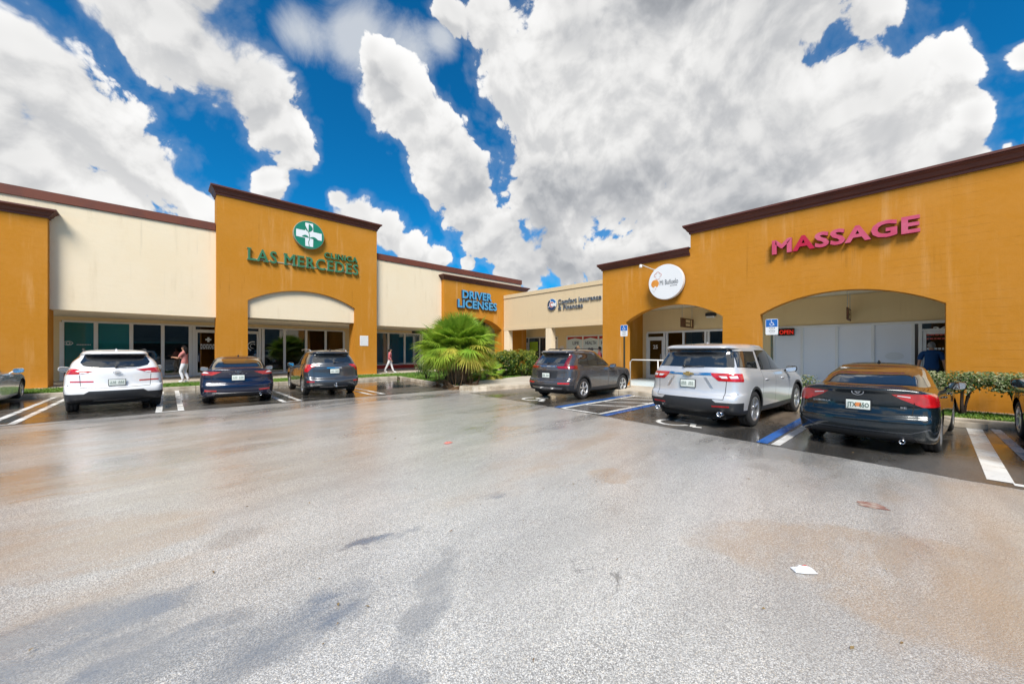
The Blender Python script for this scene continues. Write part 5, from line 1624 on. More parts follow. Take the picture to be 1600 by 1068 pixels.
# ---- silver white three row crossover, right row
ro, wb, fo, w, H = 1.10, 3.07, 1.0, .985, 1.79
m_p_silver = paintmat('silver_ice_paint', (0.60, 0.61, 0.63), 0.35, 0.28)
rg = suv_rings(ro, wb, fo, w, H, belt=1.13, zb=.70, slant=.24, hood=1.12, spoil=.15, tum=.77, bot=.30, rear_round=.32)
make_car('crossover', 'large silver white crossover over the painted wheelchair symbol, right of the blue hatched aisle', 'car', (9.26, 3.08, .004), R(-4.5), rg, dict(
    wb=wb, w=w, rad=.375, tw=.245, xe=-ro, paint=m_p_silver, wheel=(5, 'twin'), mirror=(2.20, .93, 1.17), mirror_mat=m_black, arch_trim=True, handle_y=w*.975, handles=((.72, .98), (1.85, .97)),
    cladding=dict(rear=[[(-1.2, .2), (1.2, .2), (1.2, .56), (-1.2, .56)], [(-.58, .55), (.58, .55), (.50, .62), (-.50, .62)]], side=[[(-1.3, .1), (wb+1.2, .1), (wb+1.2, .40), (-1.3, .40)]]),
    rear_glass=[[(-.80, 1.265), (.80, 1.265), (.80, 1.30), (.715, 1.60), (-.715, 1.60), (-.80, 1.30)]],
    spoiler_band=[[(-.70, 1.60), (.70, 1.60), (.68, 1.655), (-.68, 1.655)]],
    front_glass=[[(-.76, 1.20), (.76, 1.20), (.64, 1.70), (-.64, 1.70)]],
    side_trim=[[(-.62, 1.27), (.36, 1.22), (.36, 1.60), (-.48, 1.61)], [(.52, 1.19), (2.72, 1.14), (1.90, 1.63), (.44, 1.63)]],
    side_glass=[[(-.60, 1.29), (.33, 1.24), (.33, 1.58), (-.47, 1.585)], [(.62, 1.22), (1.28, 1.20), (1.30, 1.60), (.50, 1.60)], [(1.36, 1.20), (2.58, 1.17), (2.2, 1.42), (1.86, 1.60), (1.38, 1.60)]],
    lights=[('tail_light', m_lens, .007, [[(.40, 1.15), (.58, .99), (.97, .98), (1.05, 1.14)]], -.62),
            ('reflector', m_lens, .004, [[(.50, .46), (.80, .465), (.80, .495), (.50, .49)]], -.6)],
    rear_bits=[('lens_stripe', m_clear, .010, both([(.58, 1.09), (.64, 1.045), (.74, 1.045), (.72, 1.09)], [(.76, 1.09), (.79, 1.045), (.90, 1.05), (.88, 1.10)])),
               ('chrome_strip', m_chrome, .010, [[(-.46, 1.10), (.46, 1.10), (.44, 1.15), (-.44, 1.15)]]),
               ('recess_edge', m_rim, .0, both([(.30, 1.06), (.36, 1.06), (.50, .83), (.44, .83)]))],
    shut_rear=[((.70, .62), (.72, .99)), ((.70, .62), (0, .625))], shut_side=[((.46, .56), (.50, 1.2)), ((1.32, .44), (1.33, 1.19)), ((2.36, .46), (2.44, 1.13))],
    plate=(-ro+.10, .915, None, 0), wiper=(.12, 1.28, -.30, 1.29, -ro+.20, -ro+.215), fin=(-.05, 1.755), fin_mat=m_p_silver, exhaust=[(-ro+.03, -.66, .33, .05), (-ro+.03, .66, .33, .05)],
    extra=lambda car: emblem_bow(car, -ro+.105, 1.125)))

# ---- dark teal black sedan, right row
ro, wb, fo, w, H = 1.02, 2.70, .95, .8875, 1.455
m_p_teal = paintmat('dark_teal_paint', (0.008, 0.014, 0.018), 0.3, 0.2)
rg = sedan_rings(ro, wb, fo, w, H, belt=.95, zb=.60, deck=1.06, glass_x=-.36, roof_x=.52, tum=.70, lip=.03)
ro_k = ro
def corolla_extra(car):
    emblem_ovals(car, -ro_k+.052, .99, 1.05)
    car_text(car, 'COROLLA', -ro_k+.075, .60, .795, .24, .026, m_chrome)
    car_text(car, 'SE', -ro_k+.075, -.50, .765, .07, .028, m_chrome)
    mb = MB()
    pts = []
    for i in range(10):
        r_ = .055 if i % 2 == 0 else .022
        pts.append((r_*math.sin(2*PI*i/10), r_*math.cos(2*PI*i/10)))
    mb.prism([(a*1.6, b*.8) for a, b in pts], lambda a, b, d: (.315 + b*.9 - d, .42 + a, 1.356 + b*.22), .0, .012)
    mb.build('star_sticker', m_white, car, local=True)
COR_Q = [[(.30, 1.0), (.45, .945), (.55, .86), (.98, .86), (.98, 1.0), (.60, 1.015)]]
make_car('sedan', 'dark teal sedan with star sticker on its rear window, parked beside the low hedge', 'car', (9.10, .36, .004), R(-6.5), rg, dict(scale=.955,
    wb=wb, w=w, rad=.325, tw=.21, xe=-ro, paint=m_p_teal, wheel=(5, 'twin'), mirror=(1.88, .83, 1.0), handle_y=w*.985, handles=((.48, .88), (1.52, .87)),
    rear_glass=[[(-.625, 1.115), (.625, 1.115), (.55, 1.355), (-.55, 1.355)]],
    front_glass=[[(-.66, 1.03), (.66, 1.03), (.55, 1.37), (-.55, 1.37)]],
    side_trim=[[(-.05, 1.04), (2.15, .98), (1.40, 1.345), (.52, 1.345), (.25, 1.25)]],
    side_glass=[[(.05, 1.06), (.92, 1.02), (.93, 1.32), (.55, 1.32), (.32, 1.24)], [(.99, 1.02), (1.98, .99), (1.66, 1.17), (1.34, 1.32), (1.0, 1.32)]],
    lights=[('tail_light', m_lens, .007, [[(.36, .975), (.50, .905), (.62, .82), (.72, .79), (.97, .80), (.97, .985), (.70, 1.0)]], -.50)],
    rear_bits=[('lens_stripe', m_clear, .010, both([(.46, .955), (.60, .935), (.60, .95), (.46, .967)])),
               ('diffuser', m_black, .0, [[(-.72, .16), (.72, .16), (.62, .34), (-.62, .34)]]), ('crease_highlight', m_p_slate, .004, [[(-.60, .362), (.60, .362), (.60, .378), (-.60, .378)]] + both([(.60, .362), (.60, .378), (.80, .47), (.82, .455)]))],  # lighter strip painted as the highlight along the bumper crease
    shut_rear=[((.62, .66), (.64, .86)), ((.62, .66), (0, .63))], shut_side=[((.06, .5), (-.02, 1.03)), ((.95, .33), (.96, 1.0)), ((1.92, .35), (2.0, .97))],
    plate=(-ro+.068, .775, ('JTX', '65O'), 0), fin=(.85, 1.44), extra=corolla_extra, exhaust=[(-ro+.04, -.52, .24, .035)]))

# ---- silver sedan at the left edge: its nose is in view
ro, wb, fo, w, H = 1.08, 2.80, .95, .90, 1.44
m_p_ice = paintmat('ice_silver_paint', (0.62, 0.66, 0.68), 0.3, 0.25)
rg = sedan_rings(ro, wb, fo, w, H, belt=.92, zb=.60, deck=1.04)
make_car('sedan', 'silver sedan cut off by the left edge, its nose at the wheel stop', 'car', (-4.22, 17.45, .004), PI/2 + R(0), rg, dict(
    wb=wb, w=w, rad=.33, tw=.215, xe=-ro, paint=m_p_ice, wheel=(5, 'plain'), mirror=(1.95, .83, .99), mirror_mat=m_p_ice, handle_y=w*.985, handles=((.52, .85), (1.6, .84)),
    rear_glass=[[(-.60, 1.10), (.60, 1.10), (.545, 1.34), (-.545, 1.34)]],
    front_glass=[[(-.66, 1.02), (.66, 1.02), (.55, 1.37), (-.55, 1.37)]],
    side_trim=[[(.05, 1.0), (2.25, .96), (1.45, 1.33), (.62, 1.33), (.35, 1.23)]],
    side_glass=[[(.14, 1.02), (1.02, .99), (1.03, 1.30), (.65, 1.30), (.42, 1.22)], [(1.09, .99), (2.05, .97), (1.75, 1.15), (1.40, 1.30), (1.10, 1.30)]],
    lights=[('tail_light', m_lens, .006, SED_LIGHT[:1], -.55)],
    side_bits=[('headlight', m_clear, .006, [[(wb+.42, .70), (wb+.72, .66), (wb+.70, .74), (wb+.40, .79)]])],
    shut_side=[((.10, .5), (.02, 1.0)), ((1.05, .33), (1.06, .98)), ((2.05, .35), (2.12, .95))],
    plate=(-ro+.06, .80, None, 0)))

# ---- black crossover at the right edge: mirror and flank in view
ro, wb, fo, w, H = .95, 2.70, .90, .92, 1.66
m_p_black = paintmat('black_paint', (0.008, 0.008, 0.009), 0.2, 0.15)
rg = suv_rings(ro, wb, fo, w, H, belt=1.05, zb=.66, slant=.28, hood=1.0)
make_car('crossover', 'glossy black crossover cut off by the right edge, only its flank and mirror showing', 'car', (8.80, -2.42, .004), R(0), rg, dict(
    wb=wb, w=w, rad=.345, tw=.225, xe=-ro, paint=m_p_black, wheel=(5, 'plain'), mirror=(1.72, .87, 1.06), handle_y=w*.975, handles=((.55, .93), (1.58, .92)),
    rear_glass=[[(-.62, 1.20), (.62, 1.20), (.56, 1.48), (-.56, 1.48)]],
    front_glass=[[(-.70, 1.07), (.70, 1.07), (.60, 1.57), (-.60, 1.57)]],
    side_trim=[[(-.35, 1.11), (2.25, 1.07), (1.5, 1.50), (.05, 1.51)]],
    side_glass=side_glass_set(-.28, .92, 1.0, 2.12, 1.11, 1.47),
    lights=[('tail_light', m_lens, .006, [[(.42, 1.11), (.60, 1.0), (.98, 1.0), (.98, 1.13)]], -.45)],
    shut_side=[((.20, .5), (.05, 1.1)), ((.96, .40), (.98, 1.09)), ((1.92, .42), (2.0, 1.05))],
    plate=(-ro+.10, .86, None, 0)))

# ================================================================== SIGNS AND FIXTURES
m_green = mat('sign_green', (0.010, 0.20, 0.12), 0.35)
m_greenlet = mat('letter_green', (0.03, 0.16, 0.07), 0.45, var=(4, 0.6, (0.06, 0.22, 0.11)))
m_letside = mat('letter_return', (0.33, 0.33, 0.24), 0.5)
m_signwhite = mat('sign_white', (0.78, 0.79, 0.80), 0.3)
m_pink = mat('sun_faded_pink', (0.54, 0.055, 0.12), 0.35, var=(1.3, 0.7, (0.64, 0.16, 0.24)))
m_deepred = mat('deep_red_letter', (0.48, 0.010, 0.045), 0.3)
m_pinkside = mat('letter_side_red', (0.26, 0.012, 0.03), 0.4)
m_sky = mat('letter_light_blue', (0.06, 0.30, 0.54), 0.4, var=(5, 0.5, (0.14, 0.42, 0.62)))
m_skyside = mat('letter_side_blue', (0.012, 0.05, 0.14), 0.5)
m_slate = mat('letter_slate', (0.04, 0.06, 0.10), 0.4)
m_steelside = mat('letter_side_steel', (0.30, 0.36, 0.42), 0.4)

def disc(mb, conv, a, b, d0, d1, r, n=40, mi=0):
    mb.prism([(a + r*math.cos(2*PI*i/n), b + r*math.sin(2*PI*i/n)) for i in range(n)], conv, d0, d1, mi)

# clinic emblem
s = thing('round_sign', 'round green sign with white cross and sprouting plant high on the tall ochre portal', 'sign', (6.2, 23.5, 8.28))
mb = MB(); disc(mb, convL, 6.2, 8.28, 23.36, 23.579, 0.80); mb.build('sign_box', m_letside, s, bevel=.012)
mb = MB(); disc(mb, convL, 6.2, 8.28, 23.352, 23.359, 0.775); mb.build('sign_face', m_green, s)
def sh(pts, d0, d1, m, nm, sc_=0.775, cx=6.2, cz=8.28):
    mb = MB(); mb.prism([(cx + a*sc_, cz + b*sc_) for a, b in pts], convL, d0, d1); return mb.build(nm, m, s)
sh([(-.26, .86), (.26, .86), (.27, .27), (.86, .25), (.86, -.27), (.27, -.27), (.26, -.86), (-.26, -.86), (-.27, -.27), (-.86, -.25), (-.86, .27), (-.27, .27)], 23.343, 23.3515, m_signwhite, 'cross')
def blade(base, tip, wid, n=6, bend=.25):
    (x0, y0), (x1, y1) = base, tip
    L = math.hypot(x1-x0, y1-y0); nx, ny = -(y1-y0)/L, (x1-x0)/L
    up = []; dn = []
    for i in range(n+1):
        t = i/n; w_ = wid*math.sin(PI*t)**.8; off = bend*math.sin(PI*t)*wid
        up.append((x0+(x1-x0)*t + nx*(w_+off), y0+(y1-y0)*t + ny*(w_+off)))
        dn.append((x0+(x1-x0)*t + nx*(off-w_*.3), y0+(y1-y0)*t + ny*(off-w_*.3)))
    return up + dn[1:-1][::-1]
stem = [(.00, -.84), (-.05, -.55), (.03, -.3), (.01, 0), (-.04, .2)]
mb = MB()
L_ = [(a-.022, b) for a, b in stem] + [(a+.022, b) for a, b in stem[::-1]]
mb.prism([(6.2 + a*.775, 8.28 + b*.775) for a, b in L_], convL, 23.336, 23.342); mb.build('plant_stem', m_green, s)
for q in (blade((.02, -.22), (.62, -.32), .13), blade((0, -.22), (-.5, -.20), -.13), blade((-.05, .18), (-.02, .80), -.22), blade((-.05, .2), (-.32, .74), .10)):
    sh(q, 23.335, 23.341, m_green, 'plant_leaf')

s = thing('wall_lettering', 'green serif letters spelling CLINICA LAS MERCEDES on the tall ochre portal', 'sign', (6.2, 23.5, 6.3))
sign_text(s, 'LAS MERCEDES', 'L', 3.34, 9.02, 6.40, 7.03, 23.58, .11, [m_greenlet, m_letside], bold=.012, serif=True, track=.06)
sign_text(s, 'CLINICA', 'L', 7.05, 8.98, 7.17, 7.48, 23.58, .10, [m_greenlet, m_greenlet], bold=.022, serif=True, track=.05)
wbox(s, 'raceway', m_letside, convL, 3.5, 8.95, 6.47, 6.53, 23.553, 23.578)

s = thing('wall_lettering', 'light blue block letters spelling DRIVER LICENSES on the smaller ochre portal behind the palm', 'sign', (18.5, 23.5, 5.1))
sign_text(s, 'DRIVER', 'L', 17.05, 19.98, 5.78, 6.36, 23.58, .14, [m_sky, m_skyside], bold=.035, track=.03)
sign_text(s, 'LICENSES', 'L', 16.62, 20.55, 5.04, 5.63, 23.58, .14, [m_sky, m_skyside], bold=.035, track=.03)

s = thing('wall_lettering', 'faded pink block letters spelling MASSAGE with one deeper red A on the ochre wall', 'sign', (14.3, 1.2, 4.7))
sign_text(s, 'MASSAGE', 'R', 2.80, -0.35, 4.73, 5.14, UR, .12, [m_pink, m_pinkside], bold=.036, track=.03, special={1: [m_deepred, m_pinkside]})

s = thing('wall_lettering', 'dark slate letters spelling Comfort Insurance & Finances on the tan fascia', 'sign', (21.4, 16.0, 4.7))
sign_text(s, 'Comfort Insurance', 'R', 17.50, 13.80, 5.13, 5.46, UI, .06, [m_slate, m_steelside], bold=.014, track=.03)
sign_text(s, '& Finances', 'R', 17.50, 15.30, 4.70, 5.03, UI, .06, [m_slate, m_steelside], bold=.014, track=.03)
s = thing('round_sign', 'small round blue and white swirl emblem with red centre left of the slate lettering', 'sign', (21.4, 18.1, 5.1))
mb = MB(); disc(mb, convR, 18.1, 5.14, UI - .09, UI - .002, .43); mb.build('sign_box', m_steelside, s)
mb = MB(); disc(mb, convR, 18.1, 5.14, UI - .096, UI - .0905, .42); mb.build('sign_face', m_signwhite, s)
def arcband(cy, cz, r0, r1, a0, a1, n=12):
    return [(cy - r1*math.cos(R(a0+(a1-a0)*i/n)), cz + r1*math.sin(R(a0+(a1-a0)*i/n))) for i in range(n+1)] + [(cy - r0*math.cos(R(a1-(a1-a0)*i/n)), cz + r0*math.sin(R(a1-(a1-a0)*i/n))) for i in range(n+1)]
m_swirlblue = mat('swirl_blue', (0.02, 0.16, 0.45), 0.35)
for r0, r1, a0, a1, mm in ((.24, .415, 20, 110, m_swirlblue), (.24, .415, 120, 200, m_slate), (.22, .415, 210, 335, m_navy), (.12, .19, 40, 300, m_red)):
    mb = MB(); mb.prism(arcband(18.1, 5.14, r0, r1, a0, a1), convR, UI - .104, UI - .0965); mb.build('swirl', mm, s)

# pastry shop disc
s = thing('round_sign', 'white round sign with orange ball reading Mi Buñuelo on the ochre wall', 'sign', (14.0, 6.2, 4.28))
mb = MB(); disc(mb, convR, 6.2, 4.28, UR - .34, UR - .17, .672, 48); mb.build('sign_box', m_signwhite, s, bevel=.012)
mb = MB(); disc(mb, convR, 6.2, 4.28, UR - .169, UR - .06, .64, 48); mb.build('sign_backing', m_black, s)
mb = MB(); mb.box(UR - .06, UR - .002, 5.9, 6.5, 4.2, 4.36); mb.build('bracket', m_black, s)
FP = UR - .3405
m_ball = mat('orange_print', (0.72, 0.30, 0.045), 0.4, var=(6, 0.7, (0.60, 0.20, 0.02)))
m_greylet = mat('grey_print', (0.12, 0.13, 0.14), 0.5)
mb = MB(); disc(mb, convR, 6.61, 4.25, FP - .006, FP - .001, .155, 28); mb.build('ball_print', m_ball, s)
mb = MB(); mb.prism([(6.72, 4.02), (6.60, 4.16), (6.51, 4.07), (6.60, 4.07), (6.63, 3.93)], convR, FP - .008, FP - .0065); mb.build('whisk_print', m_signwhite, s)
mb = MB(); mb.prism([(6.645, 3.93), (6.66, 3.935), (6.60, 4.06), (6.585, 4.05)], convR, FP - .006, FP - .001); mb.build('handle_print', m_red, s)
m_hat = mat('hat_print', (0.55, 0.20, 0.16), 0.5)
for cy, cz, r_, a0, a1 in ((6.58, 4.57, .07, 60, 280), (6.50, 4.62, .085, 10, 175), (6.42, 4.57, .07, -100, 110), (6.50, 4.50, .10, 215, 325)):
    mb = MB(); mb.prism(arcband(cy, cz, r_ - .016, r_, a0, a1), convR, FP - .006, FP - .001); mb.build('hat_print', m_hat, s)
flat_text(s, 'Mi Buñuelo', 'R', 6.42, 5.72, 4.17, 4.36, FP - .001, m_greylet, 'sign_lettering', .006)
for i in range(5):
    mb = MB(); y0 = 6.02 - i*.055; mb.box(FP - .004, FP - .001, y0 - .04, y0, 4.095, 4.12); mb.build('sign_lettering', m_greylet, s)

def arm_lamp(v, z, out, label):
    t = thing('sign_lamp', label, 'lamp', (UR - .02, v, z))
    mb = MB(); mb.tube([(UR - .002, v, z), (UR - .1, v, z + .02), (UR - out + .1, v, z + .05), (UR - out, v, z + .03)], .018, 8); mb.build('arm', m_steelwhite, t, smooth=True)
    mb = MB(); mb.lathe([(0, .05), (.035, .05), (.05, .02), (.062, -.06), (.058, -.065), (0, -.055)], 16)
    mb.v = [(a + UR - out, b + v, c + z) for a, b, c in mb.v]; mb.build('lamp_head', m_steelwhite, t, smooth=True)
    mb = MB(); mb.box(UR - .02, UR - .001, v - .06, v + .06, z - .06, z + .06); mb.build('wall_plate', m_steelwhite, t)
arm_lamp(6.76, 4.84, 1.22, 'slim white arm lamp reaching out above the round white shop sign')

# blade signs under the arcades
m_wood = mat('brown_board', (0.16, 0.055, 0.02), 0.5, var=(5, 0.6, (0.09, 0.03, 0.012)))
def blade_sign(v, u0, u1, z0, z1, label):
    t = thing('hanging_sign', label, 'sign', ((u0+u1)/2, v, z1), 0, 'brown blade signs hanging under the arcade')
    mb = MB(); mb.box(u0, u1, v - .02, v + .02, z0, z1); mb.build('board', m_wood, t, bevel=.008)
    for a, b, c, d in ((u0+.5, u0+.95, z0+.22, z1-.06), (u0+.5, u0+.95, z0+.06, z0+.17), (u1-.34, u1-.22, z0+.05, z1-.05)):
        mb = MB(); mb.box(a, b, v - .026, v - .0205, c, d); mb.build('board_print', m_beige, t)
    for uu in (u0+.15, u1-.15):
        mb = MB(); mb.tube([(uu, v, z1), (uu, v, 3.62)], .01, 6); mb.build('hanger', m_metal, t)
blade_sign(6.48, 16.2, 17.6, 2.66, 3.06, 'brown hanging sign under the smaller arch above the number 25 storefront')
blade_sign(1.18, 16.3, 17.5, 2.66, 3.06, 'brown hanging sign under the larger arch above the frosted storefront')

t = thing('wall_light', 'small dark wall light under the smaller arch near its right side', 'lamp', (17.5, 5.7, 3.2))
mb = MB(); mb.box(17.38, 17.578, 5.5, 5.9, 3.16, 3.30); mb.build('housing', m_black, t, bevel=.02)
mb = MB(); mb.box(17.40, 17.57, 5.53, 5.87, 3.08, 3.159); mb.build('diffuser', m_white, t, bevel=.02)

# OPEN sign in the frosted window
m_neon = mat('red_neon', (0.8, 0.03, 0.02), 0.4, emis=((1.0, 0.04, 0.02), 0.16))
t = thing('open_sign', 'black window sign with glowing red letters reading OPEN in the frosted storefront', 'sign', (17.5, 3.0, 2.3))
mb = MB(); mb.box(17.48, 17.53, 2.75, 3.26, 2.22, 2.48); mb.build('sign_box', m_gloss, t)
flat_text(t, 'OPEN', 'R', 3.22, 2.79, 2.275, 2.425, 17.479, m_neon, 'neon_lettering', .01)

# accessible parking signs
m_adablue = mat('sign_blue', (0.012, 0.13, 0.46), 0.35)
m_post = mat('green_steel_post', (0.03, 0.055, 0.035), 0.5, 0.3, var=(8, 0.7, (0.10, 0.05, 0.03)))
def ada_sign(x, y, zb, zt, w, lean, label, post):
    t = thing('parking_sign', label, 'sign', (x, y, 0), R(2), 'accessible parking signs on posts')
    mb = MB(); mb.prism([(-.03, 0), (.03, 0), (.03, .025), (.012, .025), (.012, .06), (-.012, .06), (-.012, .025), (-.03, .025)], lambda a, b, d: (b + lean*(d - zt)*-1, a, d), 0.05, zt - .03)
    mb.build('post', post, t, local=True)
    pl = MB(); r_ = .035; q = []
    for cx, cz, a0 in ((w/2-r_, zt-r_, 0), (-w/2+r_, zt-r_, 90), (-w/2+r_, zb+r_, 180), (w/2-r_, zb+r_, 270)):
        q += [(cx + r_*math.cos(R(a0+i*30)), cz + r_*math.sin(R(a0+i*30))) for i in range(4)]
    pl.prism(q, lambda a, b, d: (d, a, b), -.012, -.006); po = pl.build('sign_plate', m_signwhite, t, local=True)
    zm = zb + (zt-zb)*.5
    b = MB(); b.box(-.015, -.0125, -w/2+.012, w/2-.012, zm, zt-.014); b.build('blue_field', m_adablue, po, local=True)
    b = MB(); cz = (zm+zt)/2
    def P2(a, c): return (-a, cz + c)
    for q in ([(-.018, .055), (-.002, .055), (.0, .015), (.035, .015), (.052, -.05), (.066, -.045), (.072, -.06), (.04, -.065), (.026, 0), (-.016, 0)],):
        b.prism([P2(*v) for v in q], lambda a, c, d: (d, a, c), -.0175, -.0155)
    arc = arcband(0, 0, .036, .050, 130, 350, 10)
    b.prism([(v[0] + .005, cz - .035 + v[1]) for v in arc], lambda a, c, d: (d, a, c), -.0175, -.0155)
    b.prism([(.012*math.cos(2*PI*i/10) + .012, cz + .075 + .012*math.sin(2*PI*i/10)) for i in range(10)], lambda a, c, d: (d, a, c), -.0175, -.0155)
    b.build('wheelchair_symbol', m_signwhite, po, local=True)
    for i, (ww, hh) in enumerate(((.16, .022), (.11, .016), (.17, .016), (.13, .016))):
        b = MB(); zz = zm - .04 - i*.042
        for j in range(4):
            b0 = -ww/2 + ww*j/4
            b.box(-.0135, -.0122, b0, b0 + ww/4 - .012, zz - hh/2, zz + hh/2)
        b.build('sign_lettering', m_greylet, po, local=True)
ada_sign(13.2, 7.46, 2.20, 2.64, .30, 0.0, 'blue and white accessible parking sign in front of the smaller arch', m_post)
ada_sign(13.2, 2.62, 2.10, 2.57, .31, 0.0, 'blue and white accessible parking sign at the left foot of the larger arch', m_post)

# handrail of the ramp
t = thing('handrail', 'white pipe handrail of the ramp in front of the number 25 door', 'railing', (13.75, 6.8, ZW))
mb = MB(); mb.tube([(13.75, 7.5, ZW), (13.75, 7.5, 1.18), (13.75, 7.42, 1.27), (13.75, 6.2, 1.27), (13.83, 6.1, 1.27), (15.0, 6.1, 1.27), (15.1, 6.1, 1.2), (15.1, 6.1, ZW)], .024, 10); mb.build('top_rail', m_steelwhite, t, smooth=True)
for p in ((13.75, 6.35), (14.2, 6.1)):
    mb = MB(); mb.tube([(p[0], p[1], ZW), (p[0], p[1], 1.26)], .022, 10); mb.build('post', m_steelwhite, t, smooth=True)

# paper notices
m_paper = mat('paper', (0.78, 0.78, 0.76), 0.8)
m_lime = mat('lime_paper', (0.42, 0.62, 0.02), 0.7)
def notice(conv, a0, a1, z0, z1, d, m, label, rows=4, ink=None):
    t = thing('notice', label, 'notice', conv((a0+a1)/2, z0, d))
    wbox(t, 'sheet', m, conv, a0, a1, z0, z1, d - .008, d - .003)
    rnd = random.Random(int(abs(a0)*100))
    A, B = min(a0, a1), max(a0, a1)
    for i in range(rows):
        zz = z1 - (z1-z0)*(i+1)/(rows+1)
        mb = MB(); x = A + .06*(B-A)*2
        while x < B - .1*(B-A):
            w_ = rnd.uniform(.05, .14)*(B-A)
            p = conv(x, zz - .012, d - .011); q = conv(min(x+w_, B-.03*(B-A)), zz + .014, d - .0085)
            mb.box(p[0], q[0], p[1], q[1], p[2], q[2]); x += w_ + .04*(B-A)
        mb.build('print_line', ink or m_greylet, t)
notice(convL, 9.17, 9.70, 1.97, 2.61, 23.575, m_paper, 'white notice board fixed to the right pier of the tall portal', 4, mat('faded_ink', (.45, .42, .42), .8))
notice(convR, 25.45, 24.42, 1.72, 2.46, US2 - .01, m_paper, 'white paper notice in the dark window under the tan fascia', 6)
notice(convR, 24.18, 23.15, 1.66, 2.50, US2 - .01, m_lime, 'lime green poster in the dark window beside the white paper notice', 4)
notice(convR, 20.5, 20.12, 1.55, 2.10, US2 - .004, m_paper, 'small pale notice on the wall right of the dark door under the tan fascia', 3, m_red)

# window decals of the clinic
m_decal = mat('white_decal', (0.72, 0.75, 0.76), 0.6)
mb = MB()
def dl(pts): mb.prism(pts, convL, VS - .036, VS - .031)
cx, cz = 2.12, 2.32
dl([(cx-.05, cz+.14), (cx+.05, cz+.14), (cx+.05, cz+.05), (cx+.14, cz+.05), (cx+.14, cz-.05), (cx+.05, cz-.05), (cx+.05, cz-.14), (cx-.05, cz-.14), (cx-.05, cz-.05), (cx-.14, cz-.05), (cx-.14, cz+.05), (cx-.05, cz+.05)])
dl([(2.02, 2.78), (2.18, 2.78), (2.18, 2.90), (2.02, 2.90)])
mb.build('window_decal', m_decal, left)['kind'] = 'stuff'
mb = MB(); rnd = random.Random(5)
for r_ in range(3):
    x = 1.75
    while x < 2.6:
        w_ = rnd.uniform(.05, .13); dl([(x, 1.98 - r_*.11), (x+w_, 1.98 - r_*.11), (x+w_, 2.04 - r_*.11), (x, 2.04 - r_*.11)]); x += w_ + .03
mb.build('window_decal', m_decal, left)['kind'] = 'stuff'
mb = MB(); q = arcband(-4.35, 1.95, .25, .31, 70, 250, 14)
dl([(-a, b) for a, b in q]); q = arcband(-4.35, 1.95, .13, .16, 40, 280, 14); dl([(-a, b) for a, b in q])
mb.build('window_decal', m_decal, left)['kind'] = 'stuff'
mb = MB()
for pts in (arcband(3.33, 1.95, .16, .185, 25, 155, 12), arcband(3.33, 2.10, .16, .185, 205, 335, 12), arcband(3.33, 2.02, .05, .075, 0, 350, 12)):
    mb.prism([(-a, b) for a, b in pts], convL, VS - .012, VS - .0065)
for i in range(9):
    x = -3.05 + i*.055; mb.prism([(x, 1.93), (x+.035, 1.93), (x+.035, 1.97), (x, 1.97)], convL, VS - .012, VS - .0065)
mb.build('window_decal', m_decal, left)['kind'] = 'stuff'
m_redprint = mat('red_print', (0.55, 0.10, 0.07), 0.6)
for nm, zz, mm, hh in (('door_lettering', 2.10, m_redprint, .05), ('door_lettering', 1.98, m_redprint, .05), ('door_lettering', 1.66, m_decal, .06)):
    mb = MB(); rnd = random.Random(int(zz*100)); x = -.60
    while x > -1.27:
        w_ = rnd.uniform(.04, .09); mb.box(UB - .034, UB - .031, x - w_, x, zz, zz + hh); x -= w_ + .02
    mb.build(nm, mm, right)['kind'] = 'stuff'
mb = MB(); mb.box(UB - .034, UB - .031, 7.98, 8.43, 1.16, 1.19); mb.build('door_lettering', m_decal, right)
mb = MB(); mb.prism([(.11 + .22*math.cos(2*PI*i/20), 1.45 + .13*math.sin(2*PI*i/20)) for i in range(20)], convR, UB - .013, UB - .0065); mb.build('window_decal', m_signwhite, right)

# unseen rows across the lot, added dark so the shop glass mirrors less sky
m_slatewall = mat('slate_wall', (0.10, 0.15, 0.17), .8, var=(.3, .8, (0.16, 0.19, 0.19)))
op = thing('shop_building', 'unseen slate shop row across the lot, added to darken the window reflections', 'building', (0, -46, 0))
wbox(op, 'facade_wall', m_slatewall, convL, -45, 60, 3.4, 7.5, -46, -45.6)
wbox(op, 'storefront', m_dark, convL, -45, 60, 0, 3.39, -48, -47.6)
wbox(op, 'parapet_cap', m_trimtop, convL, -45.1, 60.1, 7.51, 7.9, -46.1, -45.4)
op2 = thing('shop_building', 'second unseen slate shop row, added to darken reflections in the right building', 'building', (-45, 0, 0))
wbox(op2, 'facade_wall', m_slatewall, convR, -40, 40, 3.4, 7.5, -45, -44.6)
wbox(op2, 'storefront', m_dark, convR, -40, 40, 0, 3.39, -47, -46.6)
wbox(op2, 'parapet_cap', m_trimtop, convR, -40.1, 40.1, 7.51, 7.9, -45.1, -44.4)

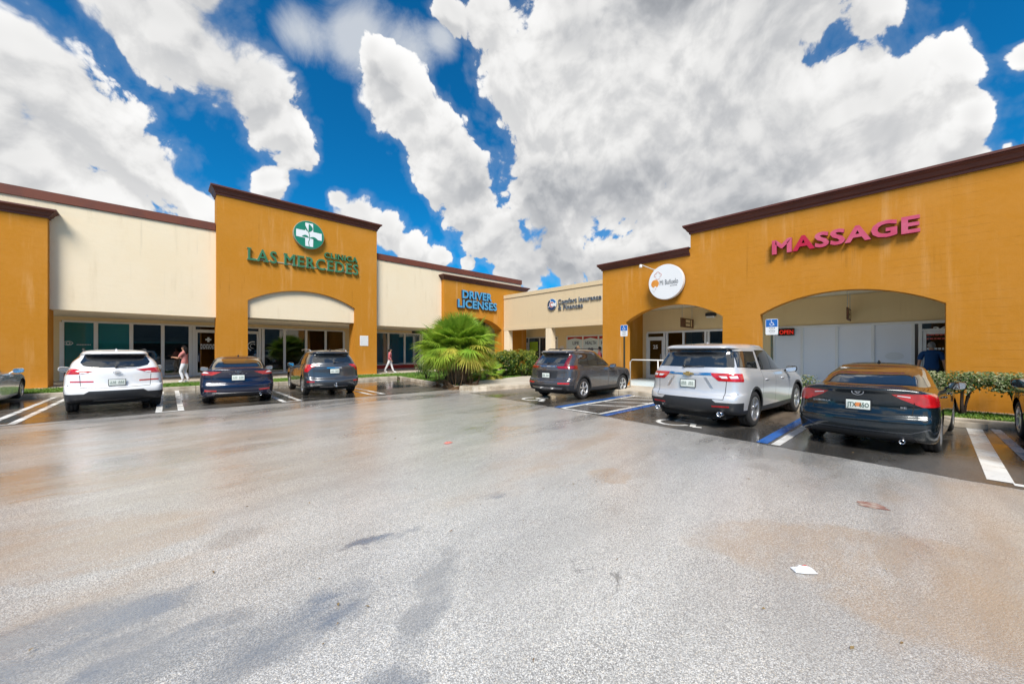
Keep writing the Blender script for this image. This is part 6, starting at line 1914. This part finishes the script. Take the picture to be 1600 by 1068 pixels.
# ------------------------------------------------------------------ litter in the aisle
m_wrap = mat('wrapper_white', (0.72, 0.74, 0.78), 0.3, coat=.5)
def crumpled(name, cx, cy, lx, ly, h, rz, m, label, cat, seed, spots=None):
    rnd = random.Random(seed); n = 8; vs = []; fs = []
    for i in range(n+1):
        for j in range(n+1):
            a, b = i/n - .5, j/n - .5
            vs.append((a*lx, b*ly*(1 - .35*abs(a)), .004 + h*(1-abs(2*a)**3)*(1-abs(2*b)**3)*rnd.uniform(.3, 1)))
    for i in range(n):
        for j in range(n):
            fs.append((i*(n+1)+j, (i+1)*(n+1)+j, (i+1)*(n+1)+j+1, i*(n+1)+j+1))
    t = thing(name, label, cat, (cx, cy, .002), rz)
    me = bpy.data.meshes.new('wrapper'); me.from_pydata(vs, [], fs)
    o = link_mesh('wrapper', me, m, t)
    if spots:
        mb = MB(); k_ = n//2
        for (i, j) in spots:
            q = [vs[i*(n+1)+j], vs[(i+1)*(n+1)+j], vs[(i+1)*(n+1)+j+1], vs[i*(n+1)+j+1]]
            mb.add([(a, b, c+.003) for a, b, c in q], [(0, 1, 2, 3)])
        mb.build('wrapper_print', m_redprint, o, local=True)
crumpled('litter_packet', 3.40, .48, .15, .085, .035, R(-50), m_wrap, 'crumpled white packet with red print lying alone on the pale asphalt', 'litter', 3, [(4, 5), (4, 6), (5, 5)])
crumpled('litter_scrap', 3.65, 5.44, .16, .10, .03, R(10), m_hat, 'small pinkish scrap of litter far out in the middle of the aisle', 'litter', 4)
m_rust = mat('rust_stain', (0.24, 0.10, 0.075), 0.6, var=(14, 0.95, (0.42, 0.36, 0.30)))
rnd = random.Random(9)
RUST = (5.36, .20)
sheet('rust_stain', [(RUST[0] + (.20 + rnd.uniform(-.05, .03))*math.cos(2*PI*i/24)*.55, RUST[1] + (.13 + rnd.uniform(-.05, .03))*math.sin(2*PI*i/24)) for i in range(24)], .0035, m_rust)

# ================================================================== PEOPLE
m_skin = mat('skin', (0.46, 0.25, 0.16), 0.5, var=(8, 0.3, (0.40, 0.19, 0.12)))
m_hairdark = mat('dark_hair', (0.010, 0.008, 0.007), 0.75, spec=.15, bump=(120, .5, .01))
m_hairbrown = mat('light_brown_hair', (0.20, 0.11, 0.05), 0.5, bump=(120, .5, .01))
m_hairgrey = mat('grey_hair', (0.20, 0.19, 0.18), 0.6, bump=(120, .5, .01))
def cloth(name, col, var=None): return mat(name, col, 0.85, spec=.2, var=var, bump=(28, .5, .012))
m_pinktop = cloth('pink_cloth', (0.52, 0.20, 0.18))
m_whitecl = cloth('white_cloth', (0.70, 0.70, 0.72))
m_redcl = cloth('red_print_cloth', (0.50, 0.02, 0.035), (16, .9, (0.62, 0.45, 0.45), 2))
m_bluecl = cloth('blue_cloth', (0.012, 0.055, 0.16))
m_jean = cloth('dark_denim', (0.03, 0.045, 0.09))
m_greycl = cloth('grey_cloth', (0.20, 0.21, 0.23))
m_shoe = mat('shoe_white', (0.68, 0.68, 0.68), 0.6)
m_shoedark = mat('shoe_dark', (0.03, 0.03, 0.03), 0.6)
m_face = mat('lip_and_brow', (0.10, 0.035, 0.03), 0.6)
m_phone = mat('phone_black', (0.015, 0.015, 0.018), 0.15)

def skin_mesh(name, nodes, edges, root, sub=2):
    """nodes: list of (pos, radius); grows one continuous skinned surface"""
    me = bpy.data.meshes.new(name)
    me.from_pydata([n[0] for n in nodes], edges, [])
    o = bpy.data.objects.new(name, me); COL.objects.link(o)
    md = o.modifiers.new('skin', 'SKIN'); md.use_smooth_shade = True; md.branch_smoothing = .4
    for i, n in enumerate(nodes):
        r_ = n[1] if isinstance(n[1], tuple) else (n[1], n[1])
        me.skin_vertices[0].data[i].radius = r_
        me.skin_vertices[0].data[i].use_root = (i == root)
    o.modifiers.new('sub', 'SUBSURF').levels = sub
    dg = bpy.context.evaluated_depsgraph_get()
    out = bpy.data.meshes.new_from_object(o.evaluated_get(dg))
    out.name = name
    bpy.data.objects.remove(o); bpy.data.meshes.remove(me)
    for p in out.polygons: p.use_smooth = True
    return out

def blob(center, rad, name, n=14, m_=10, f=None):
    vs = []; fs = []
    for i in range(m_+1):
        t = PI*i/m_
        for j in range(n):
            a = 2*PI*j/n
            v = Vector((math.sin(t)*math.cos(a), math.sin(t)*math.sin(a), math.cos(t)))
            if f: v = f(v)
            vs.append((center[0]+v[0]*rad[0], center[1]+v[1]*rad[1], center[2]+v[2]*rad[2]))
    for i in range(m_):
        for j in range(n):
            fs.append((i*n+j, (i+1)*n+j, (i+1)*n+(j+1) % n, i*n+(j+1) % n))
    mb = MB(); mb.add(vs, fs)
    return mb.mesh(name, True)

def person(label, loc, yaw, h, hands, feet, M, female=False, lean=0.0, head_turn=0.0, head_tilt=0.0, hair='short', sleeve='short', extra=None):
    """faces +x, left is +y. hands/feet: ((x,y,z) left, right) in metres for a 1.7 m body"""
    k_ = h/1.70
    t = thing('person', label, 'person', loc, yaw)
    nodes = []; edges = []; idx = {}
    def nd(nm, p, r_, par=None):
        lx = lean*max(0, p[2]-.9)
        idx[nm] = len(nodes); nodes.append((Vector((p[0]+lx, p[1], p[2]))*k_, tuple(x*k_ for x in (r_ if isinstance(r_, tuple) else (r_, r_)))))
        if par: edges.append((idx[par], idx[nm]))
    sw, hw = (.165, .085) if female else (.195, .085)
    nd('pelvis', (0, 0, .93), (.155, .115))
    nd('waist', (.0, 0, 1.08), (.130, .10) if female else (.148, .112), 'pelvis')
    nd('chest', (.005, 0, 1.25), (.150, .115) if female else (.172, .122), 'waist')
    nd('collar', (-.01, 0, 1.40), (.105, .075), 'chest')
    nd('neck', (.0, 0, 1.48), .054, 'collar')
    nd('jaw', (.022, 0, 1.545), (.062, .068), 'neck')
    nd('skull', (.012, 0, 1.625), (.078, .092), 'jaw')
    nd('crown', (.0, 0, 1.675), (.055, .065), 'skull')
    for sg, nm in ((1, 'l'), (-1, 'r')):
        nd('sh'+nm, (-.01, sg*sw, 1.375), .062, 'collar')
        hp = Vector(hands[0 if sg > 0 else 1]); sp = Vector((-.01, sg*(sw+.03), 1.36))
        mid = (sp+hp)/2; d = (hp-sp); L = d.length
        bend = math.sqrt(max(0, .275**2 - (L/2)**2))
        out = Vector((-.8, sg*.45, -.45)); out = (out - d.normalized()*out.dot(d.normalized())).normalized()
        el = mid + out*bend
        nd('ua'+nm, tuple(sp*.45 + el*.55), .048, 'sh'+nm)
        nd('el'+nm, tuple(el), .041, 'ua'+nm)
        nd('fa'+nm, tuple(el*.6 + hp*.4), .038, 'el'+nm)
        nd('wr'+nm, tuple(hp), .026, 'fa'+nm)
        hd = (hp-el).normalized()
        nd('pa'+nm, tuple(hp + hd*.075), (.034, .022), 'wr'+nm)
        sidev = Vector((0, 0, 1)).cross(hd)
        if sidev.length < .2: sidev = Vector((1, 0, 0))
        sidev.normalize(); up = hd.cross(sidev)
        for fi, (o_, ln) in enumerate(((-.027, .062), (-.009, .076), (.009, .072), (.026, .056))):
            b = hp + hd*.085 + sidev*o_
            nd('f%d%s' % (fi, nm), tuple(b + hd*ln*.5 - up*.006), .0092, 'pa'+nm)
            nd('g%d%s' % (fi, nm), tuple(b + hd*ln*.85 - up*.025), .0075, 'f%d%s' % (fi, nm))
        nd('t'+nm, tuple(hp + hd*.055 + sidev*.045*sg - up*.012), .011, 'pa'+nm)
        nd('hip'+nm, (0, sg*hw, .86), .105 if female else .10, 'pelvis')
        fp = Vector(feet[0 if sg > 0 else 1]); ap = fp + Vector((-.04, 0, .085))
        hpv = Vector((0, sg*hw, .86)); d = ap-hpv; L = d.length
        b = math.sqrt(max(0, .405**2 - (L/2)**2))
        kn = (hpv+ap)/2 + Vector((1, 0, .1)).normalized()*b
        nd('th'+nm, tuple(hpv*.55 + kn*.45), .085, 'hip'+nm)
        nd('kn'+nm, tuple(kn), .058, 'th'+nm)
        nd('ca'+nm, tuple(kn*.62 + ap*.38 + Vector((-.015, 0, 0))), .055, 'kn'+nm)
        nd('an'+nm, tuple(ap), .036, 'ca'+nm)
        nd('ft'+nm, tuple(fp + Vector((.07, 0, .04))), (.040, .032), 'an'+nm)
        nd('to'+nm, tuple(fp + Vector((.14, 0, .03))), (.034, .022), 'ft'+nm)
    me = skin_mesh('body', nodes, edges, 0)
    body = link_mesh('body', me, M.get('skin', m_skin), t)
    # clothes are the same surface, cut at cuffs, waist and hems, worn a little outside it
    P = [n[0] for n in nodes]
    segs = [(a, b) for a, b in edges]
    names = {v: q for q, v in idx.items()}
    def owner(co):
        best = (9, 0, 0)
        for a, b in segs:
            ab = P[b]-P[a]; tt = max(0, min(1, (co-P[a]).dot(ab)/max(ab.length_squared, 1e-9)))
            dd = (co - P[a] - ab*tt).length - (nodes[a][1][0]*(1-tt) + nodes[b][1][0]*tt)*.7
            if dd < best[0]: best = (dd, (a, b), tt)
        return best
    own = [owner(v.co) for v in me.vertices]
    def garment(nm, test, m_g, off):
        keep = [test(names[o_[1][1]], o_[2], v.co) for o_, v in zip(own, me.vertices)]
        ix = {}; vs = []; fs = []
        for p in me.polygons:
            if all(keep[i] for i in p.vertices):
                q = []
                for i in p.vertices:
                    if i not in ix:
                        ix[i] = len(vs); v = me.vertices[i]; vs.append(v.co + v.normal*off*k_)
                    q.append(ix[i])
                fs.append(q)
        g = bpy.data.meshes.new(nm); g.from_pydata([tuple(v) for v in vs], [], fs)
        for p in g.polygons: p.use_smooth = True
        return link_mesh(nm, g, m_g, t)
    arm_end = {'short': ('ua', 'el0.3'), 'long': ('ua', 'el', 'fa', 'wr0.7')}[sleeve]
    def is_top(n_, tt, co):
        if n_ in ('waist', 'chest', 'collar', 'shl', 'shr'): return True
        if n_ == 'neck': return tt < .25
        b = n_[:2]
        for a in arm_end:
            if a == b and len(n_) == 3: return True
            if a[:2] == b and len(a) > 2: return tt < float(a[2:])
        if n_ in ('hipl', 'hipr', 'thl', 'thr'): return co.z > .86*k_
        return False
    def is_trs(n_, tt, co):
        if n_[:3] in ('hip',) or n_ in ('thl', 'thr', 'knl', 'knr', 'cal', 'car'): return co.z < .99*k_
        if n_ in ('anl', 'anr'): return tt < .8
        if n_ == 'waist': return co.z < .99*k_
        return False
    garment('trousers', is_trs, M['trousers'], .010)
    garment('shirt', is_top, M['shirt'], .020)
    garment('shoes', lambda n_, tt, co: n_[:2] in ('ft', 'to') or (n_[:2] == 'an' and tt > .85), M['shoes'], .010)
    hc = P[idx['skull']]
    def hf(v):
        # hair cap: leave the face (front, low) open
        if v.x > .25 and v.z < .42: return Vector((v.x*.72, v.y*.94, v.z))
        return v
    link_mesh('hair', blob((hc.x-.012, 0, hc.z+.012), (.104*k_, .088*k_, .112*k_), 'hair', f=hf), M['hair'], t)
    if hair == 'long':
        mb = MB(); mb.tube([(hc.x-.05*k_, 0, hc.z+.02), (hc.x-.085*k_, 0, hc.z-.10*k_), (hc.x-.10*k_, 0, hc.z-.24*k_), (hc.x-.085*k_, 0, hc.z-.34*k_)], [.075*k_, .085*k_, .075*k_, .03*k_], 12)
        mb.build('hair', M['hair'], t, smooth=True, local=True)
    # face
    mb = MB()
    fx = hc.x + .078*k_
    mb.add([(fx+.004, -.012*k_, hc.z-.035*k_), (fx+.004, .012*k_, hc.z-.035*k_), (fx+.030*k_, 0, hc.z-.032*k_), (fx+.004, 0, hc.z+.012*k_), (fx-.01, 0, hc.z-.035*k_)], [(0, 2, 3), (2, 1, 3), (0, 1, 2)])
    mb.build('nose', M.get('skin', m_skin), body, local=True)
    for sg in (1, -1):
        link_mesh('eye', blob((fx-.004*k_, sg*.031*k_, hc.z+.010*k_), (.008*k_, .013*k_, .007*k_), 'eye', 8, 6), m_hairdark, body)
        link_mesh('ear', blob((hc.x-.01*k_, sg*.083*k_, hc.z-.01*k_), (.018*k_, .010*k_, .030*k_), 'ear', 8, 6), M.get('skin', m_skin), body)
    link_mesh('mouth', blob((fx-.004*k_, 0, hc.z-.064*k_), (.010*k_, .024*k_, .006*k_), 'mouth', 8, 6), m_face, body)
    if extra: extra(t, k_)
    return t
def held_phone(t, k_):
    ph = thing('phone', 'dark phone held up by the woman in the pink top', 'phone', t.location)
    ph.rotation_euler = t.rotation_euler
    me = rbox(.46*k_, .47*k_, -.05*k_, .05*k_, 1.16*k_, 1.30*k_, .004, 'phone_case')
    link_mesh('phone_case', me, m_phone, ph)
ZP = ZW
person('woman in pink top and white trousers with long dark hair looking at her phone', (0.86, 23.45, ZP), R(150), 1.70, ((.40, .06, 1.18), (.40, -.05, 1.16)), ((.05, .10, 0), (-.06, -.10, 0)),
       dict(shirt=m_pinktop, trousers=m_whitecl, shoes=m_shoe, hair=m_hairdark), True, .04, hair='long', extra=held_phone)
person('woman in red patterned shirt and white trousers walking past the dark blue windows', (11.5, 24.3, ZP), R(-35), 1.64, ((-.10, .24, .86), (.16, -.22, .88)), ((.30, .08, 0), (-.30, -.08, .02)),
       dict(shirt=m_redcl, trousers=m_whitecl, shoes=m_shoe, hair=m_hairdark), True, .05, hair='long', sleeve='long')
person('man in dark blue T-shirt seen from behind at the number 26 door', (16.55, -.66, .27), R(-4), 1.50+.08, ((.06, .30, .80), (.06, -.30, .80)), ((.02, .12, 0), (.0, -.12, 0)),
       dict(shirt=m_bluecl, trousers=m_jean, shoes=m_shoedark, hair=m_hairgrey), False, .06)
person('person with light brown hair standing behind the grey crossover, only the head showing', (17.0, 12.45, ZP), R(-50), 1.74, ((.05, .28, .80), (.06, -.28, .82)), ((.02, .12, 0), (.0, -.12, 0)),
       dict(shirt=m_greycl, trousers=m_jean, shoes=m_shoedark, hair=m_hairbrown), False)
person('person in red shirt with dark hair standing at the ochre wall behind the grey crossover', (16.5, 10.72, ZP), R(130), 1.66, ((.28, .20, 1.15), (.06, -.28, .82)), ((.02, .12, 0), (.0, -.12, 0)),
       dict(shirt=m_redcl, trousers=m_jean, shoes=m_shoedark, hair=m_hairdark), True)

# ================================================================== PLANTS
def leafmat(name, col, col2, rough=0.45):
    m = mat(name, col, rough, spec=.4)
    k = NT(m.node_tree); p = m.node_tree.nodes['Principled BSDF']
    v = k.n('ShaderNodeTexCoord').outputs['Object']
    oi = k.n('ShaderNodeObjectInfo')
    f = k.ss(k.noise(v, 2.5, 4, .6), .35, .68)
    f = k.math('MULTIPLY_ADD', k.math('SUBTRACT', oi.outputs['Random'], .5), .7, f, clamp=True)
    k.set(p.inputs['Base Color'], k.mix(f, col, col2))
    p.inputs['Subsurface Weight'].default_value = 0.0
    # leaves let some light through
    t = m.node_tree
    tr = k.n('ShaderNodeBsdfTranslucent'); k.set(tr.inputs['Color'], k.mix(f, tuple(c*1.3 for c in col), tuple(c*1.3 for c in col2)))
    ms = k.n('ShaderNodeMixShader'); ms.inputs[0].default_value = .32
    t.links.new(p.outputs[0], ms.inputs[1]); t.links.new(tr.outputs[0], ms.inputs[2])
    out = [n for n in t.nodes if n.type == 'OUTPUT_MATERIAL'][0]
    t.links.new(ms.outputs[0], out.inputs[0])
    return m
m_palm = leafmat('palm_leaf', (0.20, 0.36, 0.035), (0.40, 0.52, 0.06))
m_palmy = leafmat('palm_leaf_yellow', (0.46, 0.46, 0.06), (0.60, 0.52, 0.10))
m_palmdead = leafmat('palm_leaf_dead', (0.22, 0.13, 0.07), (0.34, 0.23, 0.14), .8)
m_bark = mat('palm_bark', (0.10, 0.07, 0.045), .9, var=(9, .8, (0.19, .14, .09)), bump=(25, .8, .04))
m_twig = mat('twig', (0.08, 0.05, 0.035), .9, bump=(40, .5, .01))
m_leafdk = leafmat('dark_leaf', (0.03, 0.085, 0.012), (0.07, 0.15, 0.02))
m_leafyl = leafmat('yellow_green_leaf', (0.16, 0.24, 0.02), (0.34, 0.34, 0.05))
m_leafvar = leafmat('variegated_leaf', (0.20, 0.28, 0.10), (0.56, 0.54, 0.34))

def fan_mesh(seed, pet, fan, nseg, droop, spread=150, fold=.5):
    """petiole plus a pleated fan of pointed segments; grows along +x, droops to -z"""
    rnd = random.Random(seed); mb = MB()
    P = []
    for i in range(6):
        t = i/5; P.append((pet*t, 0, -droop*.5*pet*t*t))
    mb.tube(P, [.016, .014, .012, .011, .010, .009], 4, cap=False)
    bx, bz = P[-1][0], P[-1][2]; base = math.atan2(-droop*pet*1.0, pet)
    for s in range(nseg):
        a = R(-spread + 2*spread*s/(nseg-1)) + rnd.uniform(-.03, .03)
        L = fan*(.62 + .38*math.cos(a*.55))*rnd.uniform(.9, 1.05)
        w = .021*rnd.uniform(.85, 1.1)
        dirv = Vector((math.cos(a), math.sin(a), .18*fold*math.cos(a*2)))
        sidev = Vector((-math.sin(a), math.cos(a), 0))
        rows = []
        for q in range(5):
            t = q/4
            c = dirv*(L*t); c.z -= droop*.55*fan*t**2.6*rnd.uniform(.6, 1.4) + base*-.0
            ww = w*(.35, .95, 1.0, .62, .04)[q]
            lift = .012*(1-t)
            rows.append((c - sidev*ww + Vector((0, 0, lift)), c.copy() - Vector((0, 0, lift)), c + sidev*ww + Vector((0, 0, lift))))
        cb, sb = math.cos(base), math.sin(base)
        vs = [(bx + v.x*cb - v.z*sb*0 , v.y, bz + v.z + v.x*sb) for r_ in rows for v in r_]
        fs = []
        for q in range(4):
            fs += [(q*3, q*3+1, q*3+4, q*3+3), (q*3+1, q*3+2, q*3+5, q*3+4)]
        mb.add(vs, fs)
    me = mb.mesh('frond', True, fix=False)
    return me

def fan_palm(name, label, loc, s, n, trunk_h, seed, dead=0, group=None):
    rnd = random.Random(seed)
    t = thing(name, label, 'palm', loc)
    greens = [fan_mesh(seed*10+i, 1.0*s, .70*s, 34, .25 + .16*i) for i in range(4)]
    for me in greens: me.materials.append(m_palm)
    yel = [fan_mesh(seed*10+7, .95*s, .70*s, 32, .7)]; yel[0].materials.append(m_palmy)
    dd = [fan_mesh(seed*10+8+i, .7*s, .75*s, 18, 1.3, 70, .2) for i in range(2)]
    for me in dd: me.materials.append(m_palmdead)
    mb = MB()
    heads = []
    for i in range(5 if dead else 2):
        a = 2*PI*i/5 + .4; r_ = .34*s if i else 0
        hh = trunk_h*rnd.uniform(.65, 1.0)
        x, y = r_*math.cos(a), r_*math.sin(a)
        mb.tube([(x*.7, y*.7, -.05), (x*.9, y*.9, hh*.5), (x, y, hh)], [.17*s, .15*s, .12*s], 9)
        heads.append((x, y, hh))
    mb.build('trunk', m_bark, t, smooth=True, local=True)
    for i in range(n):
        hx, hy, hz = heads[i % len(heads)]
        u_ = (i + .5)/n
        el = R(88 - 90*u_**.9 + rnd.uniform(-9, 9)); az = i*2.39996 + rnd.uniform(-.25, .25)
        me = yel[0] if (u_ > .8 and rnd.random() < .55) or rnd.random() < .05 else greens[min(3, int(u_*4 + rnd.uniform(-.4, .4)) if u_*4 > .4 else 0)]
        o = link_mesh('frond', me, None, t, (hx, hy, hz), (rnd.uniform(-.5, .5), -el, az))
        f = rnd.uniform(.85, 1.12); o.scale = (f, f, f)
    for i in range(dead):
        hx, hy, hz = heads[i % len(heads)]
        az = i*2.39996 + rnd.uniform(-.3, .3)
        o = link_mesh('dead_frond', dd[i % 2], None, t, (hx*1.5 + .42*s*math.cos(az), hy*1.5 + .42*s*math.sin(az), hz*rnd.uniform(.45, .72)), (rnd.uniform(-.6, .6), R(rnd.uniform(40, 72)), az))
        o.scale = (rnd.uniform(.95, 1.25),)*3
    return t
fan_palm('fan_palm', 'big bushy fan palm with dead brown fronds at its foot on the kerbed island', (9.75, 13.75, .1), 1.0, 225, 1.9, 3, 46)
fan_palm('fan_palm', 'small spiky young fan palm sprouting right of the big fan palm', (12.6, 14.9, .1), .55, 22, .35, 5)

def shrub(name, label, loc, size, nleaf, mats, seed, stems=6, bare=.35, leaf=.07, lumps=7, flat=False, group=None, mixw=None):
    """crown of single leaves gathered round twig ends, over bare stems"""
    rnd = random.Random(seed)
    t = thing(name, label, 'shrub', loc, 0, group)
    sx, sy, sz = size
    mb = MB(); tips = []
    for i in range(stems):
        a = 2*PI*i/stems + rnd.uniform(-.4, .4)
        x, y = .12*sx*math.cos(a)*rnd.random(), .12*sy*math.sin(a)*rnd.random()
        ex, ey = sx*.75*math.cos(a)*rnd.uniform(.4, 1), sy*.75*math.sin(a)*rnd.uniform(.4, 1)
        ez = sz*rnd.uniform(bare + .15, .9)
        mx_, my_ = x*.5 + ex*.5 + rnd.uniform(-.05, .05), y*.5 + ey*.5 + rnd.uniform(-.05, .05)
        mb.tube([(x, y, -.05), (mx_*.5 + x*.5, my_*.5 + y*.5, ez*.35), (mx_, my_, ez*.66), (ex, ey, ez)], [.028, .022, .015, .006], 5)
        tips.append((ex, ey, ez)); tips.append((mx_*.4+ex*.6, my_*.4+ey*.6, ez*.85))
        for _ in range(2):
            bx, by, bz = ex + rnd.uniform(-.3, .3)*sx, ey + rnd.uniform(-.3, .3)*sy, min(sz*.95, ez + rnd.uniform(-.05, .3)*sz)
            mb.tube([(mx_, my_, ez*.66), (bx, by, bz)], [.011, .004], 4); tips.append((bx, by, bz))
    mb.build('stem', m_twig, t, smooth=True, local=True)
    cl = []
    for i in range(lumps*6):
        a = rnd.uniform(0, 2*PI); r_ = math.sqrt(rnd.random())
        zz = rnd.uniform(bare, 1.0)
        prof = 1.0 if flat else math.sqrt(max(.05, 1 - ((zz - (bare+.45*(1-bare)))/(.62*(1-bare)))**2))
        cl.append((sx*r_*prof*math.cos(a), sy*r_*prof*math.sin(a), sz*zz*(rnd.uniform(.93, 1.03) if flat else 1)))
    cl += tips
    nm = len(mats); mbs = [MB() for _ in mats]
    for i in range(nleaf):
        c = cl[rnd.randrange(len(cl))]
        d = Vector((rnd.gauss(0, 1), rnd.gauss(0, 1), rnd.gauss(0, .8)))*.085*(1 + .4*(sx > 1))
        p = Vector(c) + d
        if p.z < sz*bare*.7 and rnd.random() < .8: continue
        p.z = min(p.z, sz*1.05)
        n_ = (d.normalized() + Vector((0, 0, .7)) + Vector((rnd.gauss(0, .5), rnd.gauss(0, .5), rnd.gauss(0, .5)))).normalized()
        a_ = n_.orthogonal().normalized(); a_ = (a_*math.cos(rnd.uniform(0, 6.3)) + n_.cross(a_)*math.sin(rnd.uniform(0, 6.3))).normalized(); b_ = n_.cross(a_)
        L = leaf*rnd.uniform(.6, 1.2); w_ = L*.30
        hi = p.z/sz
        kk = 0
        if nm > 1:
            pr = .12 + .6*max(0, hi - .55)/.45
            kk = 1 if rnd.random() < pr else 0
            if nm > 2 and rnd.random() < .2: kk = 2
        mbs[kk].add([p - a_*L*.5, p + b_*w_ + n_*.004, p + a_*L*.5 - n_*.01, p - b_*w_ + n_*.004], [(0, 1, 2, 3)])
    for mm, q in zip(mats, mbs):
        if q.f:
            o = q.build('foliage', mm, t, fix=False, local=True)
            o['kind'] = 'stuff'
    return t
shrub('shrub', 'round variegated shrub left of the big fan palm', (10.35, 17.4, .1), (.72, .72, 1.0), 2600, [m_leafdk, m_leafvar], 11, bare=.3)
shrub('shrub', 'low variegated shrub tucked behind the left side of the big fan palm', (10.9, 16.4, .1), (.55, .55, .9), 1500, [m_leafdk, m_leafvar], 12, bare=.25)
shrub('shrub', 'dense dark green shrub right of the young fan palm', (14.6, 16.0, .1), (1.0, .9, 1.5), 9000, [m_leafdk, m_leafyl], 13, bare=.08, leaf=.10, lumps=12)
shrub('shrub', 'yellow tipped shrub directly left of the grey crossover', (15.9, 15.6, .1), (1.05, .9, 1.55), 9000, [m_leafdk, m_leafyl, m_leafyl], 14, bare=.08, leaf=.10, lumps=12)
shrub('shrub', 'dark shrub behind the big fan palm near the driver licence portal', (13.0, 16.8, .1), (1.0, .8, 1.3), 6000, [m_leafdk, m_leafyl], 15, bare=.08, leaf=.10, lumps=12)
shrub('shrub', 'leafy shrub between the silver white crossover and the dark teal sedan', (13.5, 1.85, .1), (.25, .32, .78), 600, [m_leafdk, m_leafvar], 16, bare=.3)
# clipped hedge in front of the ochre wall: single plants with bare legs
for i, (y, lab) in enumerate(((-.15, 'clipped variegated hedge plant behind the mirror of the dark teal sedan'), (-1.0, 'clipped variegated hedge plant on bare stems in front of the ochre wall'), (-1.85, 'clipped hedge plant with forked bare trunk beside the black crossover'), (-2.7, 'clipped variegated hedge plant in front of the hood of the black crossover'))):
    shrub('hedge_plant', lab, (13.55, y, .1), (.42, .62, .98), 2100, [m_leafdk, m_leafvar, m_leafvar], 20 + i, stems=7 if i != 2 else 9, bare=.68, leaf=.066, flat=True, group='clipped hedge plants along the ochre wall')
